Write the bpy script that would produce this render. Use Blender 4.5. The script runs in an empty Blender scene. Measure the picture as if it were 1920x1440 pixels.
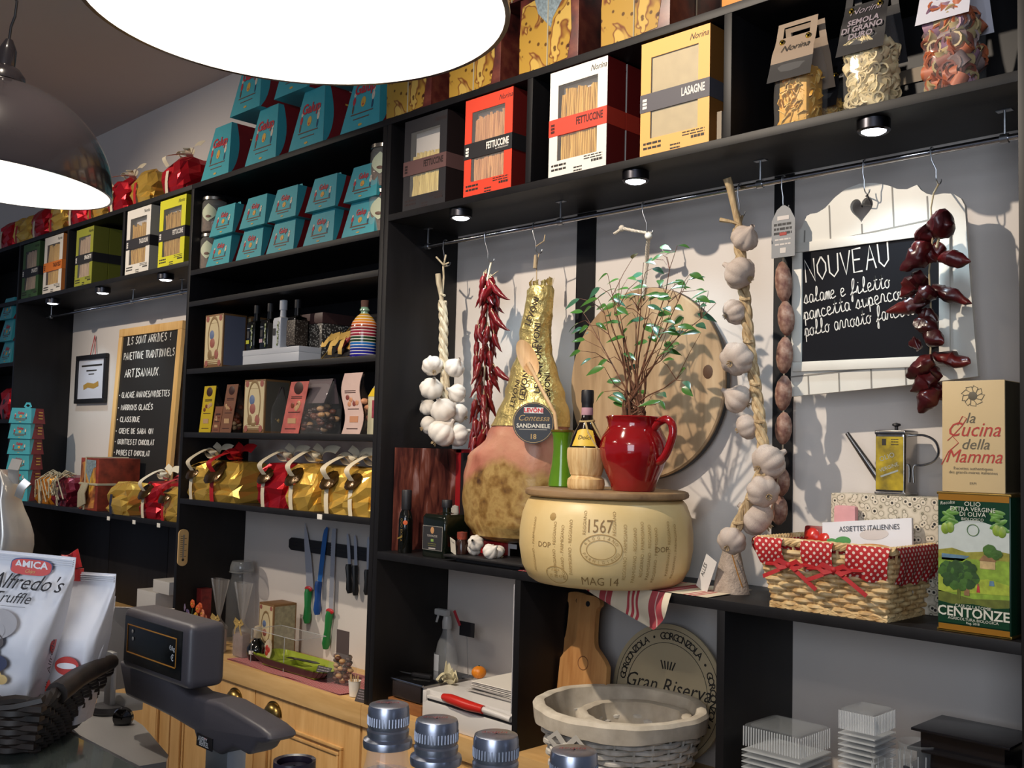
import bpy, bmesh, math, random
from mathutils import Vector, Matrix, noise
R_ = random.Random(7)
PI = math.pi
SC = bpy.context.scene
COL = SC.collection
# ------------------------------------------------------------------ camera
ZC = 1.73                      # eye height
FPX = 1925.95                  # focal length in pixels of a 1920 px wide frame
def _axes(yaw, pitch, roll):
    cy, sy, cp, sp = math.cos(yaw), math.sin(yaw), math.cos(pitch), math.sin(pitch)
    f = Vector((-sy*cp, cy*cp, sp)); r = Vector((cy, sy, 0)); u = r.cross(f)
    cr, sr = math.cos(roll), math.sin(roll)
    return r*cr + u*sr, u*cr - r*sr, f
AX_R, AX_U, AX_F = _axes(math.radians(44.906), math.radians(3.673), math.radians(1.448))
cam = bpy.data.cameras.new('camera'); camo = bpy.data.objects.new('camera', cam); COL.objects.link(camo)
camo.matrix_world = Matrix(((AX_R.x, AX_U.x, -AX_F.x, 0), (AX_R.y, AX_U.y, -AX_F.y, 0), (AX_R.z, AX_U.z, -AX_F.z, ZC), (0, 0, 0, 1)))
cam.sensor_width = 36; cam.lens = FPX/1920*36; cam.clip_start = 0.02
cam.dof.use_dof = False
SC.camera = camo
# ------------------------------------------------------------------ light
SC.view_settings.view_transform = 'Standard'; SC.view_settings.look = 'None'
SC.view_settings.exposure = -0.12; SC.view_settings.gamma = 1.0; SC.view_settings.use_curve_mapping = False
w = bpy.data.worlds.new('world'); SC.world = w; w.use_nodes = True
w.node_tree.nodes['Background'].inputs[0].default_value = (0.62, 0.72, 1.0, 1)
w.node_tree.nodes['Background'].inputs[1].default_value = 0.16
def lamp(name, kind, loc, energy, color, target=None, size=0.1, **kw):
    l = bpy.data.lights.new(name, kind); l.energy = energy; l.color = color
    if kind == 'AREA': l.size = size
    else: l.shadow_soft_size = size
    for k, v in kw.items(): setattr(l, k, v)
    o = bpy.data.objects.new(name, l); COL.objects.link(o); o.location = loc
    if target is not None:
        o.rotation_euler = (Vector(target)-Vector(loc)).to_track_quat('-Z', 'Y').to_euler()
    return o
# ceiling spots over the sales side, warm, one towards each bay
lamp('ceiling_spot_centre', 'SPOT', (-1.95, .42, ZC+1.62), 240, (1, .86, .70), (-1.55, 2.3, ZC-.28), .022, spot_size=math.radians(88), spot_blend=.6)
lamp('ceiling_spot_left', 'SPOT', (-4.9, -.1, ZC+1.62), 230, (1, .86, .70), (-4.4, 2.3, ZC-.25), .03, spot_size=math.radians(84), spot_blend=.8)
# shop window behind the customer: cool daylight
lamp('shop_window_daylight', 'AREA', (1.2, -3.2, ZC+.5), 105, (.80, .88, 1), (-1.6, 1.6, ZC-.2), 2.2)
# ------------------------------------------------------------------ pixel -> world on known planes
WALL, FRONT = 2.40, 2.086      # back wall, front edge of the shelving
def _ray(u, v): return AX_R*((u-960)/FPX) - AX_U*((v-720)/FPX) + AX_F
def PY(u, v, y):               # point of that line of sight on the vertical plane y
    d = _ray(u, v); p = d*(y/d.y); return Vector((p.x, p.y, p.z+ZC))
def PZ(u, v, z):               # ... on the horizontal plane z (world height)
    d = _ray(u, v); p = d*((z-ZC)/d.z); return Vector((p.x, p.y, z))
def PD(u, v, t):               # ... at distance t along the axis
    p = _ray(u, v)*t; return Vector((p.x, p.y, p.z+ZC))
def XY(u, y, v=800): return PY(u, v, y).x
# ------------------------------------------------------------------ mesh builder
def lin(c):
    if isinstance(c, str):
        c = c.lstrip('#'); c = [int(c[i:i+2], 16)/255 for i in (0, 2, 4)]
    return tuple((x/12.92 if x <= .04045 else ((x+.055)/1.055)**2.4) for x in c[:3]) + (1,)
def TR(loc=(0, 0, 0), rot=(0, 0, 0), s=(1, 1, 1)):
    from mathutils import Euler
    return Matrix.Translation(loc) @ Euler(rot).to_matrix().to_4x4() @ Matrix.Diagonal((*s, 1))
class MB:
    def __init__(s): s.v = []; s.f = []; s.m = []; s.flat = []
    def add(s, vs, fs, mi=0, T=None, flat=False):
        o = len(s.v)
        s.v += [tuple(T @ Vector(p)) for p in vs] if T is not None else [tuple(p) for p in vs]
        for f in fs: s.f.append([i+o for i in f]); s.m.append(mi); s.flat.append(flat)
        return s
    def box(s, c, d, mi=0, T=None, b=0, seg=2, taper=None):
        bm = bmesh.new(); bmesh.ops.create_cube(bm, size=1)
        for v in bm.verts:
            k = 1
            if taper and v.co.z > 0: v.co.x *= taper[0]; v.co.y *= taper[1]
            v.co = Vector((v.co.x*d[0], v.co.y*d[1], v.co.z*d[2]))
        if b: bmesh.ops.bevel(bm, geom=bm.edges[:], offset=b, segments=seg, affect='EDGES', profile=.6)
        bm.verts.ensure_lookup_table()
        s.add([v.co + Vector(c) for v in bm.verts], [[v.index for v in f.verts] for f in bm.faces], mi, T); bm.free(); return s
    def bx(s, x0, x1, y0, y1, z0, z1, mi=0, T=None, b=0):
        return s.box(((x0+x1)/2, (y0+y1)/2, (z0+z1)/2), (abs(x1-x0), abs(y1-y0), abs(z1-z0)), mi, T, b)
    def lathe(s, prof, n=32, mi=0, T=None, sx=1, sy=1, cap=True):
        vs = []; fs = []
        for r, z in prof:
            for k in range(n):
                a = 2*PI*k/n; vs.append((r*math.cos(a)*sx, r*math.sin(a)*sy, z))
        for i in range(len(prof)-1):
            for k in range(n):
                a, b = i*n+k, i*n+(k+1) % n
                fs.append([a, b, b+n, a+n])
        if cap:
            if prof[0][0] > 1e-5: fs.append(list(range(n))[::-1])
            if prof[-1][0] > 1e-5: fs.append([(len(prof)-1)*n+k for k in range(n)])
        return s.add(vs, fs, mi, T)
    def tube(s, pts, r, n=8, mi=0, closed=False, T=None, flatten=1):
        pts = [Vector(p) for p in pts]; N = len(pts)
        rr = r if isinstance(r, (list, tuple)) else [r]*N
        vs = []; fs = []; up = None
        for i, p in enumerate(pts):
            t = (pts[(i+1) % N] - pts[i-1]) if closed else (pts[min(i+1, N-1)] - pts[max(i-1, 0)])
            t = t.normalized() if t.length > 1e-9 else Vector((0, 0, 1))
            if up is None: up = Vector((0, 0, 1)) if abs(t.z) < .9 else Vector((1, 0, 0))
            a = up - t*up.dot(t)
            if a.length < 1e-5: a = t.orthogonal()
            a.normalize(); up = a; b = t.cross(a)
            for k in range(n):
                q = 2*PI*k/n; vs.append(p + a*math.cos(q)*rr[i]*flatten + b*math.sin(q)*rr[i])
        for i in range(N if closed else N-1):
            for k in range(n):
                j = (i+1) % N
                fs.append([i*n+k, i*n+(k+1) % n, j*n+(k+1) % n, j*n+k])
        if not closed: fs += [list(range(n))[::-1], [(N-1)*n+k for k in range(n)]]
        return s.add(vs, fs, mi, T)
    def ell(s, c, r, mi=0, T=None, n=16, m=10):
        if not isinstance(r, (list, tuple)): r = (r, r, r)
        prof = [(max(math.sin(PI*i/m), 1e-4), -math.cos(PI*i/m)) for i in range(m+1)]
        M = TR(c, (0, 0, 0), r)
        return s.lathe(prof, n, mi, (T @ M) if T is not None else M, cap=False)
    def prism(s, poly, th, mi=0, T=None):          # polygon in x,z ; thickness along +y
        n = len(poly)
        vs = [(x, 0, z) for x, z in poly] + [(x, th, z) for x, z in poly]
        fs = [list(range(n)), [n+k for k in range(n)][::-1]] + [[k, k+n, (k+1) % n+n, (k+1) % n] for k in range(n)]
        return s.add(vs, fs, mi, T)
    def surf(s, fn, nu, nv, mi=0, T=None, cu=False, flat=False, flip=False):
        vs = [fn(i/(nu if cu else nu-1), j/(nv-1)) for j in range(nv) for i in range(nu)]
        fs = []
        for j in range(nv-1):
            for i in range(nu if cu else nu-1):
                a, b = j*nu+i, j*nu+(i+1) % nu
                q = [a, b, b+nu, a+nu]; fs.append(q[::-1] if flip else q)
        return s.add(vs, fs, mi, T, flat)
    def ribbon(s, pts, w, nrm, mi=0, T=None, th=.0006):   # flat strip along pts, width w across (pts tangent x nrm), lifted slab
        pts = [Vector(p) for p in pts]; N = len(pts); vs = []; fs = []
        for i, p in enumerate(pts):
            t = (pts[min(i+1, N-1)] - pts[max(i-1, 0)]); t = t.normalized() if t.length else Vector((1, 0, 0))
            n_ = Vector((1, 0, 0)).cross(t) if nrm == 'x' else Vector(nrm(i/(N-1)) if callable(nrm) else nrm); sd = t.cross(n_)
            sd = sd.normalized() if sd.length > 1e-6 else Vector((1, 0, 0)); n2 = sd.cross(t).normalized()
            vs += [p - sd*w/2, p + sd*w/2, p + sd*w/2 + n2*th, p - sd*w/2 + n2*th]
        for i in range(N-1):
            a = i*4
            for k in range(4): fs.append([a+k, a+(k+1) % 4, a+4+(k+1) % 4, a+4+k])
        fs += [[3, 2, 1, 0], [(N-1)*4+k for k in range(4)]]
        return s.add(vs, fs, mi, T)
    def build(s, name, mats, parent=None, loc=None, rot=None, sharp=.7):
        me = bpy.data.meshes.new(name)
        me.from_pydata(s.v, [], s.f)
        if not isinstance(mats, (list, tuple)): mats = [mats]
        for m in mats: me.materials.append(m)
        me.polygons.foreach_set('material_index', s.m)
        me.polygons.foreach_set('use_smooth', [not x for x in s.flat])
        bm = bmesh.new(); bm.from_mesh(me); bmesh.ops.recalc_face_normals(bm, faces=bm.faces[:]); bm.to_mesh(me); bm.free()
        if sharp: me.set_sharp_from_angle(angle=sharp)
        me.update()
        o = bpy.data.objects.new(name, me); COL.objects.link(o)
        if parent is not None: o.parent = parent
        if loc is not None: o.location = loc
        if rot is not None: o.rotation_euler = rot
        return o
def tag(o, label=None, cat=None, group=None, kind=None):
    if label: o['label'] = label
    if cat: o['category'] = cat
    if group: o['group'] = group
    if kind: o['kind'] = kind
    return o
def thing(name, label, cat, loc=(0, 0, 0), rz=0, group=None, rot=None):
    o = bpy.data.objects.new(name, None); COL.objects.link(o); o.empty_display_size = .03
    o.location = loc; o.rotation_euler = rot if rot else (0, 0, rz)
    return tag(o, label, cat, group)
def copy_thing(r, loc=None, rz=None, label=None, group=None):
    c = r.copy(); COL.objects.link(c)
    if loc is not None: c.location = loc
    if rz is not None: c.rotation_euler = (0, 0, rz)
    if label: c['label'] = label
    if group: c['group'] = group
    for ch in list(r.children):
        d = ch.copy(); COL.objects.link(d); d.parent = c
        for g in list(ch.children):
            e = g.copy(); COL.objects.link(e); e.parent = d
    return c
# ------------------------------------------------------------------ materials
_M = {}
def smooth(P, n=6):
    P = [Vector(p) for p in P]; Q = []
    for i in range(len(P)-1):
        a, b, c, d = P[max(i-1, 0)], P[i], P[i+1], P[min(i+2, len(P)-1)]
        for k in range(n):
            t = k/n; Q.append(.5*((2*b)+(c-a)*t+(2*a-5*b+4*c-d)*t*t+(3*b-a-3*c+d)*t**3))
    return Q+[P[-1]]
def mat(name, col, rough=.5, metal=0, var=.0, vs=8, bump=0, bs=60, trans=0, ior=1.45, emit=0, coat=0, alpha=1, sheen=0, spec=.5, stretch=None):
    if name in _M: return _M[name]
    m = bpy.data.materials.new(name); m.use_nodes = True; N = m.node_tree.nodes; L = m.node_tree.links; b = N['Principled BSDF']
    c = lin(col)
    b.inputs['Base Color'].default_value = c; b.inputs['Roughness'].default_value = rough; b.inputs['Metallic'].default_value = metal
    b.inputs['Specular IOR Level'].default_value = spec
    if trans: b.inputs['Transmission Weight'].default_value = trans; b.inputs['IOR'].default_value = ior
    if coat: b.inputs['Coat Weight'].default_value = coat; b.inputs['Coat Roughness'].default_value = .08
    if alpha < 1: b.inputs['Alpha'].default_value = alpha
    if emit: b.inputs['Emission Color'].default_value = c; b.inputs['Emission Strength'].default_value = emit
    if sheen: b.inputs['Sheen Weight'].default_value = sheen
    if var or bump:
        tc = N.new('ShaderNodeTexCoord'); src = tc.outputs['Object']
        if stretch:
            mp = N.new('ShaderNodeMapping'); mp.inputs['Scale'].default_value = stretch; L.new(src, mp.inputs[0]); src = mp.outputs[0]
    if var:
        n = N.new('ShaderNodeTexNoise'); n.inputs['Scale'].default_value = vs; n.inputs['Detail'].default_value = 4; L.new(src, n.inputs['Vector'])
        r = N.new('ShaderNodeValToRGB'); r.color_ramp.elements[0].position = .3; r.color_ramp.elements[1].position = .7
        r.color_ramp.elements[0].color = tuple(x*(1-var) for x in c[:3])+(1,); r.color_ramp.elements[1].color = tuple(min(1, x*(1+var*.6)) for x in c[:3])+(1,)
        L.new(n.outputs[0], r.inputs[0]); L.new(r.outputs[0], b.inputs['Base Color'])
    if bump:
        n = N.new('ShaderNodeTexNoise'); n.inputs['Scale'].default_value = bs; n.inputs['Detail'].default_value = 3; L.new(src, n.inputs['Vector'])
        bp = N.new('ShaderNodeBump'); bp.inputs['Strength'].default_value = min(1, bump); bp.inputs['Distance'].default_value = .004; L.new(n.outputs[0], bp.inputs['Height']); L.new(bp.outputs[0], b.inputs['Normal'])
    _M[name] = m; return m
class NT:                       # tiny node-graph helper for patterned materials
    def __init__(s, name, rough=.5, metal=0, coord='Object', spec=.5):
        s.m = bpy.data.materials.new(name); s.m.use_nodes = True; s.N = s.m.node_tree.nodes; s.L = s.m.node_tree.links; s.b = s.N['Principled BSDF']
        s.b.inputs['Roughness'].default_value = rough; s.b.inputs['Metallic'].default_value = metal; s.b.inputs['Specular IOR Level'].default_value = spec
        s.src = s.N.new('ShaderNodeTexCoord').outputs[coord]; _M[name] = s.m
    def map(s, scale=(1, 1, 1), rot=(0, 0, 0), loc=(0, 0, 0)):
        n = s.N.new('ShaderNodeMapping'); n.inputs['Scale'].default_value = scale; n.inputs['Rotation'].default_value = rot; n.inputs['Location'].default_value = loc
        s.L.new(s.src, n.inputs[0]); return n.outputs[0]
    def noise(s, scale, detail=3, vec=None, dist=0):
        n = s.N.new('ShaderNodeTexNoise'); n.inputs['Scale'].default_value = scale; n.inputs['Detail'].default_value = detail; n.inputs['Distortion'].default_value = dist
        s.L.new(vec or s.src, n.inputs['Vector']); return n.outputs[0]
    def voro(s, scale, feat='F1', vec=None, out='Distance', rnd=1):
        n = s.N.new('ShaderNodeTexVoronoi'); n.feature = feat; n.inputs['Scale'].default_value = scale; n.inputs['Randomness'].default_value = rnd
        s.L.new(vec or s.src, n.inputs['Vector']); return n.outputs[out]
    def wave(s, scale, axis='X', dist=0, vec=None, dscale=1, prof='SIN'):
        n = s.N.new('ShaderNodeTexWave'); n.bands_direction = axis; n.wave_profile = prof; n.inputs['Scale'].default_value = scale; n.inputs['Distortion'].default_value = dist; n.inputs['Detail Scale'].default_value = dscale
        s.L.new(vec or s.src, n.inputs['Vector']); return n.outputs['Fac']
    def ramp(s, fac, stops, const=False):
        r = s.N.new('ShaderNodeValToRGB'); e = r.color_ramp.elements
        if const: r.color_ramp.interpolation = 'CONSTANT'
        while len(e) < len(stops): e.new(.5)
        for k, (p, c) in enumerate(stops): e[k].position = p; e[k].color = lin(c)
        s.L.new(fac, r.inputs[0]); return r.outputs[0]
    def math(s, op, a, b=None):
        n = s.N.new('ShaderNodeMath'); n.operation = op
        for i, x in enumerate((a, b)):
            if x is None: continue
            if isinstance(x, (int, float)): n.inputs[i].default_value = x
            else: s.L.new(x, n.inputs[i])
        return n.outputs[0]
    def sep(s, vec=None):
        n = s.N.new('ShaderNodeSeparateXYZ'); s.L.new(vec or s.src, n.inputs[0]); return n.outputs
    def mix(s, fac, a, b):
        n = s.N.new('ShaderNodeMix'); n.data_type = 'RGBA'
        if isinstance(fac, (int, float)): n.inputs[0].default_value = fac
        else: s.L.new(fac, n.inputs[0])
        for i, x in ((6, a), (7, b)):
            if isinstance(x, str): n.inputs[i].default_value = lin(x)
            else: s.L.new(x, n.inputs[i])
        return n.outputs[2]
    def col(s, c): s.L.new(c, s.b.inputs['Base Color']); return s
    def bump(s, h, st=.5, d=.003):
        n = s.N.new('ShaderNodeBump'); n.inputs['Strength'].default_value = st; n.inputs['Distance'].default_value = d; s.L.new(h, n.inputs['Height']); s.L.new(n.outputs[0], s.b.inputs['Normal']); return s
def wood(name, c1, c2, rough=.5, scale=14, axis='Z', bump=.15, dist=3):
    t = NT(name, rough); st = {'X': (.12, 1, 1), 'Y': (1, .12, 1), 'Z': (1, 1, .12)}[axis]
    v = t.map(st); n = t.noise(scale*1.6, 5, v, .6); w_ = t.noise(scale*9, 2, v)
    f = t.math('ADD', t.math('MULTIPLY', n, .75), t.math('MULTIPLY', w_, .25))
    t.col(t.ramp(f, [(.35, c1), (.65, c2)])).bump(f, bump, .001); return t.m
# ------------------------------------------------------------------ lettering
_TXT = {}
def text(s, size, m, parent, loc, rot=(PI/2, 0, 0), name='lettering', align='LEFT', shear=0, th=.0004, sx=1, bold=0, ret=False):
    key = (s, align, shear, bold)
    if key not in _TXT:
        cu = bpy.data.curves.new('t', 'FONT'); cu.body = s; cu.size = 1; cu.align_x = align; cu.shear = shear; cu.resolution_u = 2; cu.offset = bold
        o = bpy.data.objects.new('t', cu); COL.objects.link(o)
        dg = bpy.context.evaluated_depsgraph_get(); dg.update()
        me = bpy.data.meshes.new_from_object(o.evaluated_get(dg)); bpy.data.objects.remove(o); bpy.data.curves.remove(cu)
        vs = [v.co.copy() for v in me.vertices]; fs = [list(p.vertices) for p in me.polygons]; bpy.data.meshes.remove(me)
        _TXT[key] = (vs, fs)
    vs, fs = _TXT[key]
    me = bpy.data.meshes.new(name); me.from_pydata([(v.x*size*sx, v.y*size, th) for v in vs], [], fs); me.materials.append(m)
    o = bpy.data.objects.new(name, me); COL.objects.link(o)
    if parent is not None: o.parent = parent
    o.location = loc; o.rotation_euler = rot
    return o
def text_into(mb, s, size, mi, T, align='LEFT', shear=0, sx=1, th=.0005, bold=0):   # letters added to a mesh being built (printing on a part)
    o = text(s, 1, mat('paper_white', '#e9e4da', .6), None, (0, 0, 0), align=align, shear=shear, bold=bold)
    vs = [(v.co.x*size*sx, v.co.y*size, th) for v in o.data.vertices]; fs = [list(p.vertices) for p in o.data.polygons]
    me = o.data; bpy.data.objects.remove(o); bpy.data.meshes.remove(me)
    mb.add(vs, fs, mi, T)
FACE = (PI/2, 0, 0)             # lettering that faces the room (-y)
def lines_into(mb, x0, x1, z, y, n, h, gap, mi, seed=0):        # small unreadable print as thin bars
    r = random.Random(seed)
    for k in range(n):
        xa = x0
        while xa < x1:
            xb = min(x1, xa + r.uniform(.15, .35)*(x1-x0)); mb.bx(xa, xb-.04*(x1-x0), y-.0004, y, z-k*gap-h, z-k*gap, mi); xa = xb
# single-stroke hand for the chalkboards: glyphs on a 4 x 6 grid
_G = {'A':'0,0 2,6 4,0|1,2.4 3,2.4','B':'0,0 0,6 3,5.4 2.6,3.4 0,3.2 3.4,2.2 3,.3 0,0','C':'3.8,5 2,6 .3,4 .3,1.6 2,0 3.8,.8','D':'0,0 0,6 2.6,5 3.6,3 2.6,.8 0,0','E':'3.4,6 0,6 0,0 3.6,0|0,3.2 2.8,3.2',
'F':'3.4,6 0,6 0,0|0,3.2 2.8,3.2','G':'3.8,5 2,6 .2,4 .3,1.4 2,0 3.8,1 3.8,2.8 2.2,2.8','H':'0,0 0,6|4,0 4,6|0,3 4,3','I':'1,6 3,6|2,6 2,0|1,0 3,0','J':'3,6 3,1 1.6,0 .2,1','L':'0,6 0,0 3.4,0','M':'0,0 .4,6 2,2.4 3.6,6 4,0',
'N':'0,0 0,6 4,0 4,6','O':'2,6 .2,4 .2,2 2,0 3.8,2 3.8,4 2,6','P':'0,0 0,6 3,5.6 3.6,4.2 2.6,3 0,2.8','Q':'2,6 .2,4 .2,2 2,0 3.8,2 3.8,4 2,6|2.4,1.6 4,-.4','R':'0,0 0,6 3,5.6 3.4,4.2 2.4,3.2 0,3|1.6,3 4,0','S':'3.6,5.2 2,6 .4,4.9 1,3.6 3,2.6 3.6,1.2 2,0 .2,.8',
'T':'0,6 4,6|2,6 2,0','U':'0,6 .2,1.4 2,0 3.8,1.4 4,6','V':'0,6 2,0 4,6','X':'0,0 4,6|0,6 4,0','Z':'.2,6 4,6 0,0 4,0','!':'2,6 2,2|2,.4 2,0','/':'0,-.4 3,6.4','-':'1,2.8 3,2.8','.':'1.6,0 2,.3','\u00c9':'3.4,6 0,6 0,0 3.6,0|0,3.2 2.8,3.2|2,7 3,7.8',
'\u00c8':'3.4,6 0,6 0,0 3.6,0|0,3.2 2.8,3.2|1,7.8 2,7','a':'3,3.2 1.4,3.6 .3,2 1,.2 2.4,.6 3.2,3.2 3.1,.6 4,.2','c':'3,3 1.6,3.6 .4,2 1.2,.2 3,.4 4,.8','e':'.3,1.6 2.6,2.4 2.4,3.5 1,3.4 .4,1.8 1.4,.1 4,.9','f':'0,0 2.4,3 3.2,6 2.4,6.6 1.6,4.6 1.4,-2.4 .6,-2 1.6,.4 4,1.2',
'i':'0,.6 1.6,3.4 1.6,.6 2.6,.1 4,.8|1.8,4.6 2,4.9','l':'0,.4 2.2,3.4 2.6,6 1.8,6.4 1.4,3 1.6,.4 4,.6','m':'0,.4 .6,3.4 .6,.1 1.2,2.8 1.9,3.4 2.2,.1 2.8,3 3.4,3.4 3.6,.3 4.4,.6','n':'0,.4 .9,3.4 .9,.1 1.7,3 2.6,3.4 2.9,.4 4,.6','o':'2.2,3.5 .5,2.6 .5,.8 2,.1 3.1,1.2 2.8,3 2.2,3.5 3,2.8 4,3.1',
'p':'0,.6 1,3.6 .8,-2.4|.9,2.6 2.2,3.5 3.1,2.2 2.4,.2 .9,.5|2.4,.2 4,.6','r':'0,.4 1.2,3.7 2.6,3.1 2.6,.8 4,.6','s':'0,.4 2,3.8 2.6,1.2 1.8,0 .6,.6|2.2,.2 4,.7','t':'0,.4 1.8,3.4 2,6 2,.6 4,.6|.9,4.1 3.4,4.4','u':'0,2.6 .8,3.5 .9,.7 1.8,.1 2.9,1.2 3,3.5 3.1,.6 4,.5',' ':''}
def hand(mb, s, h, x, z, y, w, mi=0, adv=1.28, T=None, jit=.25, seed=1, aspect=.62, slope=0):
    r = random.Random(seed); k = h/6
    for ch in s:
        for st in [q for q in _G.get(ch, '').split('|') if q]:
            P = [Vector((x+(float(a.split(',')[0])+r.uniform(-jit, jit))*k*aspect*1.25, y, z+(float(a.split(',')[1])+r.uniform(-jit, jit))*k+slope*(x))) for a in st.split()]
            if len(P) > 2 and ch.islower(): P = smooth(P, 4)        # round the joins of the joined-up hand
            mb.ribbon(P, w, (0, -1, 0), mi, T, .0004)
        x += (2.6 if ch == ' ' else 4*aspect*1.25*adv*(1.0 if not ch.islower() else .80) if ch not in 'Ii!.' or ch.islower() else 3.2*aspect*adv)*k
    return x
# ================================================================== SETTING
BLACK = NT('black_laminate', .5, 0, 'Object', .35); _n = BLACK.noise(26, 4, BLACK.map((1, 1, .15))); BLACK.col(BLACK.ramp(_n, [(.3, '#0d0c0e'), (.75, '#161518')])); BLACK = BLACK.m
WALLM = mat('white_wall_paint', '#d3ccc6', .75, var=.03, vs=3, bump=.06, bs=120)
CEILM = mat('ceiling_paint', '#c9bdb6', .85, var=.03, vs=2)
OAK = wood('pale_oak', '#c49a5f', '#dcb67c', .45, 9, 'X', .1)
OAKV = wood('pale_oak_upright', '#c8985a', '#dfb578', .45, 9, 'Z', .1)
CHROME = mat('polished_steel', '#c8c8cc', .18, 1)
STEEL = mat('brushed_steel', '#b5b8bc', .35, 1)
PAPER = mat('paper_white', '#e9e4da', .6)
INK = mat('dark_print', '#26221f', .6)
DARK = mat('matt_black', '#17161a', .5)
_wz = lambda z: ZC+z
def struct(name, mb, m, **k):
    o = mb.build(name, m, **k); o['kind'] = 'structure'; return o
struct('wall_back', MB().bx(-9.5, 2.2, WALL, WALL+.1, 0, _wz(1.735)), WALLM)
struct('ceiling', MB().bx(-9.5, 3.2, -4, WALL+.1, _wz(1.735), _wz(1.8)), CEILM)
struct('floor', MB().bx(-9.5, 3.2, -4, WALL+.1, -.05, 0), mat('grey_floor_tile', '#8d8780', .4, var=.1, vs=4))
for i, (a, b) in enumerate(((-2.115, -2.04), (-1.418, -1.361))):
    struct('trim_%d' % (i+1), MB().bx(a, b, WALL-.006, WALL, _wz(-.34), _wz(.745)), BLACK)
# ================================================================== SHELVING
T_ = .022; TOP = _wz(1.098); UP = _wz(.769); HAM = _wz(-.340); CT = _wz(-.836)
YB = WALL-.001
XP = [-6.01, -5.343, -4.690, -4.03, -2.70, -2.036, -1.367, -.700]
C2Z = dict(mini=_wz(.724), empty=_wz(.590), bottle=_wz(.305), choc=_wz(.040), gift=_wz(-.236))
def plank(root, name, x0, x1, z1, y0=FRONT, y1=YB, t=T_): return MB().bx(x0, x1, y0, y1, z1-t, z1, b=.0012).build(name, BLACK, root, loc=-root.location)
def upright(root, name, x, z0, z1, y0=FRONT, w_=T_): return MB().bx(x-w_/2, x+w_/2, y0, YB, z0, z1, b=.0012).build(name, BLACK, root, loc=-root.location)
def ticket(root, u, v, x=None):
    p = PY(u, v, FRONT); return MB().bx(p.x-.014, p.x+.014, FRONT-.003, FRONT, p.z-.009, p.z+.009, b=.001).build('price_tag', PAPER, root, loc=-root.location)
u1 = thing('shelving_unit', 'black shelving bay holding the framed certificate and tall menu board', 'shelving', (XP[0], FRONT, CT))
upright(u1, 'side_panel', XP[0], CT, TOP-T_)
plank(u1, 'shelf', XP[0]+.011, XP[3]-.011, UP); plank(u1, 'shelf', XP[0]+.011, XP[3]-.011, HAM)
plank(u1, 'top_panel', XP[0]-.011, XP[3]-.011, TOP)
for x in XP[1:3]: upright(u1, 'divider', x, UP, TOP-T_)
MB().bx(XP[0], XP[3]-.012, YB-.006, YB, UP, TOP-T_).build('back_panel', BLACK, u1, loc=-u1.location)
mb = MB()
for k in range(3): mb.bx(XP[0]+.012+k*.652, XP[0]+.012+k*.652+.646, YB-.012, YB, CT, HAM-T_, b=.002)
mb.build('lower_back_panel', BLACK, u1, loc=-u1.location)
for q in ((204, 972), (252, 979), (298, 985)): ticket(u1, *q)
u2 = thing('shelving_unit', 'tall black shelving bay with blue gift boxes, bottles, sweets and gold gift bags', 'shelving', (XP[3], FRONT, CT))
upright(u2, 'side_panel', XP[3], CT, TOP-T_); upright(u2, 'side_panel', XP[4]-.0115, CT, TOP-T_, w_=.0215)
plank(u2, 'top_panel', XP[3]-.011, XP[4], TOP)
for k in ('mini', 'empty', 'bottle', 'choc', 'gift'): plank(u2, 'shelf', XP[3]+.011, XP[4]-.023, C2Z[k], FRONT if k not in ('bottle', 'choc') else FRONT+.002)
MB().bx(XP[3], XP[4]-.02, YB-.006, YB, C2Z['choc'], TOP-T_).build('back_panel', BLACK, u2, loc=-u2.location)
ticket(u2, 600, 969)
u3 = thing('shelving_unit', 'black shelving bay with pasta boxes above and a rail of hanging food', 'shelving', (XP[4], FRONT, CT))
upright(u3, 'side_panel', XP[4]+.0115, CT, TOP-T_, w_=.0215)
upright(u3, 'side_panel', XP[7]+.012, CT, TOP-T_, w_=.024)
plank(u3, 'top_panel', XP[4], XP[7]+.024, TOP)
plank(u3, 'shelf', XP[4]+.022, XP[7], UP); plank(u3, 'shelf', XP[4]+.022, XP[7], HAM, t=.024)
for x in XP[5:7]:
    upright(u3, 'divider', x, UP, TOP-T_); upright(u3, 'divider', x, CT, HAM-.024)
MB().bx(XP[4]+.02, XP[7], YB-.006, YB, UP, TOP-T_).build('back_panel', BLACK, u3, loc=-u3.location)
u0 = thing('shelving_unit', 'black shelving bay cut off by the left edge beyond the certificate bay', 'shelving', (XP[0]-1.3, FRONT, CT))
for z in (TOP, UP, _wz(.42), _wz(.1), HAM): plank(u0, 'shelf', XP[0]-1.3, XP[0]-.0115, z)
upright(u0, 'side_panel', XP[0]-1.3, CT, TOP-T_)
MB().bx(XP[0]-1.29, XP[0]-.0115, YB-.006, YB, CT, TOP-T_).build('back_panel', BLACK, u0, loc=-u0.location)
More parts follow.
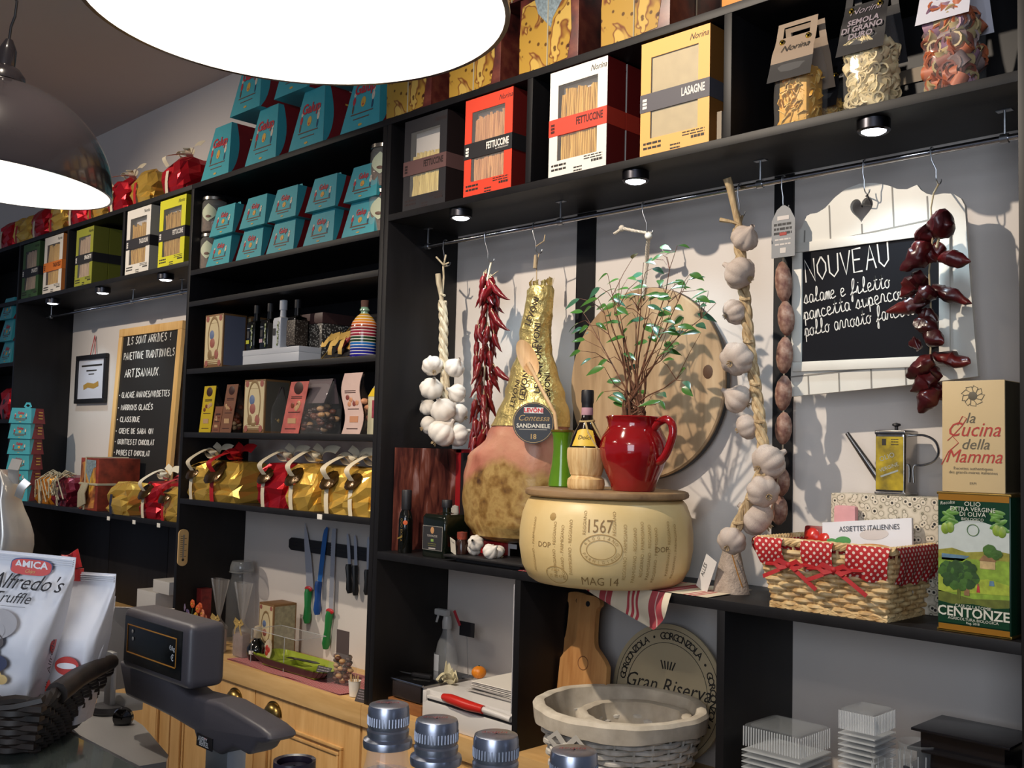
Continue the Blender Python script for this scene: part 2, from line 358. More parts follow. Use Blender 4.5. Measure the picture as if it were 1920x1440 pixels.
# ------------------------------------------------------------------ base cabinets and worktops
def cup_handle(root, name, x, z, y, m):
    def f(a, b):
        th = PI*a; ph = (PI/2)*b
        return (x + .052*math.cos(th)*(.4+.6*math.sin(ph+.001)) , y - .026*math.sin(ph)*math.sin(th)**.5 if 0 < a < 1 else y, z-.02 + .045*math.sin(th)*(1-.0*b)*math.cos(ph*.55))
    mb = MB(); R = 12; C = 9
    def g(a, b):                                    # quarter dome open below
        th = PI*a; ph = PI/2*b
        return (x-.047*math.cos(th)*math.cos(ph*.9), y-.003-.026*math.sin(ph), z-.022+.040*math.sin(th)*(math.cos(ph)*.75+.25)+.0)
    mb.surf(g, 17, 8); mb.surf(lambda a, b: Vector(g(a, b))+Vector((0, .002, -.002)), 17, 8)
    mb.prism([(x-.052+.0, z-.024)]+[(x-.052*math.cos(PI*k/14), z-.022+.046*math.sin(PI*k/14)) for k in range(15)]+[(x+.052, z-.024)], .003, T=TR((0, y-.003, 0)))
    return mb.build(name, m, root)
BRASS = mat('aged_brass', '#8a7444', .32, 1, var=.25, vs=40)
def cabinet(x0, x1, label, handles=True):
    r = thing('base_cabinet', label, 'cabinet', (x0, FRONT, 0))
    MB().bx(0, x1-x0, .02, YB-FRONT, .08, CT-.069).bx(.01, x1-x0-.01, .06, YB-FRONT, 0, .08).build('carcass', OAKV, r)
    n = 2; wdt = (x1-x0)/n
    for k in range(n):
        a, b = k*wdt+.003, (k+1)*wdt-.003; z1 = CT-.072; z0 = .085
        d = MB().bx(a, b, 0, .02, z0, z1, b=.002)
        zi = z1-.088; xi = .085
        for off, dp in ((0, .010), (.022, .006)):     # stepped picture moulding
            A, B, Z0, Z1 = a+xi+off, b-xi-off, z0+.07+off, zi-off; s_ = .011
            d.bx(A, B, -dp, 0, Z1-s_, Z1, b=.003).bx(A, B, -dp, 0, Z0, Z0+s_, b=.003).bx(A, A+s_, -dp, 0, Z0+s_, Z1-s_, b=.003).bx(B-s_, B, -dp, 0, Z0+s_, Z1-s_, b=.003)
        door = d.build('door', OAKV, r)
        if handles: cup_handle(door, 'cup_handle', (b-.135 if k == 0 else a+.125), z1-.040, 0, BRASS)
    return r
cabinet(-4.015, -2.735, 'pale oak cabinet with two brass cup handles below the checked red cloth')
cabinet(-5.30, -4.021, 'pale oak cabinet under the certificate bay, seen behind the slicer')
cabinet(-2.729, -1.37, 'pale oak cabinet behind the row of bottle caps')
cabinet(-1.364, -.70, 'pale oak cabinet under the clear plastic containers')
def worktop(x0, x1, label):
    r = MB().bx(x0, x1, FRONT-.012, YB, -.068, 0, b=.002).build('worktop', OAK, None, (0, 0, CT)); tag(r, label, 'worktop')
worktop(-6.0, -2.722, 'pale oak worktop carrying the checked red cloth')
worktop(-2.720, -.70, 'pale oak worktop carrying the white film dispenser and white lined basket')
# ------------------------------------------------------------------ puck lights under the pasta shelves
PUCK = mat('dark_aluminium', '#4a4a50', .3, 1); LED = mat('led_diffuser', '#eef4ff', .5, emit=14)
pl = None
for i, (x, nm) in enumerate(((-2.368, 'left of the rail above the garlic braid'), (-1.678, 'between the fettuccine box and the leafy plant'), (-1.016, 'above the heart shaped cut-out'),
        (-5.613, 'farthest left, above the stack of little boxes'), (-4.987, 'above the framed certificate'), (-4.33, 'above the tall menu board'))):
    lb = 'round shelf light glowing white, ' + nm
    if pl is None:
        pl = thing('puck_light', lb, 'shelf light', (x, 2.13, UP-T_))
        MB().lathe([(.030, 0), (.036, -.002), (.036, -.024), (.032, -.028), (.027, -.026)], 28).build('housing', PUCK, pl)
        MB().lathe([(.0265, -.0262), (.02, -.030), (.001, -.031)], 28, cap=False).build('diffuser', LED, pl)
    else: copy_thing(pl, (x, 2.13, UP-T_), label=lb)
    lamp('puck_glow', 'SPOT', (x, 2.13, UP-T_-.04), 8, (.66, .86, 1), (x, 2.22, 0), .02, spot_size=math.radians(110), spot_blend=.8)
# ------------------------------------------------------------------ hanging rails and hooks
RAILZ = PY(1000, 425, 2.245).z
def rail(x0, x1, brs, label):
    r = thing('hanging_rail', label, 'rail', (x0, 2.245, RAILZ))
    MB().tube([(0, 0, 0), (x1-x0, 0, 0)], .0075, 12).build('rod', CHROME, r)
    for x in brs:
        MB().tube([(x-x0, 0, .0), (x-x0, 0, UP-T_-RAILZ)], .003, 8).bx(x-x0-.016, x-x0+.016, -.008, .008, UP-T_-RAILZ-.002, UP-T_-RAILZ).lathe([(.0105, -.008), (.0105, .008)], 14, T=TR((x-x0, 0, 0), (0, PI/2, 0))).build('bracket', STEEL, r)
    return r
rail(-2.69, -.702, (-2.66, -2.05, -1.37, -.78), 'long steel rail under the pasta shelf with garlic and ham hooked on')
rail(-5.99, -4.045, (-5.93, -4.9, -4.4), 'empty steel rail above the framed certificate')
# ================================================================== PASTA BOXES
FILM = mat('clear_film', '#d8d8d8', .06, alpha=.07, spec=.9)
TRAY = mat('pale_grey_card', '#b9b3ae', .6)
PASTA = {}
def strands(name, c1, c2):
    t = NT(name, .55); t.col(t.ramp(t.noise(90, 2, t.map((1, 1, .05))), [(.3, c1), (.7, c2)])); return t.m
P_GOLD = strands('egg_pasta', '#a87a2c', '#d9b05c'); P_PINK = strands('tomato_pasta', '#9a6440', '#cf9a66'); P_PALE = strands('plain_pasta', '#a08a48', '#cdb872'); P_WHEAT = strands('wholewheat_pasta', '#8e7158', '#b49a7c')
def pasta_box(label, q0, q1, vt, body, side, band, tword, tcol, pasta, fill=.93, depth=.078, sheet=False, y=None, group=None, word2=None):
    y = y or FRONT+.005
    x0, x1 = XY(q0[0], y, q0[1]), XY(q1[0], y, q1[1]); w_ = x1-x0; h = min(PY(q0[0]+2, vt, y).z-UP, .303)
    r = thing('pasta_box', label, 'pasta box', (x0+w_/2, y+depth/2, UP), 0, group)
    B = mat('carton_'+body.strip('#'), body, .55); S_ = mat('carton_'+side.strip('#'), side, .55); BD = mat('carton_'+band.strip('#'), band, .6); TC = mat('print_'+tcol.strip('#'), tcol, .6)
    hx = w_/2; yf = -depth/2; m = MB(); a, b = .15*w_, .16*w_; z0, z1 = .147*h, .86*h; t = .0015
    m.bx(-hx, -hx+a, yf, yf+t, 0, h).bx(hx-b, hx, yf, yf+t, 0, h).bx(-hx+a, hx-b, yf, yf+t, 0, z0).bx(-hx+a, hx-b, yf, yf+t, z1, h)
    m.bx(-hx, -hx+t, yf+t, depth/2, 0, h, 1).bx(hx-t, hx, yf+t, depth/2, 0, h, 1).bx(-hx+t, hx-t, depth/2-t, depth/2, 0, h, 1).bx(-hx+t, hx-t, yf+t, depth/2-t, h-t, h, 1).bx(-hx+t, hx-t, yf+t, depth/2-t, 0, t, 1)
    lines_into(m, -hx*.9, -hx*.35, .115*h, yf, 2, .006, .012, 2, 1); lines_into(m, -hx*.1, hx*.2, .055*h, yf, 2, .004, .009, 2, 2); lines_into(m, hx*.5, hx*.9, .09*h, yf, 1, .007, .01, 2, 3); lines_into(m, hx*.25, hx*.9, .135*h, yf, 2, .003, .007, 2, 4)
    text_into(m, 'Norina', .078*h, 2, TR((hx*.42, yf, h*.905), FACE), shear=.4, sx=.85)
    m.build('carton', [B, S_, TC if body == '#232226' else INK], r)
    MB().bx(-hx+a*.8, hx-b*.8, yf+.03, yf+.032, z0*.8, z1+.005).build('backing_card', TRAY, r)
    xa, xb = -hx+a+.006, hx-b-.008; zt = z0+(z1-z0)*fill; m = MB()
    if sheet: m.bx(xa-.004, xb+.006, yf+.004, yf+.012, z0, z1-.002)
    else:
        n = max(9, int((xb-xa)/.008)); rr = random.Random(len(label))
        for k in range(n):
            x = xa+(xb-xa)*(k+.5)/n; dz = rr.uniform(-.012, .004); wv = rr.uniform(0, 6); am = .0016
            m.tube([(x+am*math.sin(wv+j*1.3), yf+.011+.002*math.sin(wv*2+j), z0+.002+(zt+dz-z0)*j/7) for j in range(8)], (xb-xa)/n*.56, 6)
    m.build('pasta', pasta, r)
    MB().bx(-hx+a, hx-b, yf+t, yf+t+.0006, z0, z1).build('window_film', FILM, r)
    zb0, zb1 = .385*h, .545*h; m = MB()
    m.bx(-hx-.001, hx+.001, yf-.0012, depth/2+.001, zb0, zb1, 0)
    text_into(m, tword, .098*h, 1, TR((hx*.88, yf-.0012, zb0+.060*h), FACE), 'RIGHT', sx=.56, bold=.03)
    if word2: text_into(m, word2, .022*h, 1, TR((hx*.86, yf-.0012, zb0+.032*h), FACE), 'RIGHT')
    for k in range(3): m.bx(-hx*.93, -hx*.93+.13*hx, yf-.0018, yf-.0012, zb0+(.03+.032*k)*h, zb0+(.053+.032*k)*h, 1)
    m.build('paper_band', [BD, TC], r)
    return r, depth
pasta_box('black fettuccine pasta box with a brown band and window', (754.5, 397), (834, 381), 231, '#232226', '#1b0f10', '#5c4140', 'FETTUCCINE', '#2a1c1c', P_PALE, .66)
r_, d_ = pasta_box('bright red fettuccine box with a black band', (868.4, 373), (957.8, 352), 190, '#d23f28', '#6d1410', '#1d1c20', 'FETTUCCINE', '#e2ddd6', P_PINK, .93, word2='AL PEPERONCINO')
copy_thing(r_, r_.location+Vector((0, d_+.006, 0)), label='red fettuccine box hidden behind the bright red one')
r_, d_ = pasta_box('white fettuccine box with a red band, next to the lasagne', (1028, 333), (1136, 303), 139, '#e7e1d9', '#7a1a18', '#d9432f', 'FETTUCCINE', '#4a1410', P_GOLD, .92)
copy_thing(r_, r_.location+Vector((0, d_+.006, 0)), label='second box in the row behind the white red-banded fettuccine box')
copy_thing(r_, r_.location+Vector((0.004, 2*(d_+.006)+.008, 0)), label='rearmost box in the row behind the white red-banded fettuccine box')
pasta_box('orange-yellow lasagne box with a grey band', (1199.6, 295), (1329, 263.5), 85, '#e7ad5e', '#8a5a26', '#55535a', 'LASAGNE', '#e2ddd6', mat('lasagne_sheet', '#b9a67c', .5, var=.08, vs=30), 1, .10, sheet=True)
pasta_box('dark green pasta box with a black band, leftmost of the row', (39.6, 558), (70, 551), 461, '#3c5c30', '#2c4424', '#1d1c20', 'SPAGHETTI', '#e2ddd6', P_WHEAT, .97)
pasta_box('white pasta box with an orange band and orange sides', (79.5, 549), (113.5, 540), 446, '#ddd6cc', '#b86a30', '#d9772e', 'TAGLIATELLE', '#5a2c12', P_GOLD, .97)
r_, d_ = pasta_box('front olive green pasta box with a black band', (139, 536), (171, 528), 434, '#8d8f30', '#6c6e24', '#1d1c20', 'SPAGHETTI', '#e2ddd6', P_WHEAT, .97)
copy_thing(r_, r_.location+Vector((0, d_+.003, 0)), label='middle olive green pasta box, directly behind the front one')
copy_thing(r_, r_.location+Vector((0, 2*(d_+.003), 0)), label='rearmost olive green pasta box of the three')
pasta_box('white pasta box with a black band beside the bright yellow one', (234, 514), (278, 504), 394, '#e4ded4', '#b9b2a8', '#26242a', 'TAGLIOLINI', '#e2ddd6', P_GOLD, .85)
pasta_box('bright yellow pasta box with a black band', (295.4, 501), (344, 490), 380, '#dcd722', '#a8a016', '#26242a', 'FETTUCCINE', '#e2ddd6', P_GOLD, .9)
# ------------------------------------------------------------------ pasta bags with header cards
def rings(m, n, w_, d_, h, rad, ln, seed, mats=1, flat=False):
    r = random.Random(seed)
    for k in range(n):
        side = r.random(); z = r.uniform(rad, h-rad)
        if side < .5: p = (r.uniform(-w_/2+rad, w_/2-rad), -d_/2+rad*.9, z)
        elif side < .85: p = (w_/2-rad*.9, r.uniform(-d_/2+rad, d_/2-rad), z)
        else: p = (-w_/2+rad*.9, r.uniform(-d_/2+rad, d_/2-rad), z)
        T = TR(p, (r.uniform(0, PI), r.uniform(0, PI), r.uniform(0, PI)))
        if flat: m.lathe([(rad*.05, 0), (rad*.7, .001), (rad, .004), (rad*1.05, .002)], 7, r.randrange(mats), T, sy=.6, cap=False)
        else: m.lathe([(rad*.72, -ln/2), (rad, -ln/2), (rad, ln/2), (rad*.72, ln/2), (rad*.72, -ln/2)], 10, r.randrange(mats), T, cap=False)
def pasta_bag(label, q0, q1, h, d_, kind, cardmat, striped=None, seed=1, back=0):
    y = FRONT+.02+back; x0, x1 = XY(q0[0], y, q0[1]), XY(q1[0], y, q1[1]); w_ = x1-x0
    r = thing('pasta_bag', label, 'pasta bag', ((x0+x1)/2, y+d_/2, UP))
    m = MB(); core = MB()
    if kind == 'flakes': ms = [mat('pasta_flake', '#d6a23c', .5, var=.15, vs=60), mat('pasta_flake_pale', '#e2bd6a', .5)]; m.box((0, 0, h/2), (w_-.02, d_-.02, h-.01), 0, b=.012); rings(m, 130, w_, d_, h, .021, 0, seed, 2, True)
    elif kind == 'rings': ms = [mat('pasta_ring', '#d9c79a', .5, var=.12, vs=60), mat('pasta_ring_core', '#8d774a', .7)]; m.box((0, 0, h/2), (w_-.034, d_-.034, h-.02), 1, b=.012); rings(m, 120, w_, d_, h, .0135, .022, seed)
    else: ms = [mat('pasta_c%d' % k, c, .5) for k, c in enumerate(('#b5633f', '#b9a374', '#87726e', '#9a7284', '#8c5040', '#6b625f'))]; m.box((0, 0, h/2), (w_-.04, d_-.04, h-.02), 5, b=.012); rings(m, 110, w_, d_, h, .0165, .030, seed, 5)
    o = m.build('pasta', ms, r); o['kind'] = 'stuff'
    def f(a, b):
        q = 2*PI*a; c, s = math.cos(q), math.sin(q); k = 1 if b < .72 else 1-(b-.72)/.28*.75; wob = 1+.015*math.sin(9*q+14*b)
        return (math.copysign(abs(c)**.4, c)*(w_/2+.003)*wob*(1 if b < .72 else 1-(b-.72)*.2), math.copysign(abs(s)**.4, s)*(d_/2+.003)*wob*k, b*(h*1.28))
    MB().surf(f, 40, 16, cu=True).build('bag_film', FILM, r)
    H = h*.80; z0 = h*.90; m = MB()
    hw = w_/2+.004
    H = min(H, .296-z0); prof = [(-d_*.5-.010, z0-.03), (-d_*.47, z0+.012), (-d_*.40, z0+.045), (-d_*.26, z0+H*.60), (-d_*.15, z0+H)]
    for sgn in (1, -1):
        def g(a, b, sgn=sgn):
            t = b*(len(prof)-1); i = min(int(t), len(prof)-2); k = t-i
            yy = prof[i][0]*(1-k)+prof[i+1][0]*k; zz = prof[i][1]*(1-k)+prof[i+1][1]*k
            return ((a*2-1)*hw*(1.10-.10*b), yy*sgn, zz)
        if sgn == 1 and striped:
            m.surf(lambda a, b: g(a, b*.30), 2, 4, 1); m.surf(lambda a, b: g(a, .30+b*.50), 2, 6, 0)
        else: m.surf(lambda a, b: g(a, b*.80), 2, 9, 0)
        for xa, xb in ((0, .17), (.83, 1)): m.surf(lambda a, b: g(xa+a*(xb-xa), .80+b*.14), 2, 3, 0)
        m.surf(lambda a, b: g(a, .94+b*.06), 2, 3, 0)
    for k in (.17, .83):
        X = (k*2-1)*hw*1.0; t = .74*(len(prof)-1); i = int(t); yy = prof[i][0]*(1-(t-i))+prof[i+1][0]*(t-i); zz = prof[i][1]*(1-(t-i))+prof[i+1][1]*(t-i)
        m.lathe([(.0075, .003), (.0055, .006), (.003, .003)], 12, 2, TR((X, yy, zz), (PI/2, 0, 0)))
    t = 2.35; i = 2; yy = prof[i][0]*(1-.35)+prof[i+1][0]*.35; zz = prof[i][1]*(1-.35)+prof[i+1][1]*.35
    sl = math.atan2(prof[3][1]-prof[2][1], prof[3][0]-prof[2][0]); TT = TR((0, yy-.0015, zz), (sl, 0, 0))
    if kind == 'rings':
        text_into(m, 'Norina', .026, 3, TT @ TR((.0, .012, 0)), 'CENTER', .35)
        for k, s in enumerate(('SEMOLA', 'DI GRANO', 'DURO')): text_into(m, s, .022, 3, TT @ TR((0, -.018-.020*k, 0)), 'CENTER', sx=.9, bold=.03)
    elif kind == 'flakes': text_into(m, 'Norina', .026, 4, TT @ TR((.005, -.012, 0)), 'CENTER', .35)
    else:
        text_into(m, 'Norina', .026, 4, TT @ TR((-.005, .052, 0)), 'CENTER', .35); text_into(m, 'tradizione', .016, 4, TT @ TR((-.01, .020, 0)), 'CENTER', .3)
        for k in range(4): lines = m.bx(-.035+.004*k, .03, -.0006, 0, -.004-.011*k, -.001-.011*k, 5, TT @ TR(rot=(-PI/2, 0, 0)))
    m.build('header_card', [cardmat, DARK, mat('gold_rivet', '#e2c878', .25, 1), mat('print_grey', '#8b8088', .6), INK, mat('print_faint', '#9a9ba8', .6)], r)
    return r
KRAFT = mat('kraft_card', '#8c7a68', .7); WCARD = mat('white_card', '#c9c8d2', .6)
pasta_bag('clear bag of golden pasta flakes with a kraft header card', (1447, 233), (1516, 217), .155, .10, 'flakes', KRAFT, True, 3)
b_ = pasta_bag('small clear bag of golden pasta behind the kraft-carded bag', (1527, 228), (1566, 219), .11, .075, 'flakes', DARK, None, 8, .13)
pasta_bag('clear bag of pale ring pasta with a black header card', (1577, 202), (1652, 184), .175, .105, 'rings', DARK, None, 5)
pasta_bag('clear bag of mixed coloured short pasta with a white card', (1727, 168), (1812, 149), .200, .12, 'mixed', WCARD, None, 9)
MB().bx(0, .20, -.003, 0, 0, .035).build('shelf_price_strip', mat('beige_strip', '#8a7d6c', .7), u3, loc=PY(1672, 165, YB-.008)-u3.location)
MB().bx(0, .052, -.05, 0, 0, .008).build('offcut', mat('beige_strip', '#8a7d6c', .7), u3, loc=Vector((XP[6]-.035, FRONT+.06, UP))-u3.location).scale = (.25, 1, 9)
# ================================================================== BLUE TAPERED GIFT BOXES
BLUE = mat('turquoise_card', '#3fa3ae', .45, var=.04, vs=30); REDC = mat('dark_red_card', '#7d1a20', .5, var=.1, vs=25); BP = [mat('print_'+n, c, .5) for n, c in (('red', '#c0303a'), ('yellow', '#d8a848'), ('brown', '#6b4a3a'), ('cream', '#d8c8b4'), ('navy', '#2c4a66'))]
def blue_box(parent, w_, d_, h, tw, td, big):
    m = MB(); W2, D2, TW, TD = w_/2, d_/2, w_*tw/2, d_*td/2
    V = [(-W2, -D2, 0), (W2, -D2, 0), (W2, D2, 0), (-W2, D2, 0), (-TW, -TD, h), (TW, -TD, h), (TW, TD, h), (-TW, TD, h)]
    m.add(V, [[0, 1, 5, 4], [2, 3, 7, 6], [4, 5, 6, 7], [3, 2, 1, 0]], 0).add(V, [[1, 2, 6, 5], [3, 0, 4, 7]], 1)
    for s in (1, -1):                       # blue flap wrapping round the side with a curved edge
        L = []
        for k in range(9):
            b = k/8; yb = -D2*(1-b)-TD*b; xx = (W2*(1-b)+TW*b+.0008)*s; bul = (.10+.85*math.sin(PI*min(1, b*.8))**.8 if big else .25+1.0*b)*.5*(D2*(1-b)+TD*b)*1.1
            L.append(((xx, yb, h*b), (xx, yb+bul, h*b)))
        vs = [p for q in L for p in q]; m.add(vs, [[2*i, 2*i+1, 2*i+3, 2*i+2] for i in range(8)], 0)
        for k in range(3): m.bx(-.02, .02, -.0012, 0, .0, .006, 3, TR(((W2*.8+TW*.2)*s, .02, h*(.3+.2*k)), (0, 0, PI/2*s)))
    sl = math.atan2(h, D2-TD); T = TR((0, -D2-.0005, 0), (sl, 0, 0)); e = h/math.sin(sl)
    text_into(m, 'Galup', .24*h, 2, T @ TR((0, e*.60, .0008)), 'CENTER', .1, .9 if big else .8, bold=.03)
    def blob(x, y, rx, ry, mi): m.lathe([(.001, .0012), (rx, .0009), (rx, 0)], 10, mi, T @ TR((x, y, 0)) @ Matrix.Diagonal((1, ry/rx, 1, 1)), cap=False)
    blob(0, e*.45, w_*.06, e*.085, 3); blob(0, e*.42, w_*.035, e*.04, 2)
    for s in (-1, 1):
        X = s*w_*.24; blob(X, e*.60, w_*.028, e*.035, 5); blob(X, e*.50, w_*.035, e*.07, 2 if s < 0 else 5); blob(X*1.02, e*.37, w_*.022, e*.07, 6 if s > 0 else 4)
    m.bx(-w_*.28, w_*.28, -.0008, 0, 0, .004, 4, T @ TR((0, e*.27, 0), (-PI/2, 0, 0))); m.bx(-w_*.2, w_*.2, -.0008, 0, 0, .0035, 4, T @ TR((0, e*.19, 0), (-PI/2, 0, 0))); blob(0, e*.09, w_*.05, e*.02, 3)
    return m.build('carton', [BLUE, REDC]+BP, parent)
def ribbon_loop(parent, z, m_, s=.03):
    m = MB(); m.ribbon([(0, 0, z), (-s*.6, 0, z+s*.4), (-s*.3, 0, z+s*.9), (s*.3, 0, z+s*.9), (s*.6, 0, z+s*.4), (0, 0, z)], .012, (0, -1, .2)); return m.build('ribbon_loop', m_, parent)
bb = thing('gift_box', 'x', 'gift box'); blue_box(bb, .228, .20, .235, .58, .66, True)
big = [((376, 341), 0, 'large turquoise gift box, first of the bottom row beside the red foil parcel'), ((458, 316), 0, 'large turquoise gift box, second in the bottom row on the unit top'),
       ((540, 288), 0, 'large turquoise gift box, third in the bottom row on the unit top'), ((637, 256), 0, 'large turquoise gift box, fourth in the bottom row, touching the cake boxes'),
       ((431, 217), 1, 'large turquoise gift box, left one of the upper row'), ((514, 184), 1, 'large turquoise gift box in the upper row, partly behind the hanging lamp')]
gb = 'large turquoise gift boxes on the unit top'
for i, (q, lv, lb) in enumerate(big):
    p = PY(*q, FRONT+.012); loc = Vector((p.x+.114, FRONT+.012+.10, TOP+lv*.2355)); o = bb if i == 0 else copy_thing(bb)
    o.location = loc; o['label'] = lb; o['group'] = gb
copy_thing(bb, Vector((XY(598, FRONT+.012, 160)+.114, FRONT+.112, TOP+.2355)), label='large turquoise gift box in the upper row, hidden by the lamp rim', group=gb)
sm = thing('small_gift_box', 'x', 'gift box'); blue_box(sm, .188, .16, .126, .74, .72, False)
rows = {0: [384, 440, 497, 566, 638], 1: [393, 441, 500, 567, 640]}
names = ['first from the glass jars on the left', 'second from the left', 'middle', 'second from the right', 'last, beside the right-hand jars']
first = True
for lv in (0, 1):
    for k, u in enumerate(rows[lv]):
        vb = 500-(u-390)*.2066-(62 if lv else 0)
        x0 = XY(u, FRONT+.006, vb) if lv == 0 else XY(rows[0][k], FRONT+.006, 500-(rows[0][k]-390)*.2066)+(.018 if k < 2 else .006)
        lb = 'small turquoise gift box, %s in the %s layer' % (names[k], 'lower' if lv == 0 else 'upper')
        o = sm if first else copy_thing(sm); first = False
        o.location = (x0+.096, FRONT+.008+.08, C2Z['mini']+lv*.1265); o['label'] = lb; o['group'] = 'small turquoise gift boxes'
        if lv and k in (0, 2, 3): ribbon_loop(o, .126, BLUE, .022)
# tower of corner-turned boxes on the low shelf, and three in the far bay
tb = thing('tower_gift_box', 'x', 'gift box'); blue_box(tb, .132, .132, .083, .86, .86, False)
p0 = PZ(50, 946, HAM); TWR = Vector((-5.85, 2.118, HAM))
for k in range(6):
    o = tb if k == 0 else copy_thing(tb); o.location = TWR+Vector((0, 0, .0835*k)); o.rotation_euler = (0, 0, math.radians(38))
    o['label'] = 'small blue and red box in the narrow tower, ' + ('bottom one', 'second from the bottom', 'third from the bottom', 'fourth from the bottom', 'fifth from the bottom', 'topmost one with a ribbon loop')[k]; o['group'] = 'tower of blue and red boxes'
ribbon_loop(o, .083, BLUE, .03)
for k in range(3):
    copy_thing(sm, Vector((-6.175-.012*k, FRONT+.085, _wz(.42)+.127*k)), label='blue and red box by the left edge, ' + ('lowest', 'middle', 'highest')[k] + ' of three', group='boxes in the far bay')
# ================================================================== CAKE BOXES
CAKE = NT('cake_print', .4); CAKE.src = CAKE.N.new('ShaderNodeTexCoord').outputs['Object']
_v = CAKE.map((1, .3, 1)); _sl = CAKE.ramp(CAKE.noise(9, 2, _v, 1.2), [(.46, '#a98434'), (.5, '#6a3418'), (.525, '#bd9c4e')])
_ho = CAKE.ramp(CAKE.voro(38, 'F1', _v), [(.18, '#5a2c18'), (.26, '#ffffff')], False)
_mx = CAKE.N.new('ShaderNodeMix'); _mx.data_type = 'RGBA'; _mx.blend_type = 'MULTIPLY'; _mx.inputs[0].default_value = .85; CAKE.L.new(_sl, _mx.inputs[6]); CAKE.L.new(_ho, _mx.inputs[7]); CAKE.col(_mx.outputs[2]); CAKE = CAKE.m
CRUST = NT('cake_crust_print', .4); CRUST.col(CRUST.ramp(CRUST.noise(14, 4), [(.35, '#2c1414'), (.55, '#5c2620'), (.7, '#7c4430')])); CRUST = CRUST.m
ICE = mat('icing_print', '#7f8f97', .5, var=.4, vs=120)
CORD = mat('pale_cord', '#a89e84', .8)
def cake_box(parent, s, hh, mats=None):
    m = MB(); a = s/2
    m.bx(-a, a, -a, a, 0, hh, 1, b=.002)
    m.prism([(-a*.97, hh*.04), (-a*.2, hh*.02), (a*.66, hh*.05), (a*.78, hh*.4), (a*.72, hh*.9), (0, hh*.97), (-a*.9, hh*.9), (-a*.99, hh*.5)], .0012, 0, TR((0, -a-.0012, 0)))
    m.prism([(-a*.5, hh*.97), (-a*.35, hh*.74), (a*.1, hh*.50), (a*.16, hh*.62), (a*.45, hh*.80), (a*.74, hh*.84), (a*.70, hh*.96)], .0008, 2, TR((0, -a-.002, 0)))
    return m.build('carton', mats or [CAKE, CRUST, ICE], parent)
cb = thing('cake_box', 'x', 'cake box'); cake_box(cb, .232, .232)
_c = MB(); a = .118
for P in ([(0, -a, 0), (0, -a, .234), (0, 0, .235), (0, a, .234), (0, a, 0)], [(-a, 0, .0), (-a, 0, .234), (0, 0, .2355), (a, 0, .234), (a, 0, 0)]): _c.tube(P, .0022, 6)
_c.build('string', CORD, cb)
spots = [(722, 222, 0, 'cake box with yellow slices, next to the turquoise boxes'), (839.5, 185, 0, 'cake box with yellow slices, second from the turquoise boxes'), (970.7, 140, 0, 'cake box with slices and white icing, above the white fettuccine box'),
         (1124, 90, 0, 'cake box with yellow slices, above the lasagne box'), (960, 8, 1, 'stacked cake box above the slices with icing, cut by the frame top')]
for i, (u, v, lv, lb) in enumerate(spots):
    x0 = XY(u, FRONT+.012, v) if lv == 0 else XY(905, FRONT+.012, 160)
    o = cb if i == 0 else copy_thing(cb); o.location = (x0+.116, FRONT+.014+.118, TOP+.236*lv); o['label'] = lb; o['group'] = 'cake boxes on the unit top'
o5 = thing('cake_box', 'orange cake box at the top edge above the pasta flakes', 'cake box', (XY(1342, FRONT+.02, 12)+.12, FRONT+.14, TOP), 0, 'cake boxes on the unit top')
MB().bx(-.11, .11, -.11, .11, 0, .22, b=.003).build('carton', mat('orange_card', '#d0842e', .5, var=.15, vs=14), o5)
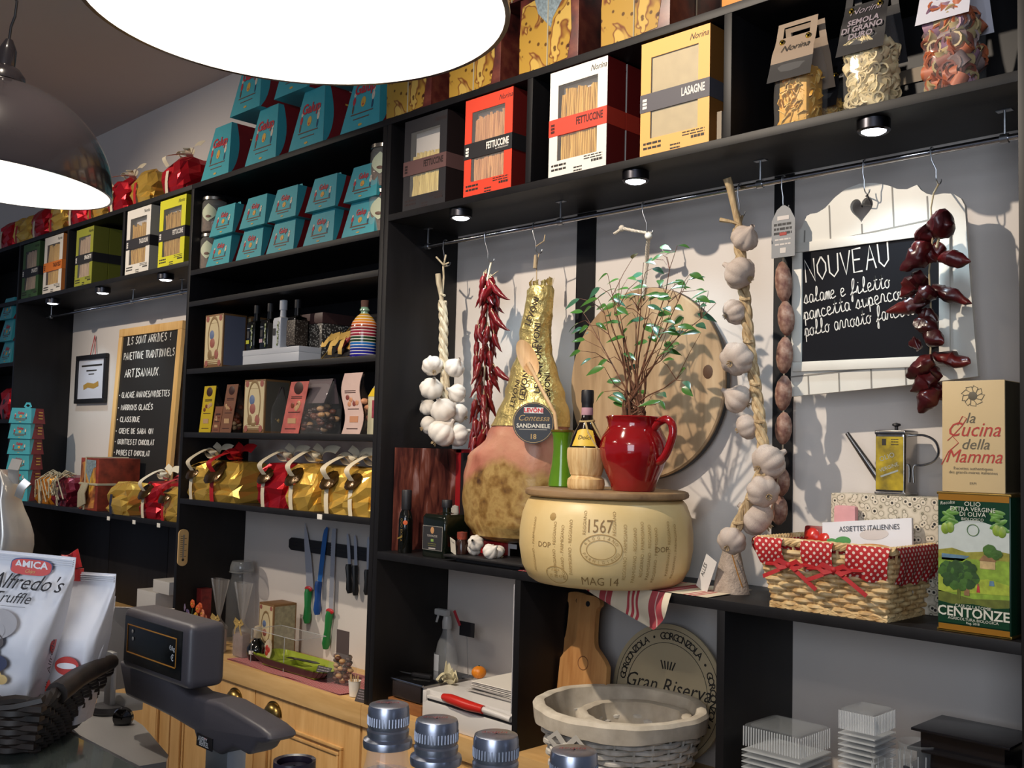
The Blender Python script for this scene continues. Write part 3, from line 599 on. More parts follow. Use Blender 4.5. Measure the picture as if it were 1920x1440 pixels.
# ================================================================== FOIL GIFT PARCELS
def foil(name, col, rough=.22):
    t = NT(name, rough, .6); v = t.voro(13, 'F1'); t.b.inputs['Base Color'].default_value = lin(col); t.bump(t.math('ADD', v, t.math('MULTIPLY', t.noise(40, 2), .12)), .45, .010); return t.m
GOLD = foil('gold_foil', '#f0c25a'); RED = foil('red_foil', '#c41c2a', .3); ORANGE = foil('orange_foil', '#e08a22', .35); PLUM = foil('plum_foil', '#7c2434', .25)
CREAM = mat('cream_ribbon', '#d8cbb0', .6); RRED = mat('red_ribbon', '#b3161c', .5); NAVY = mat('navy_ribbon', '#1f2238', .5); HOLE = mat('brown_cellophane', '#4a3416', .2, .55, var=.5, vs=30, bump=.7, bs=40)
def parcel(label, x, z, w_, d_, h, fm, rm, seed=1, rx=-.2, bow=True, y=None, group=None, hole=True, loop=.75, name='gift_parcel', cat='gift parcel'):
    r = thing(name, label, cat, (x, y or FRONT+.012+d_/2, z), 0, group); rr = random.Random(seed)
    J = {}
    def body(a, b, j=True):
        q = 2*PI*a; c, s = math.cos(q), math.sin(q); e = .42
        f = b/.62
        if b < .62: kx, ky, zz = 1+.03*math.sin(PI*f), 1+.04*math.sin(PI*f), b*h
        else:
            u = (b-.62)/.38; kx = math.cos(u*PI/2)**.55*.9+.1 if u < 1 else .1; ky = math.cos(u*PI/2)**.8*.92+.08 if u < 1 else .08; zz = h*(.62+.38*math.sin(u*PI/2)**.9) if u > 0 else .62*h
        if b < .06: kx *= .95+b*.8; ky *= .95+b*.8
        key = (round((a % 1)*997), round(b*997))
        if key not in J: J[key] = (rr.uniform(-1, 1), rr.uniform(-1, 1), rr.uniform(-1, 1))
        k = (.0120 if j and .03 < b < .98 else 0)
        return Vector((math.copysign(abs(c)**e, c)*w_/2*kx+J[key][0]*k, math.copysign(abs(s)**e, s)*d_/2*ky+J[key][1]*k, zz+J[key][2]*k*.5))
    o = MB().surf(body, 16, 8, cu=True, flat=True).build('wrapping', fm, r, sharp=0)
    fx = rx*w_/2
    def front(t):                        # a point on the front face, t = 0 bottom .. 1 ridge
        if t < .62: return Vector((fx, -d_/2*(1+.05*math.sin(PI*t/.62))-.006, t*h))
        u = (t-.62)/.38; return Vector((fx*(1-.3*u), -d_/2*(math.cos(u*PI/2)**.8*.92+.06)-.006, h*(.62+.38*math.sin(u*PI/2)**.9)+.004))
    if hole:
        m = MB(); c = front(.66); nrm = Vector((0, -1, .75)).normalized()
        T = Matrix.Translation(c+nrm*.002) @ Vector((0, 0, 1)).rotation_difference(nrm).to_matrix().to_4x4()
        m.lathe([(.001, .0015), (.26*w_*.7, .0012), (.34*w_*.75, -.006)], 11, 0, T, sy=.9, cap=False); m.build('window', HOLE, r)
    rw = .105*w_+.004
    m = MB(); m.ribbon([front(t) for t in (0.0, .15, .3, .45, .60)], rw, (0, -1, 0))
    if bow:
        top = front(.995)+Vector((0, d_*.05, 0))
        L = loop*h; f0 = front(.66); hw_ = d_/2
        m.ribbon(smooth([f0+Vector((0, -.004, 0)), f0+Vector((-.004, -.022, h*.22)), Vector((fx-.006, -hw_*.75, h+L*.16)), Vector((fx+.006, -hw_*.35, h+L*.26)), Vector((fx+.02, -.005, h+L*.14)), top]), rw*1.35, 'x')
        c = top+Vector((.012, 0, .004))
        m.ribbon(smooth([c, c+Vector((.03, -.035, .028)), c+Vector((.055, -.05, .020)), c+Vector((.045, -.03, .002)), c]), rw*1.2, (.35, -.3, 1))
        m.ribbon(smooth([c, c+Vector((-.035, -.02, .034)), c+Vector((-.060, -.03, .026)), c+Vector((-.045, -.01, .004)), c]), rw*1.2, (-.2, -.5, 1))
        m.ribbon(smooth([c, c+Vector((.05, -.01, .040)), c+Vector((.10, -.012, .046)), c+Vector((.13, -.01, .040))]), rw*1.3, (.1, -.8, .6))
        m.ribbon(smooth([c, c+Vector((-.02, .02, .035)), c+Vector((-.06, .02, .055))]), rw*1.1, (0, -.8, .5))
    m.build('ribbon', rm, r)
    return r
gp = 'foil parcels on the gift shelf'
def C2P(u, z, v): return XY(u, FRONT+.012, v)
for i, (u, fm, rm, w_, h, lb, lp) in enumerate(((337, GOLD, CREAM, .19, .165, 'gold foil parcel with a cream ribbon loop, at the left end of the middle shelf', 1.0), (400, GOLD, RRED, .25, .165, 'wide gold foil parcel tied with a red ribbon', .7),
        (496, RED, CREAM, .185, .168, 'red foil parcel with a white ribbon between gold ones', .9), (549, GOLD, CREAM, .19, .17, 'gold foil parcel just right of the red one, with trailing cream ribbon', 1.0),
        (616, GOLD, CREAM, .19, .165, 'gold foil parcel with cream ribbon, second from the right post', .8), (678, GOLD, CREAM, .165, .165, 'gold foil parcel with cream ribbon against the right post', .9))):
    x = C2P(u, 0, 950)+w_*.14
    x = max(x, XP[3]+.02+w_*.53); x = min(x, XP[4]-.026-w_*.53)
    parcel(lb, x, C2Z['gift'], w_, .20, h, fm, rm, 10+i, -.30, group=gp, loop=lp)
# low shelf of the certificate bay
X = lambda u, v: XY(u, FRONT+.012, v)
parcel('orange foil parcel tied with raffia, beside the blue box tower', -5.535, HAM, .215, .17, .155, ORANGE, CORD, 31, -.1, False, group='parcels on the low shelf', hole=False)
parcel('dark red striped parcel tied with a heap of raffia strands', -5.305, HAM, .20, .17, .155, PLUM, CORD, 32, -.1, False, group='parcels on the low shelf', hole=False)
rf = MB(); rr = random.Random(4)
for k in range(16):
    a = Vector((rr.uniform(-.08, .08), rr.uniform(-.09, -.02), .14+rr.uniform(0, .02))); rf.tube([a, a+Vector((rr.uniform(-.06, .06), -.03, .02)), a+Vector((rr.uniform(-.08, .02), -.07, -.02)), a+Vector((rr.uniform(-.05, .05), -.075, -.08-rr.uniform(0, .05)))], .003, 5)
rf.build('raffia', CORD, bpy.data.objects['gift_parcel.007'])
big_ = thing('cake_box', 'big rope-tied cake box with chocolate slices standing before the menu board', 'cake box', (-4.955, FRONT+.010+.1025, HAM))
NUT = NT('chocolate_cake_print', .4); NUT.col(NUT.ramp(NUT.noise(7, 3, None, 1.5), [(.34, '#4e2814'), (.44, '#9c5c2c'), (.52, '#c4843c'), (.58, '#d0a434'), (.66, '#7a4420')]))
cake_box(big_, .205, .25, [NUT.m, mat('fruit_print', '#8a3420', .5, var=.6, vs=22), ICE])
m = MB(); a = .104
m.tube([(-a, -a, .125), (a, -a, .125), (a, a, .125), (-a, a, .125)], .0055, 7, closed=True).tube([(-.04, -a, 0), (-.04, -a, .252), (-.04, a, .252), (-.04, a, 0)], .0055, 7)
for k in range(6): m.tube([(-.045+.01*k, -a-.006, .128), (-.06+.012*k, -a-.02, .08), (-.07+.014*k, -a-.014, .01+.004*k)], .006, 6)
m.build('rope', CORD, big_)
parcel('gold foil parcel with a navy ribbon, right of the rope-tied cake box', -4.62, HAM, .20, .15, .15, GOLD, NAVY, 33, -.3, False, group='parcels on the low shelf', hole=False, y=FRONT+.07)
parcel('red foil parcel with a broad white ribbon, below the menu board', X(266, 955)+.055, HAM, .20, .20, .165, RED, CREAM, 34, -.3, group='parcels on the low shelf', loop=1.0)
parcel('gold foil parcel with a red ribbon at the right end of the low shelf', min(X(305, 965)+.06, XP[3]-.11), HAM, .18, .20, .15, GOLD, RRED, 35, -.4, group='parcels on the low shelf')
# along the top of the certificate bay
tops = [(316, RED, CREAM, 'red foil parcel with a white ribbon, beside the large turquoise boxes'), (256, GOLD, RRED, 'gold foil parcel with a red ribbon, second from the turquoise boxes'), (212, RED, CREAM, 'red foil parcel right of the round lamp shade'),
        (172, GOLD, RRED, 'gold foil parcel half hidden by the lamp shade, fourth from the turquoise boxes'), (134, RED, CREAM, 'red foil parcel under the lamp rim, fifth from the turquoise boxes'), (98, GOLD, RRED, 'gold foil parcel under the lamp rim, sixth from the turquoise boxes'),
        (66, RED, CREAM, 'red foil parcel with a white stripe, above the dark green pasta box'), (33, GOLD, RRED, 'gold foil parcel with a red stripe, second from the left edge'), (4, RED, CREAM, 'red foil parcel cut by the left edge on top of the shelving')]
for i, (u, fm, rm, lb) in enumerate(tops):
    w_ = .20; x = XY(u, FRONT+.012, 470-.33*u)+.02
    parcel(lb, x, TOP, w_, .19, .17, fm, rm, 50+i, -.25, i in (0, 2), group='foil parcels on top of the shelving', hole=False, loop=.5)
# ================================================================== MIDDLE BAY: GLASS JARS
GLASS = mat('clear_glass', '#ffffff', .02, trans=1, ior=1.30); CRUMB = mat('biscuit_mix', '#6d5340', .7, var=.5, vs=60, bump=.6, bs=70)
LABELG = mat('pale_green_label', '#c8cdae', .6)
jar = thing('glass_jar', 'x', 'jar')
MB().lathe([(.050, .004), (.053, .012), (.053, .125), (.047, .138), (.048, .148)], 28).build('glass', mat('jar_film', '#e8e4dc', .05, alpha=.16, spec=.9), jar)
MB().lathe([(.001, .005), (.048, .006), (.049, .085), (.030, .098), (.001, .10)], 24, cap=False).build('contents', CRUMB, jar)
MB().lathe([(.050, .138), (.052, .140), (.052, .152), (.047, .156), (.001, .157)], 28, cap=False).build('lid', mat('tin_lid', '#a8a49c', .25, 1), jar)
m = MB(); m.surf(lambda a, b: ((.0535+.0006)*math.sin((a-.5)*1.35*math.sin(PI*max(.02, min(.98, b)))), -(.0541)*math.cos((a-.5)*1.35*math.sin(PI*max(.02, min(.98, b)))), .045+.075*b), 10, 12, 0)
m.ell((.0, -.0545, .066), (.012, .001, .006), 1).build('label', [LABELG, mat('print_brown', '#8c4a28', .6)], jar)
J = [(378, 'lower glass jar of biscuits at the left end of the turquoise boxes', 0, 0), (378, 'upper glass jar of biscuits at the left end of the turquoise boxes', 1, 0), (704, 'lower glass jar at the right end of the turquoise boxes', 0, 1), (704, 'upper glass jar at the right end of the turquoise boxes', 1, 1)]
for i, (u, lb, lv, sd) in enumerate(J):
    o = jar if i == 0 else copy_thing(jar)
    x = XP[3]+.075 if not sd else XP[4]-.026-.062
    o.location = (x, FRONT+.066, C2Z['mini']+.158*lv); o['label'] = lb; o['group'] = 'glass jars with oval labels'; o.rotation_euler = (0, 0, .55)
# ================================================================== BOTTLE SHELF
zB = C2Z['bottle']+.0005; yB = FRONT+.014
CR = mat('cream_card', '#d6c49a', .55); KB = mat('brown_card_edge', '#7e5a34', .6); BLG = mat('blue_grey_card', '#6f7488', .6); ORN = [mat('ornament_red', '#a05c50', .6), mat('ornament_blue', '#66789c', .6), mat('ornament_brown', '#8c7048', .6)]
def biscuit_carton(label, x, z, w_, d_, h, side=BLG, y=None, plain=False):
    r = thing('biscuit_carton', label, 'carton', (x+w_/2, (y or yB)+d_/2, z)); m = MB(); X_, Y_ = w_/2, d_/2
    m.bx(-X_, X_, -Y_, Y_, 0, h, 1, b=.0015); m.bx(-X_+.006, X_-.006, -Y_-.0008, -Y_, .014, h-.008, 0); m.bx(X_, X_+.0008, -Y_+.006, Y_-.006, .008, h-.008, 2)
    if not plain:
        T = TR((0, -Y_-.0008, h*.56), (PI/2, 0, 0)); E = Matrix.Diagonal((1, 1.9, 1, 1))
        m.lathe([(w_*.27, 0), (w_*.28, .001), (w_*.31, .001), (w_*.32, 0)], 24, 5, T @ E, cap=False)
        m.lathe([(.0001, .0012), (w_*.12, .0008), (w_*.13, 0)], 12, 4, T @ TR((-w_*.10, .012, 0)), cap=False); m.lathe([(.0001, .0012), (w_*.13, .0008), (w_*.14, 0)], 12, 3, T @ TR((-w_*.06, -.022, 0)), cap=False)
        for s in (-1, 1):
            m.lathe([(.0001, .0012), (w_*.11, .0008), (w_*.12, 0)], 10, 3 if s > 0 else 5, TR((s*w_*.18, -Y_-.0008, h*.24), (PI/2, 0, 0)) @ Matrix.Diagonal((1, 1.2, 1, 1)), cap=False)
            for zz in (.08, .92): m.lathe([(.0001, .001), (w_*.09, .0006)], 8, 3, TR((s*w_*.35, -Y_-.0008, h*zz), (PI/2, 0, 0)), cap=False)
        for k in range(2): m.bx(-w_*.32, w_*.32, -Y_-.0014, -Y_-.0008, h*(.145-.03*k), h*(.145-.03*k)+.0025, 5)
        m.bx(-w_*.26, w_*.26, -Y_-.0014, -Y_-.0008, h*.075, h*.098, 5)
        m.bx(-w_*.18, w_*.22, -Y_-.0014, -Y_-.0008, h*.83, h*.835, 5)
    return m.build('carton', [CR, KB, side]+ORN, r)
x0 = XY(382, yB, 680); wc = XY(416, yB, 680)-x0; hc = PY(385, 592, yB).z-zB
biscuit_carton('ornate cream biscuit carton with a blue side, left on the bottle shelf', x0, zB, wc, .105, hc)
biscuit_carton('dim grey-sided biscuit carton second in the row behind the cream one', x0+.003, zB, wc, .10, hc, mat('grey_card', '#5d5a58', .6), yB+.125, True)
def bottle(label, x, y, z, prof, mats, name='oil_bottle', sq=False, extra=None, cap=None, cat='bottle', rz=0):
    r = thing(name, label, cat, (x, y, z), rz)
    m = MB()
    if sq:
        e = .22
        for i in range(1):
            def f(a, b):
                t = b*(len(prof)-1); k = min(int(t), len(prof)-2); u = t-k; rr_ = prof[k][0]*(1-u)+prof[k+1][0]*u; zz = prof[k][1]*(1-u)+prof[k+1][1]*u
                q = 2*PI*a; c, s = math.cos(q), math.sin(q); ee = e if b < sq else 1
                return (math.copysign(abs(c)**ee, c)*rr_, math.copysign(abs(s)**ee, s)*rr_, zz)
            m.surf(f, 40, (len(prof)-1)*3+1, cu=True)
    else: m.lathe(prof, 28)
    m.build('glass', mats[0], r)
    if cap: MB().lathe(cap, 22).build('cap', mats[1], r)
    if extra: extra(r)
    return r
DGLASS = mat('dark_bottle_glass', '#0c0d0a', .08, coat=.5); WCER = mat('white_ceramic', '#c9ccd2', .35); DLAB = mat('dark_label', '#2a2a2c', .6); GRN = mat('olive_green_print', '#5d6c2a', .6); YEL = mat('lime_label', '#b9bb22', .6); PKL = mat('pink_label', '#b59aa4', .6)
def olives(r, w_, z0, z1, dark=False, seed=1, face=None):
    m = MB(); q = random.Random(seed); y = -w_-.0012
    for k in range(11):
        z = z0+(z1-z0)*(k+.5)/11
        m.lathe([(.0001, .001), (.0045, .0006)], 8, 1 if (k % 3) else 0, TR((w_*.45+q.uniform(-.004, .004), y, z), (PI/2, 0, 0)), cap=False)
        m.bx(w_*.35, w_*.7, y-.0004, y, z+.004, z+.0055, 0)
    m.bx(-w_*.75, -w_*.05, y-.0004, y, z1-.012, z1-.010, 2).bx(-w_*.7, -w_*.1, y-.0006, y, z0+(z1-z0)*.45, z0+(z1-z0)*.75, 3)
    m.build('label', [GRN, mat('olive_pale', '#b9bfa8', .5), WCER, DLAB if not dark else DLAB], r)
def patch(r, col, x0, x1, z0, z1, y):
    MB().bx(x0, x1, y-.0012, y, z0, z1).build('price_label', col, r)
box_w = thing('white_tray_box', 'flat white lidded box with the oil bottles standing on it', 'box', (XY(455, yB, 680), yB, zB))
bw = XY(560, yB, 672)-XY(455, yB, 680); hb = PY(456, 658, yB).z-zB
MB().bx(0, bw, 0, .17, 0, hb*.62, b=.001).build('base', WCER, box_w); MB().bx(-.001, bw+.001, -.001, .171, hb*.62, hb, b=.001).build('lid', WCER, box_w)
zt = zB+hb+.0005; sqp = [(.027, 0), (.0285, .004), (.0285, .105), (.026, .115), (.012, .122), (.0105, .165), (.012, .168)]
capd = [(.0125, .150), (.0128, .152), (.0128, .182), (.011, .184)]
hx = lambda u, v: XY(u, yB+.05, v)
for i, (u, lb, ex) in enumerate(((482, 'dark oil bottle with a lime price label, on the white box', lambda r: (olives(r, .0285, .01, .10, seed=1), patch(r, YEL, -.024, -.002, .028, .042, -.030))),
                                 (507, 'dark oil bottle with a pink price label, beside the white bottle', lambda r: (olives(r, .0285, .01, .10, seed=2), patch(r, PKL, -.024, -.002, .028, .042, -.030))))):
    bottle(lb, hx(u, 650), yB+.045, zt, sqp, [DGLASS, DARK], sq=.55, extra=ex, cap=capd)
bottle('white ceramic oil bottle with olive branches, on the white box', hx(531, 650), yB+.045, zt, [(a*1.0, b*1.02) for a, b in sqp], [WCER, WCER], sq=.55, extra=lambda r: olives(r, .0285, .01, .10, True, 3), cap=[(.0145, .150), (.015, .152), (.015, .186), (.013, .188)])
bottle('dark bottle with a brown patterned sleeve, right of the white bottle', hx(556, 650), yB+.05, zt, sqp, [DGLASS, DARK], sq=.55, cap=capd, extra=lambda r: MB().box((0, 0, .055), (.058, .058, .098), b=.004).build('sleeve', _spk, r)) if False else None
SPK = NT('brown_speckle_print', .5); SPK.col(SPK.ramp(SPK.voro(150, 'F1'), [(.25, '#8f8578'), (.4, '#3a3028')])); SPK = SPK.m
bottle('dark bottle with a brown patterned sleeve, right of the white bottle', hx(556, 650), yB+.05, zt, sqp, [DGLASS, DARK], sq=.55, cap=capd, extra=lambda r: MB().box((0, 0, .055), (.0585, .0585, .098), b=.004).build('sleeve', SPK, r))
tin = thing('patterned_tin', 'grey speckled gift tin behind the gold-ribboned tray', 'tin', (XY(592, yB+.12, 640), yB+.17, zB))
GSP = NT('grey_speckle_print', .5); GSP.col(GSP.ramp(GSP.voro(120, 'F1'), [(.25, '#c2bdb2'), (.42, '#3e3a36')])); GSP = GSP.m
MB().box((0, 0, .075), (.15, .15, .15), b=.006).build('body', GSP, tin); MB().box((0, 0, .17), (.153, .153, .042), b=.006).build('lid', mat('dim_red_brown', '#4a3230', .5), tin)
ht = thing('gift_tray', 'slanting black gift tray with gold paper bows', 'gift tray', (XY(628, yB, 665), yB+.085, zB), 0)
hw = .105
m = MB(); m.bx(-hw, hw, -.06, .075, 0, .006, 0, b=.001)
m.add([(-hw, -.07, .0), (hw, -.07, .0), (hw+.03, .06, .17), (-hw+.06, .06, .17), (-hw, -.064, .0), (hw, -.064, .0), (hw+.03, .066, .17), (-hw+.06, .066, .17)], [[0, 1, 2, 3], [7, 6, 5, 4], [0, 4, 5, 1], [1, 5, 6, 2], [2, 6, 7, 3], [3, 7, 4, 0]], 0)
m.tube([(-hw+.06, .06, .172), (-hw, -.07, .003), (hw, -.07, .003), (hw+.03, .06, .172)], .0018, 6, 1)
m.build('tray', [DARK, mat('gold_edge', '#b89a58', .4, 1)], ht)
GPAP = mat('gold_paper', '#b9974e', .45, .4)
for k, (x, c) in enumerate(((-.035, '#a03038'), (.025, '#b07f2c'), (.080, '#5c6c88'))):
    m = MB(); m.tube([(x, -.045, .03), (x+.025, .02, .12)], .012, 10); m.build('chocolate_tube', mat('tube_%d' % k, c, .4), ht)
    if k < 2:
        m = MB(); m.ribbon([(x-.045, -.055, .085), (x-.01, -.075, .075), (x+.025, -.06, .085)], .03, (0, -1, .5)).ribbon([(x-.02, -.07, .078), (x-.03, -.085, .05), (x-.045, -.088, .052)], .022, (0, -1, .3)).ribbon([(x+.005, -.07, .075), (x+.01, -.09, .03), (x+.008, -.088, .012)], .024, (0, -1, .2)); m.build('paper_bow', GPAP, ht)
m = MB(); m.ribbon([(.055, -.062, .045), (.075, -.05, .10), (.105, -.03, .15)], .022, (-.2, -1, .3)); m.build('gold_tag', GPAP, ht)
ST = NT('rainbow_glaze', .15); _z = ST.sep()[2]
_cl = ['#241a86', '#1f1f90', '#1d2a86', '#1a4c9c', '#1d6ab4', '#1c3a22', '#203c24', '#8a2436', '#8e2038', '#742024', '#9c3a20', '#c86a28', '#d08c2c', '#c8962c', '#b98a30']
_base = ST.ramp(ST.math('DIVIDE', _z, .155), [(k/15+.001, c) for k, c in enumerate(_cl)], True)
_w = ST.math('LESS_THAN', ST.math('FRACT', ST.math('DIVIDE', _z, .0103)), .26)
ST.col(ST.mix(_w, _base, '#e6ded6')); ST = ST.m
sb = bottle('ceramic bottle with rainbow stripes against the right post', XY(682, yB+.055, 640), yB+.055, zB, [(.044, 0), (.047, .004), (.047, .105), (.043, .122), (.030, .142), (.016, .155)], [ST, KB], name='striped_bottle')
MB().lathe([(.015, .153), (.013, .162), (.018, .166), (.017, .171), (.013, .174), (.014, .178)], 24).build('neck', mat('green_glaze', '#7fa088', .15), sb); MB().lathe([(.013, .177), (.0145, .20), (.013, .202)], 20).build('cork', mat('dark_cork', '#54362c', .8), sb)
# ================================================================== SWEETS SHELF
zS = C2Z['choc']+.0005; yS = FRONT+.016
BROWNOVAL = mat('brown_oval', '#3c1e16', .5)
def sweet_bag(label, q0, q1, vt, lean, front, side, d_=.06, ov=True, seed=1, cols=('#7a3a20', '#c09a70'), curve=0, cat='sweet bag', word=None):
    x0, x1 = XY(q0[0], yS, q0[1]), XY(q1[0], yS, q1[1]); w_ = x1-x0; h = min(PY((q0[0]+q1[0])/2+lean*.0, vt, yS).z-zS, .242)
    r = thing('sweet_bag', label, cat, ((x0+x1)/2, yS, zS)); L = lean
    def fx(b): return L*b + curve*math.sin(2*PI*b)
    m = MB(); N = 14
    m.surf(lambda a, b: ((a-.5)*w_+fx(b), -.002+.008*b, b*h), 2, N, 0).surf(lambda a, b: ((a-.5)*w_+fx(b), .0+.008*b, b*h), 2, N, 0)
    for s, aa in ((-1, 0), (1, 1)): m.surf(lambda a, b: ((aa-.5)*w_+fx(b), -.002+.008*b+.002*a, b*h), 2, N, 0)
    if ov:
        b = .87; m.lathe([(.0001, .0015), (w_*.23, .001), (w_*.26, 0)], 16, 1, TR((fx(b), -.002+.008*b-.0005, b*h), (PI/2, 0, 0)) @ Matrix.Diagonal((1, .8, 1, 1)), cap=False)
    q = random.Random(seed)
    for k in range(5):
        b = q.uniform(.48, .60); m.ell((fx(b)+q.uniform(-.3, .3)*w_, -.003+.008*b, b*h), (w_*.10, .001, w_*.09), 2 if k % 2 else 3, n=8, m=6)
    for b in (.70, .67, .40, .08): m.bx(fx(b)-w_*.3, fx(b)+w_*.3, -.003+.008*b, -.002+.008*b, b*h, b*h+.0028, 1)
    m.box((fx(.24), -.003+.002, .24*h), (w_*.45, .0012, h*.10), 3)
    m.build('front_card', [front, BROWNOVAL, mat('sweet_%s' % cols[0][1:], cols[0], .4), mat('sweet_%s' % cols[1][1:], cols[1], .4)], r)
    m = MB(); q = random.Random(seed+9)
    hb_ = h*.62
    for k in range(26): m.ell((q.uniform(-.38, .42)*w_+fx(.25), .012+q.uniform(.0, d_-.02), .014+q.uniform(0, hb_-.03)), (.015, .013, .011), q.randrange(2), TR(rot=(0, 0, 0)), n=8, m=6)
    o = m.build('sweets', [mat('sweet_%s' % cols[0][1:], cols[0], .4), mat('sweet_%s' % cols[1][1:], cols[1], .4)], r); o['kind'] = 'stuff'
    def g(a, b):
        qn = PI*(a-.5); return ((a-.5)*w_*(1.02)+fx(b), .006+.008*b+math.cos(qn)**.4*(d_*(1 if b < .6 else 1-(b-.6)*2.2)), b*h*.98)
    MB().surf(g, 14, 12).build('bag_film', side, r)
    return r
FILMD = mat('tinted_film', '#6a5a52', .08, alpha=.25, spec=.8)
sweet_bag('yellow fronted chocolate bag, first on the sweets shelf', (373.5, 812), (395, 812), 724, .018, mat('yellow_card', '#c8ac14', .45), FILMD, seed=2)
sweet_bag('brown fronted chocolate bag leaning beside the yellow one', (412, 813), (433, 813), 721, .032, mat('tan_card', '#7c5038', .5), FILMD, seed=3)
sweet_bag('low brown chocolate bag between the yellow and tan ones', (397, 813), (411, 813), 762, .012, mat('rust_card', '#7c4a30', .5), FILMD, ov=False, seed=4)
x0 = XY(455, yS, 813); wc = XY(494, yS, 813)-x0; hc = PY(456, 713, yS).z-zS
biscuit_carton('ornate cream biscuit carton on the sweets shelf', x0, zS, wc, .11, hc, mat('olive_grey_card', '#5a5448', .6), yS)
def clear_bag(label, u, w_, d_, h, cols, card=None, n=40, s=.016, seed=1, y=None, x=None, z=None, oz=.5, nm='biscuit_bag', cat='sweet bag'):
    r = thing(nm, label, cat, (x if x is not None else XY(u, (y or yS)+d_/2, 800), (y or yS)+d_/2, z or zS)); q = random.Random(seed); m = MB()
    ms = [mat('sweet_%s' % c[1:], c, .45) for c in cols]
    for k in range(n): m.ell((q.uniform(-.5, .5)*(w_-2*s), q.uniform(-.5, .5)*(d_-2*s), s*.7+q.uniform(0, 1)*(h*oz)), (s, s*.9, s*.65), q.randrange(len(ms)), n=9, m=6)
    o = m.build('sweets', ms, r); o['kind'] = 'stuff'
    MB().surf(lambda a, b: (math.copysign(abs(math.cos(2*PI*a))**.5, math.cos(2*PI*a))*w_/2*(1+.03*math.sin(19*a+9*b)), math.copysign(abs(math.sin(2*PI*a))**.5, math.sin(2*PI*a))*d_/2*(1 if b < .6 else 1-(b-.6)*2.3), b*h), 32, 14, cu=True).build('bag_film', FILM, r)
    if card: MB().add([(-w_*.42, -d_*.30, h*.58), (w_*.42, -d_*.30, h*.58), (w_*.5, -.004, h*1.05), (-w_*.5, -.004, h*1.05), (-w_*.42, d_*.30, h*.58), (w_*.42, d_*.30, h*.58), (w_*.5, .004, h*1.05), (-w_*.5, .004, h*1.05)], [[0, 1, 2, 3], [5, 4, 7, 6], [3, 2, 6, 7]]).build('header_card', card, r)
    return r
clear_bag('clear bag of round biscuits between the cream carton and the pink bag', 513, .10, .10, .17, ('#b38f54', '#c2a061'), mat('taupe_card', '#5a4a4c', .6), 18, .026, 5, y=yS+.02, oz=.45)
sweet_bag('pink and coral fronted chocolate bag', (527, 814), (560, 814), 716, .045, NT('coral_card').col(NT('coral_tmp').m.node_tree.nodes['Principled BSDF'].inputs['Base Color'] if 0 else _M['coral_card'].node_tree.nodes['Principled BSDF'].inputs[0]).m if 0 else mat('coral_card', '#c4645a', .45, var=.3, vs=22), FILMD, seed=6)
clear_bag('clear bag of dark chocolate clusters with nuts', 601, .15, .11, .19, ('#3a2018', '#5c3020', '#301a14', '#a8825c'), mat('taupe_card2', '#54454a', .6), 60, .016, 7)
sweet_bag('pale pink wavy-fronted sweet bag near the right post', (641, 815), (675, 815), 699, -.004, mat('blush_card', '#c2a69c', .55, var=.05, vs=40), FILMD, seed=8, ov=False, curve=.016, cols=('#7c3c34', '#b98260'))
hs = thing('house_carton', 'yellow and white gable-topped carton cut off by the right post', 'carton', (XP[4]-.026-.04, yS+.02, zS))
m = MB(); m.bx(-.036, .036, 0, .07, 0, .125, 0, b=.001).prism([(-.036, .125), (.036, .125), (.036, .21)], .07, 0).prism([(-.0365, .128), (.0362, .128), (.0362, .165), (-.012, .155)], .001, 1, TR((0, -.001, 0))).bx(-.012, .035, -.001, 0, .055, .115, 2)
m.build('carton', [mat('pale_card', '#b9b294', .55), mat('bright_yellow', '#d4b21c', .5), mat('pink_picture', '#8c3040', .5, var=.5, vs=50)], hs)
# ================================================================== CERTIFICATE AND MENU BOARD
yW = WALL-.004
a, b = PY(143, 668, yW-.016), PY(200, 649, yW-.016); c = PY(141.5, 757, yW-.016)
ce = thing('framed_certificate', 'certificate in a black frame hung from a red ribbon', 'picture', ((a.x+b.x)/2, yW, c.z)); cw, chh = b.x-a.x, a.z-c.z
m = MB(); f = .026
for q in ((-cw/2, cw/2, 0, f), (-cw/2, cw/2, chh-f, chh)): m.bx(q[0], q[1], -.018, 0, q[2], q[3], b=.003)
for q in ((-cw/2, -cw/2+f), (cw/2-f, cw/2)): m.bx(q[0], q[1], -.018, 0, f, chh-f, b=.003)
m.build('frame', DARK, ce)
m = MB(); m.bx(-cw/2+f, cw/2-f, -.008, -.002, f, chh-f, 0)
for k, (wd, zz, hh) in enumerate(((.08, .90, .008), (.26, .76, .010), (.13, .66, .008), (.07, .59, .006))): m.bx(-wd*cw*1.3, wd*cw*1.3, -.0086, -.008, chh*zz, chh*zz+hh, 1)
m.ribbon([(-cw*.24, -.0085, chh*.33), (-cw*.1, -.0085, chh*.38), (cw*.1, -.0085, chh*.35), (cw*.25, -.0085, chh*.40)], .028, (0, -1, 0), 2)
m.build('document', [mat('cool_paper', '#c3c3cc', .6), INK, mat('gold_seal', '#a8823e', .5)], ce)
t = PY(178, 629, yW-.006)
m = MB(); m.ribbon([(-.028, -.008, chh-.004), (t.x-ce.location.x, -.006, t.z-c.z)], .008, (0, -1, 0)).ribbon([(.04, -.008, chh-.004), (t.x-ce.location.x, -.006, t.z-c.z)], .008, (0, -1, 0)); m.build('hanging_ribbon', mat('crimson_ribbon', '#b0202c', .5), ce)
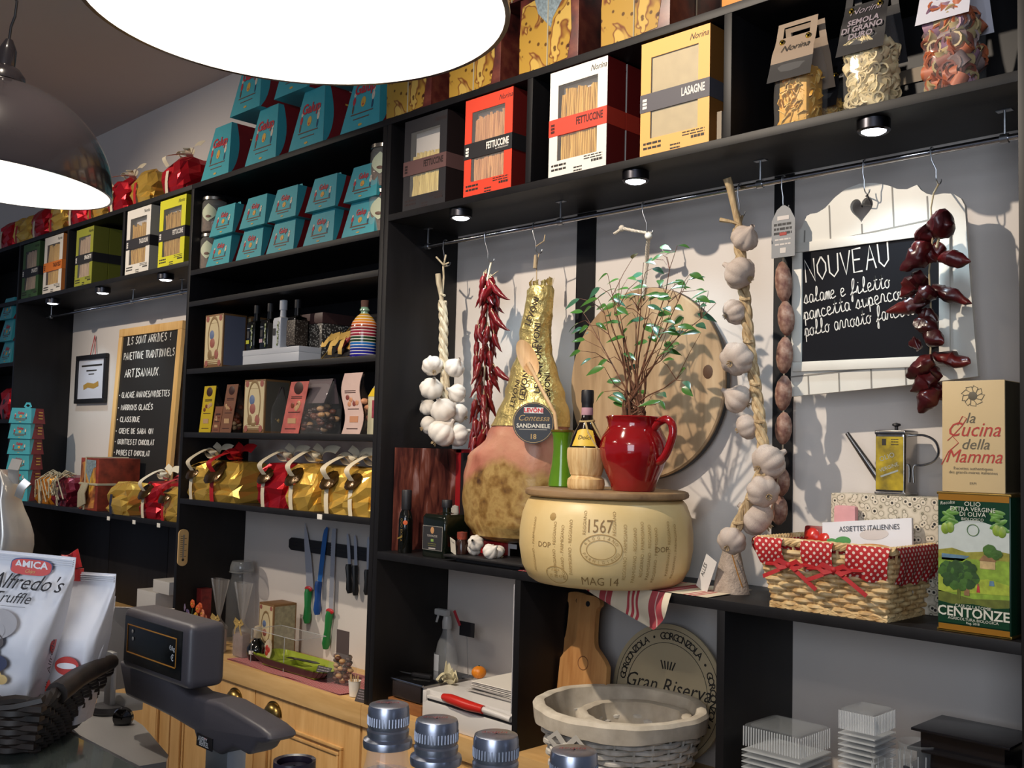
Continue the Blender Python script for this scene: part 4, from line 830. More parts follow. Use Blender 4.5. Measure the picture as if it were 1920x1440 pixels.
# chalk menu, tall, leaning on the wall: bottom hidden behind the parcels
p, q = PY(230, 620, WALL-.03), PY(349, 601, WALL-.03)
mw = q.x-p.x; mh = p.z-HAM+.004
mn = thing('menu_board', 'tall oak-framed chalk menu listing cakes, leaning on the back wall', 'menu board', ((p.x+q.x)/2, WALL-.068, HAM+.001), 0, None, (-math.atan2(.040, mh), 0, 0))
fw = .042; m = MB()
for x0, x1, z0, z1 in ((-mw/2, mw/2, 0, fw), (-mw/2, mw/2, mh-fw, mh), (-mw/2, -mw/2+fw, fw, mh-fw), (mw/2-fw, mw/2, fw, mh-fw)): m.bx(x0, x1, -.02, 0, z0, z1, b=.003)
m.build('frame', wood('light_pine', '#d0a05a', '#e6bd7c', .5, 10), mn); MB().bx(-mw/2+fw, mw/2-fw, -.012, -.004, fw, mh-fw).build('slate', mat('chalk_slate', '#16120f', .7), mn)
CHALK = mat('white_chalk', '#d8d4cc', .8); m = MB(); wi = mw-2*fw
m = None
L = [('ILS SONT ARRIV\u00c9S !', .905, .078, .04), ('PANETTONE TRADITIONNELS', .82, .074, .02), ('ARTISANAUX.', .72, .080, .05), ('- GLACAGE AMANDES/NOISETTES', .605, .058, .0), ('- MARRONS GLAC\u00c9S', .535, .055, .0), ('- CLASSIQUE', .47, .052, 0), ('- CREME DE SABAYON', .405, .052, 0), ('- GRIOTTES ET CHOCOLAT', .345, .050, 0), ('- POIRES ET CHOCOLAT', .285, .050, 0), ('- PANDORO', .225, .052, 0)]
for s, zz, hh, off in L:
    mb = MB(); end = hand(mb, s, hh*.5, 0, 0, 0, .0055, seed=len(s)); full = {0.905: .80, .82: .92, .72: .66, .605: .93, .535: .66, .47: .45, .405: .70, .345: .74, .285: .68, .225: .38}[zz]
    k = full*wi/end; m = MB(); m.add([(v[0]*k-wi/2+off+.008, v[1], v[2]*1.0) for v in mb.v], mb.f, 0, TR((0, -.0125, mh*zz))); m.build('chalk_line', CHALK, mn)
# ================================================================== HANGING FOOD
def s_hook(u, v0, v1, label, y=2.245, side=0):
    x = PY(u, v0, y).x; zt = RAILZ+.0085; zb = PY(u, v1, y).z; h = zt-zb
    r = thing('s_hook', label, 'hook', (x, y, zt)); m = MB(); P = []
    for k in range(9): a = PI*k/8; P.append((0, .0105*math.cos(a)*-1-.0, .0-.0085+.0105*math.sin(a)+.0) if 0 else (0, -.0105*math.cos(a), -.0085+.0108*math.sin(a)))
    P = P[::-1]; P = [(0, p[1], p[2]) for p in P]          # over the rail, then down
    P += [(side*.3, -.011, -.03), (side, -.004, -h+.03)]
    for k in range(9): a = PI+PI*k/8; P.append((side, .010+.014*math.cos(a), -h+.014+.014*math.sin(a)))
    m.tube(P, .0016, 8); m.build('wire', STEEL, r); return Vector((x+side, y+.010, zb))
h1 = s_hook(836, 445, 497, 'steel hook at the left end carrying the short garlic braid')
h2 = s_hook(913, 440, 492, 'steel hook carrying the string of small red chillies', side=.012)
h3 = s_hook(1003, 425, 475, 'steel hook from which the gold-wrapped ham hangs', side=.010)
h4 = s_hook(1208, 385, 440, 'steel hook above the plant with a white rope tied to it', side=.012)
h5 = s_hook(1388, 350, 404, 'steel hook holding the long garlic braid')
h6 = s_hook(1470, 335, 392, 'steel hook holding the chain of little sausages')
h7 = s_hook(1622, 300, 362, 'steel hook behind the heart cut-out of the white board')
h8 = s_hook(1748, 278, 345, 'steel hook holding the string of big dried peppers', side=.010)
# ---- garlic
GAR = NT('garlic_skin', .5); _g = GAR.map((3, 3, .35)); GAR.col(GAR.mix(GAR.ramp(GAR.noise(40, 3, _g), [(.55, '#000000'), (.8, '#ffffff')]), '#e4ddd2', '#b39aa0')).bump(GAR.noise(60, 2, _g), .3, .002); GAR = GAR.m
GARD = NT('dry_garlic_skin', .6); _g = GARD.map((3, 3, .35)); GARD.col(GARD.mix(GARD.ramp(GARD.noise(40, 3, _g), [(.42, '#000000'), (.66, '#ffffff')]), '#d6c9b8', '#94787a')).bump(GARD.noise(60, 2, _g), .4, .002); GARD = GARD.m
STRAW = NT('dry_stem', .75); STRAW.col(STRAW.ramp(STRAW.noise(70, 3, STRAW.map((2, 2, .3))), [(.3, '#8d7350'), (.7, '#c8b088')])); STRAW = STRAW.m
STRAWP = NT('pale_dry_stem', .7); STRAWP.col(STRAWP.ramp(STRAWP.noise(70, 3, STRAWP.map((2, 2, .3))), [(.3, '#a8987c'), (.7, '#d8ccb0')])); STRAWP = STRAWP.m
_bulb = {}
def bulb_mesh(seed, m_):
    if (seed, m_.name) in _bulb: return _bulb[(seed, m_.name)]
    q = random.Random(seed); n = q.choice((7, 8, 9)); ph = q.uniform(0, 6)
    def f(a, b):
        t = 2*PI*a; prof = [(0.06, -.80), (.30, -.86), (.62, -.76), (.90, -.42), (1.0, 0), (.92, .38), (.68, .72), (.38, .95), (.2, 1.2), (.15, 1.5)]
        k = b*9; i = min(int(k), 8); u = k-i; r = prof[i][0]*(1-u)+prof[i+1][0]*u; z = prof[i][1]*(1-u)+prof[i+1][1]*u
        lob = 1+.12*abs(math.sin(n*t/2+ph))*min(1, r*1.3)-.06
        return (r*lob*math.cos(t), r*lob*math.sin(t), z*.88)
    m = MB().surf(f, 54, 19, cu=True)
    for k in range(16):
        a = 2*PI*k/16+q.uniform(-.2, .2); m.tube([(.10*math.cos(a), .10*math.sin(a), -.72), (.2*math.cos(a), .2*math.sin(a), -.84-q.uniform(.02, .16))], .022, 5, 1)
    o = m.build('garlic_bulb', [m_, STRAW], None); me = o.data; bpy.data.objects.remove(o); _bulb[(seed, m_.name)] = me; return me
def bulb(parent, p, r, tilt, seed, m_=None, name='garlic_bulb'):
    o = bpy.data.objects.new(name, bulb_mesh(seed % 4, m_ or GAR)); COL.objects.link(o); o.parent = parent
    o.location = p; o.scale = (r, r, r); o.rotation_euler = tilt; return o
def braid(m, P, r, n=3, turns=1.6, mi=0):
    P = [Vector(p) for p in P]; D = [0]
    for i in range(1, len(P)): D.append(D[-1]+(P[i]-P[i-1]).length)
    def at(s):
        for i in range(1, len(P)):
            if s <= D[i] or i == len(P)-1: u = (s-D[i-1])/max(1e-6, D[i]-D[i-1]); return P[i-1].lerp(P[i], min(1, u))
    N = max(12, int(D[-1]/.007)); dens = turns/.10
    for k in range(n):
        Q = []
        for j in range(N+1):
            s = D[-1]*j/N; a = 2*PI*(s*dens*.6+k/n); c = at(s)
            Q.append(c+Vector((math.sin(a)*r*.75, -abs(math.cos(a*1))*r*.55*math.cos(a)-.0, math.cos(2*a)*r*.2)))
        m.tube(Q, r*.62, 7, mi)
    return m
def px(u, v, y): return PY(u, v, y)
g1 = thing('garlic_braid', 'short braid of white garlic at the left end of the rail', 'garlic braid', tuple(h1))
o0 = g1.location
m = MB()
m.tube([Vector((0, 0, .0)), px(831, 500, 2.245)-o0, px(832, 520, 2.24)-o0, px(829, 560, 2.24)-o0], .0035, 7)
for a in ((818, 482), (836, 478), (842, 492)): m.tube([px(832, 497, 2.243)-o0, px((832+a[0])/2, (497+a[1])/2, 2.235)-o0, px(*a, 2.24)-o0], .003, 6)
m.tube([px(821, 513, 2.22)-o0, px(823, 530, 2.225)-o0, px(827, 552, 2.235)-o0, px(829, 575, 2.24)-o0], [.009, .010, .008, .007], 9)
m.tube([px(826, 552, 2.232)-o0, px(834, 554, 2.228)-o0], .004, 6)
braid(m, [px(829, 565, 2.238)-o0, px(832, 600, 2.238)-o0, px(831, 650, 2.238)-o0, px(834, 700, 2.235)-o0, px(835, 790, 2.235)-o0], .014)
m.build('plaited_stem', STRAWP, g1)
for i, (u, v, r, y) in enumerate(((811, 686, 20, 2.20), (852, 690, 19, 2.245), (809, 729, 22, 2.19), (857, 737, 18, 2.25), (831, 769, 23, 2.175), (802, 764, 16, 2.25), (860, 776, 19, 2.24), (804, 798, 18, 2.22), (828, 813, 26, 2.17), (857, 815, 22, 2.22), (842, 740, 16, 2.28))):
    bulb(g1, px(u, v, y)-o0, r*.00175, (R_.uniform(.5, 1.1), R_.uniform(-.5, .5) + (.7 if u < 830 else -.7), R_.uniform(0, 6)), i)
# ---- small red chillies
CH = NT('dried_chilli', .28); CH.col(CH.ramp(CH.noise(16, 3), [(.3, '#43090f'), (.6, '#701217'), (.8, '#8c1c22')])).bump(CH.noise(50, 3), .35, .003); CH = CH.m
CHD = NT('dark_dried_pepper', .3); CHD.col(CHD.ramp(CHD.noise(11, 4), [(.28, '#1c0608'), (.5, '#3e0c10'), (.72, '#681a14'), (.85, '#94481e')])).bump(CHD.noise(26, 3), .6, .006); CHD = CHD.m
def chilli_mesh(seed, L, r, bend, m_, name='chilli'):
    q = random.Random(seed); P = []; rr = []
    for k in range(10):
        t = k/9; P.append((bend*L*t*t+q.uniform(-1, 1)*.02*L, q.uniform(-1, 1)*.02*L, -L*t)); rr.append(max(.0004, r*(.55+.9*t if t < .25 else (1-(t-.25)/.75)**.75*.78)*(1+q.uniform(-.12, .12))))
    m = MB().tube(P, rr, 9, 0); m.tube([(-.002, 0, .014), (0, 0, .004), (0, 0, -.004)], [.0012, .0014, .0035], 6, 1)
    o = m.build(name, [m_, STRAW], None); me = o.data; bpy.data.objects.remove(o); return me
cm = [chilli_mesh(k, .062+.008*(k % 3), .0135, (.35, .1, -.25, .5, -.1)[k], CH) for k in range(5)]
ri = thing('chilli_string', 'thick string of small dark red chillies left of the ham', 'chilli string', tuple(h2)); o0 = ri.location
C = [(914, 522), (914, 560), (911, 620), (909, 680), (907, 740), (905, 800), (902, 850), (898, 884)]
MB().tube([(0, 0, 0)]+[px(u, v, 2.235)-o0 for u, v in C], .003, 6).build('string', STRAWP, ri)
MB().tube([px(916, 522, 2.225)-o0, px(934, 508, 2.215)-o0], [.0022, .0010], 6).build('stem_end', STRAW, ri)
q = random.Random(11); N = 93
for k in range(N):
    t = k/(N-1)*(len(C)-1.001); i = int(t); u = C[i][0]*(1-t+i)+C[i+1][0]*(t-i); v = C[i][1]*(1-t+i)+C[i+1][1]*(t-i)
    a = q.uniform(0, 2*PI); sp = q.uniform(.004, .033)*(.5 if v < 540 else 1)
    p = px(u, v-10, 2.235)+Vector((math.cos(a)*sp, math.sin(a)*sp*.9, 0))
    o = bpy.data.objects.new('chilli', cm[k % 5]); COL.objects.link(o); o.parent = ri; o.location = p-o0; tl = q.uniform(.05, .42)
    o.rotation_euler = (math.sin(a)*tl*1.0, -math.cos(a)*tl, q.uniform(-.8, .8))
for u, v, ry in ((925, 535, -.5), (890, 538, 1.15), (872, 812, 0.8), (930, 690, -.6), (926, 590, -.45)):
    o = bpy.data.objects.new('chilli', cm[3]); COL.objects.link(o); o.parent = ri; o.location = px(u if ry < 0 else u+34, v, 2.21)-o0; o.rotation_euler = (.1, ry, PI if 0 else 0); o.scale = (1.15, 1.15, 1.25)
# ---- ham
yH = 2.235
prof = [(536, 1015, 14), (548, 1014, 18), (580, 1010, 19), (620, 1004, 21), (660, 1003, 23), (700, 1002, 33), (740, 1003, 42), (780, 1001, 52), (820, 990, 63), (860, 974, 80), (900, 967, 83), (940, 962, 82), (980, 963, 76), (1002, 962, 60), (1015, 958, 34), (1019, 955, 6)]
ham = thing('cured_ham', 'hanging cured ham with gold foil shank and round black label', 'ham', tuple(h3)); o0 = ham.location
def hamring(v, c, hw, k=1):
    L, Rr = PY(c-hw, v, yH), PY(c+hw, v, yH); return (L+Rr)/2, (Rr.x-L.x)/2
def hamsurf(v):
    for i in range(len(prof)-1):
        if prof[i][0] <= v <= prof[i+1][0]:
            t = (v-prof[i][0])/(prof[i+1][0]-prof[i][0]); t2 = t*t*(3-2*t)
            return hamring(v, prof[i][1]*(1-t2)+prof[i+1][1]*t2, prof[i][2]*(1-t2)+prof[i+1][2]*t2)
    return hamring(*prof[-1][:3])
def hamfn(v0, v1, grow=0, rough=0, seed=1):
    q = random.Random(seed); J = {}
    def f(a, b):
        v = v0+(v1-v0)*b; c, rx = hamsurf(min(max(v, 536), 1019)); t = 2*PI*a
        ry = min(rx*.82, .062+rx*.30) ; n_ = noise.noise(Vector((math.cos(t)*2, math.sin(t)*2, v*.02)))*.04*rx+(noise.noise(Vector((math.cos(t)*5, math.sin(t)*5, v*.09)))*rough)
        return c+Vector(((rx+grow+n_)*math.cos(t), (ry+grow+n_)*math.sin(t), 0))-o0
    return f
MEAT = NT('ham_rind', .38)
_vz = MEAT.sep(MEAT.map((1, 1, 1)))
_n1 = MEAT.noise(7, 4, None, .6); _n2 = MEAT.noise(26, 4)
_skin = MEAT.ramp(_n1, [(.3, '#97543f'), (.45, '#b97560'), (.62, '#c48e72'), (.75, '#a05244')])
_face = MEAT.ramp(MEAT.math('ADD', MEAT.math('MULTIPLY', _n2, .5), MEAT.math('MULTIPLY', _n1, .5)), [(.36, '#4a2f1a'), (.45, '#82602f'), (.54, '#a88a52'), (.62, '#8a6636'), (.7, '#5c3a20')])
MEAT.col(MEAT.mix(MEAT.ramp(MEAT.math('SUBTRACT', MEAT.math('ADD', MEAT.math('ADD', MEAT.math('MULTIPLY', _vz[2], -1.6), MEAT.math('MULTIPLY', MEAT.math('ABSOLUTE', MEAT.math('ADD', _vz[0], .0)), -.9)), MEAT.math('MULTIPLY', MEAT.noise(5, 3), .20)), .355), [(.70, '#000000'), (.74, '#ffffff')]), _skin, _face)).bump(_n2, .5, .006); MEAT = MEAT.m
MB().surf(hamfn(765, 1019), 56, 34, cu=True).build('meat', MEAT, ham)
GF = NT('gold_wrap', .34, .75); GF.b.inputs['Base Color'].default_value = lin('#d6c07c'); GF.bump(GF.math('ADD', GF.voro(45, 'F1'), GF.noise(120, 3)), .55, .006); GF = GF.m
m = MB().surf(hamfn(537, 800, .004, .004, 3), 48, 34, cu=True, flat=False)
c, rx = hamsurf(540)
q = random.Random(5)
for k in range(9):
    a = 2*PI*k/9; b0 = c-o0+Vector((rx*math.cos(a), rx*.8*math.sin(a), 0)); m.ribbon([b0, b0+Vector((.004*math.cos(a), .004*math.sin(a), .012)), b0+Vector((q.uniform(-.008, .008), q.uniform(-.008, .008), q.uniform(.018, .032)))], .016, (math.cos(a), math.sin(a), .2))
m.build('foil_wrap', GF, ham, sharp=.5)
TOCAM = Vector((.68, -.73, 0)).normalized(); RZ = math.atan2(TOCAM.x, -TOCAM.y)
LEV = mat('levoni_print', '#2a1c12', .6)
m = MB()
def foiltext(u, v, s, sz, ang):
    c, rx = hamsurf(v); P = PY(u, v, yH); ry = min(rx*.82, .062+rx*.30)
    dx = P.x-c.x
    # walk along the sight line to the wrap surface
    best = None
    for k in range(60):
        y = yH-.14+.0024*k; p = PY(u, v, y); d = ((p.x-c.x)/(rx+.006))**2+((p.y-c.y)/(ry+.006))**2
        if d <= 1: best = p; break
    if best is None: return
    nrm = Vector(((best.x-c.x)/(rx*rx), (best.y-c.y)/(ry*ry), 0)).normalized()
    rz = math.atan2(nrm.x, -nrm.y)
    text_into(m, s, sz, 0, Matrix.Translation(best-o0+nrm*.003) @ TR(rot=(0, 0, rz)) @ TR(rot=(PI/2, 0, 0)) @ TR(rot=(0, 0, ang)), bold=.02)
for u, v, sz, an in ((994, 612, .026, PI/2-.35), (1008, 662, .026, PI/2-.08), (984, 752, .028, PI/2-.15), (1012, 738, .026, PI/2-.08), (964, 764, .024, PI/2-.3), (1031, 752, .024, PI/2+.05), (1012, 700, .024, PI/2-.05)): foiltext(u, v, 'LEVONI', sz, an)
m.build('foil_lettering', LEV, ham)
# round label facing the counter
cD = PY(1000, 793, yH-.105); D = MB(); rD = .0595
T = Matrix.Translation(cD-o0) @ TR(rot=(-.05, 0, RZ)) @ TR(rot=(PI/2, 0, 0))
D.lathe([(rD, -.0015), (rD, .0015)], 48, 0, T); D.lathe([(rD*.955, .0016), (rD*.955, .002), (rD*.935, .002), (rD*.935, .0016)], 48, 1, T, cap=False)
D.bx(-.028, .028, -.0005, .0005, -.0085, .0085, 2, T @ TR((0, .036, .002), (-PI/2, 0, 0)))
text_into(D, 'LEV\u00d6NI', .0165, 3, T @ TR((0, .0305, .0028)), 'CENTER', bold=.03)
text_into(D, 'Contessa', .024, 1, T @ TR((0, .006, .0016)), 'CENTER', .35, 1.0)
text_into(D, 'SANDANIELE', .0165, 4, T @ TR((0, -.014, .0016)), 'CENTER', sx=1.0, bold=.02)
D.bx(-.04, .04, -.0003, .0003, -.0005, .0005, 4, T @ TR((0, -.019, .0018), (-PI/2, 0, 0)))
text_into(D, '18', .020, 1, T @ TR((0, -.046, .0016)), 'CENTER', bold=.02)
D.build('round_label', [mat('label_black', '#1e1e22', .4), mat('label_gold', '#a08050', .35, .6), mat('label_white', '#e0dcd6', .5), mat('label_red', '#c41f28', .5), mat('label_cream', '#d8d0c0', .5)], ham)
cS = PY(952, 790, yH-.05); m = MB(); m.bx(-.022, .022, -.001, .001, -.045, .045, 0, Matrix.Translation(cS-o0) @ TR(rot=(0, .5, .1))); text_into(m, 'LEV\u00d6NI', .014, 1, Matrix.Translation(cS-o0+Vector((-.008, -.0012, -.02))) @ TR(rot=(0, .5, .1)) @ TR(rot=(PI/2, 0, 0)) @ TR(rot=(0, 0, PI/2))); m.build('side_label', [_M['label_black'], _M['print_grey']], ham)
m = MB(); m.tube([(0, 0, .0), px(1006, 500, 2.245)-o0, px(1006, 545, 2.24)-o0], .0018, 6).tube([px(1005, 462, 2.24)-o0, px(1020, 452, 2.235)-o0, px(1022, 440, 2.235)-o0], .002, 6); m.tube([px(1004, 478, 2.24)-o0, px(1003, 503, 2.238)-o0], [.004, .006], 6); m.build('string', mat('natural_twine', '#b8a484', .8), ham)
# ---- rope and round board
RB = NT('scrubbed_round_board', .55); _v = RB.map((1, 1, .16), (0, .05, 0)); RB.col(RB.ramp(RB.math('ADD', RB.math('MULTIPLY', RB.noise(22, 5, _v, .8), .7), RB.math('MULTIPLY', RB.noise(2.5, 2), .3)), [(.32, '#8c7254'), (.5, '#a88b69'), (.68, '#bfa583')])).bump(RB.noise(60, 3, _v), .1, .001); RB = RB.m
yRB = 2.362; cB = Vector((-1.535*yRB/2, yRB, ZC+.1705*yRB/2)); rB = .2335*yRB/2
rb = thing('round_board', 'large round wooden board hung by white rope behind the plant', 'board', tuple(cB))
MB().lathe([(rB*.985, -.013), (rB, -.009), (rB, .009), (rB*.985, .013)], 72, 0, TR(rot=(PI/2, 0, 0))).build('disc', RB, rb)
MB().lathe([(rB+.0012, -.010), (rB+.0015, .006)], 72, 0, TR((0, .003, 0), (PI/2, 0, 0)), cap=False).build('dark_rim', DARK, rb)
p = px(1327, 697, yRB-.014)-cB; MB().lathe([(.0001, .0012), (.012, .001), (.016, 0)], 14, 0, TR(tuple(p), (PI/2, 0, 0)), sy=1.2, cap=False).build('knot', mat('wood_knot', '#4e3420', .6), rb)
ROPE = mat('white_rope', '#d2c9ba', .8)
def twist(m, P, r, mi=0):
    P = [Vector(p) for p in P]; Q = []
    for i in range(len(P)-1):
        n = max(2, int((P[i+1]-P[i]).length/.003)); Q += [P[i].lerp(P[i+1], k/n) for k in range(n)]
    Q.append(P[-1])
    for s in (0, 1, 2): m.tube([p+Vector((math.cos(j*.55+s*2.1)*r*.55, math.sin(j*.55+s*2.1)*r*.55, math.sin(j*.55+s*2.1)*r*.2)) for j, p in enumerate(Q)], r*.62, 6, mi)
    return m
m = MB(); k0 = Vector(h4)-cB
twist(m, [k0+Vector((0, 0, .006)), px(1214, 462, 2.29)-cB, px(1213, 492, 2.335)-cB, Vector((0, -.020, rB-.03))], .0055)
twist(m, [k0+Vector((0, 0, .004)), px(1190, 433, 2.235)-cB, px(1168, 428, 2.225)-cB, px(1152, 438, 2.22)-cB], .0055)
m.ell(tuple(k0+Vector((0, -.004, -.004))), .011).ell(tuple(px(1166, 428, 2.225)-cB), .009); m.build('rope', ROPE, rb)
# ---- long garlic braid
g2 = thing('garlic_braid', 'long garlic braid hanging down past the round board to the basket', 'garlic braid', tuple(h5)); o0 = g2.location
def Yb(v): return 2.215-(.09*max(0, (v-700)/320))
P2 = [(1366, 338), (1376, 385), (1384, 428), (1390, 500), (1397, 560), (1404, 640), (1416, 720), (1425, 790), (1432, 845), (1426, 890), (1408, 935), (1384, 980), (1363, 1022)]
m = MB(); m.tube([px(1363, 334, 2.20)-o0, px(1369, 352, 2.21)-o0, px(1377, 390, 2.22)-o0, px(1387, 430, 2.215)-o0], [.011, .010, .008, .010], 9).tube([px(1350, 412, 2.19)-o0, px(1372, 416, 2.20)-o0, px(1384, 420, 2.21)-o0], [.006, .004, .004], 6).tube([(0, 0, 0), px(1386, 425, 2.215)-o0], .004, 6)
braid(m, [px(u, v, Yb(v))-o0 for u, v in P2[2:]], .0125, turns=1.5)
for k in range(1, 10): u, v = P2[2+k]; m.tube([px(u-9, v, Yb(v)-.012)-o0, px(u, v+2, Yb(v)-.018)-o0, px(u+9, v, Yb(v)-.012)-o0], .004, 6)
m.build('plaited_stem', STRAW, g2)
for i, (u, v, r, dy) in enumerate(((1396, 447, 22, -.02), (1387, 512, 26, -.03), (1377, 585, 21, -.01), (1381, 673, 27, -.03), (1384, 748, 23, -.01), (1401, 800, 20, .0), (1441, 866, 27, .0), (1431, 921, 25, .0), (1420, 972, 27, .03), (1372, 1014, 22, -.005))):
    bulb(g2, px(u, v, Yb(v)+dy)-o0, r*.00155, (R_.uniform(.6, 1.2), (-.6 if u > 1405 else .8), R_.uniform(0, 6)), i+2, GARD)
# ---- sausage chain
SAU = NT('mould_bloom_sausage', .6); SAU.col(SAU.ramp(SAU.noise(60, 4), [(.35, '#6a4238'), (.55, '#93705f'), (.75, '#b8a090')])).bump(SAU.noise(90, 3), .4, .003); SAU = SAU.m
sc_ = thing('sausage_chain', 'chain of little pale sausages with a grey product card', 'sausages', tuple(h6)); o0 = sc_.location; yS_ = 2.25
m = MB(); m.tube([(0, 0, 0), px(1468, 480, yS_)-o0], .0012, 6); pts = [(1469, 529), (1474, 597), (1471, 666), (1469, 737), (1469, 803), (1465, 903), (1461, 957)]
for a, b in zip([(1468, 480)]+pts[:-1], pts): m.tube([px(*a, yS_)-o0, px(*b, yS_)-o0], .0022, 6)
m.tube([px(1464, 862, yS_-.005)-o0, px(1458, 900, yS_-.03)-o0, px(1450, 950, yS_-.03)-o0, px(1444, 985, yS_-.02)-o0], .0016, 6); m.build('string', mat('sausage_string', '#b8aa90', .8), sc_)
for i, (u, v) in enumerate(pts):
    h_ = (.052, .044, .046, .044, .040, .036, .036)[i]
    MB().lathe([(.001, -h_), (.007, -h_*.94), (.0165, -h_*.62), (.0205, -h_*.2), (.0205, h_*.2), (.0165, h_*.62), (.007, h_*.94), (.001, h_)], 18, cap=False).build('sausage', SAU, sc_, px(u, v, yS_)-o0, (R_.uniform(-.06, .06), R_.uniform(-.1, .1), 0))
MB().lathe([(.001, -.02), (.007, -.015), (.007, .015), (.001, .02)], 12, cap=False).build('sausage', SAU, sc_, px(1464, 860, yS_)-o0, (0, .1, 0))
a = px(1468, 482, 2.235); m = MB(); hh = PY(1470, 385, 2.235).z-a.z; wq = .032
m.prism([(-wq, 0), (wq, 0), (wq, hh*.72), (wq*.55, hh*.93), (.004, hh), (-.004, hh), (-wq*.55, hh*.93), (-wq, hh*.72)], .002, 0)
m.bx(-wq*.5, wq*.5, -.0008, 0, hh*.72, hh*.80, 1); lines_into(m, -wq*.8, wq*.8, hh*.66, 0, 3, .006, .011, 2, 3); m.bx(-wq*.3, wq*.3, -.0008, 0, hh*.42, hh*.48, 3).bx(-wq*.25, wq*.25, -.0008, 0, hh*.08, hh*.18, 1); lines_into(m, -wq*.7, wq*.7, hh*.36, 0, 2, .004, .012, 1, 5)
m.build('product_card', [mat('card_grey', '#85878a', .5), mat('card_pale', '#c4bdb8', .5), mat('card_ink', '#2c2c30', .6), mat('card_red', '#9c3830', .6)], sc_, a-o0)
# ---- NOUVEAU board
yN = 2.285
def N(u, v, y=yN): p = PY(1320+u/2.88, 300+v/2.88, y); return p
cN = N(960, 700)
nb = thing('chalk_sign', 'white scalloped chalk sign with a heart cut-out reading NOUVEAU', 'sign', tuple(cN))
def n2(pts): return [(N(u, v).x-cN.x, N(u, v).z-cN.z) for u, v in pts]
outer = n2([(468, 1277), (474, 800), (478, 388), (525, 372), (540, 335), (555, 302), (575, 291), (612, 285), (655, 258), (705, 203), (765, 156), (840, 128), (920, 123), (990, 136), (1045, 157), (1095, 158), (1150, 134), (1172, 162), (1202, 182), (1240, 190), (1290, 180), (1345, 182), (1388, 208), (1408, 246), (1440, 700), (1480, 1168), (1090, 1216)])
hc = N(850, 262); hs = abs(N(912, 262).x-N(785, 262).x)/2
heart = []
for k in range(36):
    t = 2*PI*k/36; heart.append((hc.x-cN.x+hs*(16*math.sin(t)**3)/16.5, hc.z-cN.z+hs*1.16*(13*math.cos(t)-5*math.cos(2*t)-2*math.cos(3*t)-math.cos(4*t))/16.5))
def plate_hole(outer, hole, th):
    bm = bmesh.new(); E = []
    for L in (outer, hole):
        vs = [bm.verts.new((x, 0, z)) for x, z in L]; E += [bm.edges.new((vs[i], vs[(i+1) % len(vs)])) for i in range(len(vs))]
    bmesh.ops.triangle_fill(bm, use_beauty=True, edges=E)
    r = bmesh.ops.extrude_face_region(bm, geom=bm.faces[:]); bmesh.ops.translate(bm, vec=(0, th, 0), verts=[v for v in r['geom'] if isinstance(v, bmesh.types.BMVert)])
    bm.verts.ensure_lookup_table(); bm.verts.index_update(); out = ([tuple(v.co) for v in bm.verts], [[v.index for v in f.verts] for f in bm.faces]); bm.free(); return out
vs, fs = plate_hole(outer, heart, .012)
m = MB(); m.add(vs, fs, 0)
GRV = 1
def nline(p, q, w_=.0035): a, b = N(*p)-cN, N(*q)-cN; m.ribbon([(a.x, -.0004, a.z), (b.x, -.0004, b.z)], w_, (0, -1, 0), GRV, None, .0006)
for a, b in (((676, 245), (684, 440)), ((852, 345), (855, 400)), ((1016, 145), (1026, 360)), ((1205, 195), (1212, 325)), ((563, 1165), (567, 1265)), ((728, 1150), (732, 1250)), ((902, 1130), (905, 1232)), ((1088, 1108), (1092, 1214)), ((468, 1172), (1180, 1096)), ((545, 380), (541, 480)), ((480, 480), (1210, 325))): nline(a, b)
m.build('panel', [mat('white_board_paint', '#d6d3ca', .5, var=.04, vs=10), mat('groove_grey', '#85817a', .7)], nb)
A, B, Cc, Dd = N(522, 528)-cN, N(1262, 378)-cN, N(1288, 1030)-cN, N(547, 1113)-cN
sx0, sx1, sz0, sz1 = (A.x+Dd.x)/2, (B.x+Cc.x)/2, (Dd.z+Cc.z)/2, (A.z+B.z)/2
m = MB(); fw = .024
m.bx(sx0-fw, sx1+fw, -.008, 0, sz1, sz1+fw, b=.002).bx(sx0-fw, sx1+fw, -.008, 0, sz0-fw, sz0, b=.002).bx(sx0-fw, sx0, -.008, 0, sz0, sz1, b=.002).bx(sx1, sx1+fw, -.008, 0, sz0, sz1, b=.002)
m.build('border', _M['white_board_paint'], nb)
MB().bx(sx0, sx1, -.003, 0, sz0, sz1).build('slate', mat('blue_black_slate', '#0e0f15', .8, spec=.2), nb)
m = MB()
def nhand(s, u0, v0, u1, v1, h, w_=.0026):
    a, b = N(u0, v0)-cN, N(u1, v1)-cN; mb = MB(); e = hand(mb, s, h, 0, 0, 0, w_, seed=len(s), jit=.05); L = math.hypot(b.x-a.x, b.z-a.z); k = L/e
    m = MB(); m.add([(v[0]*k, v[1], v[2]) for v in mb.v], mb.f, 0, TR((a.x, -.0035, a.z), (0, -math.atan2(b.z-a.z, b.x-a.x), 0))); m.build('chalk_line', CHALK, nb)
nhand('NOUVEAU', 556, 662, 1020, 567, .056, .0040)
nhand('salame e filetto', 545, 778, 1012, 690, .034)
nhand('pancetta supercondi', 545, 868, 1170, 730, .034)
nhand('pollo arrosto farcito', 550, 955, 1150, 832, .034)
m = MB(); hk = Vector(h7)-cN; m.tube([tuple(hk), (hk.x+.004, -.012, heart[0][1]-.01+.0), (heart[0][0]+.004, -.012, heart[0][1]-.004), (heart[0][0], .004, heart[0][1]-.006), (heart[0][0], .016, heart[0][1]+.02), tuple(hk+Vector((0, .006, 0)))], .0016, 6); m.build('hanging_wire', DARK, nb)
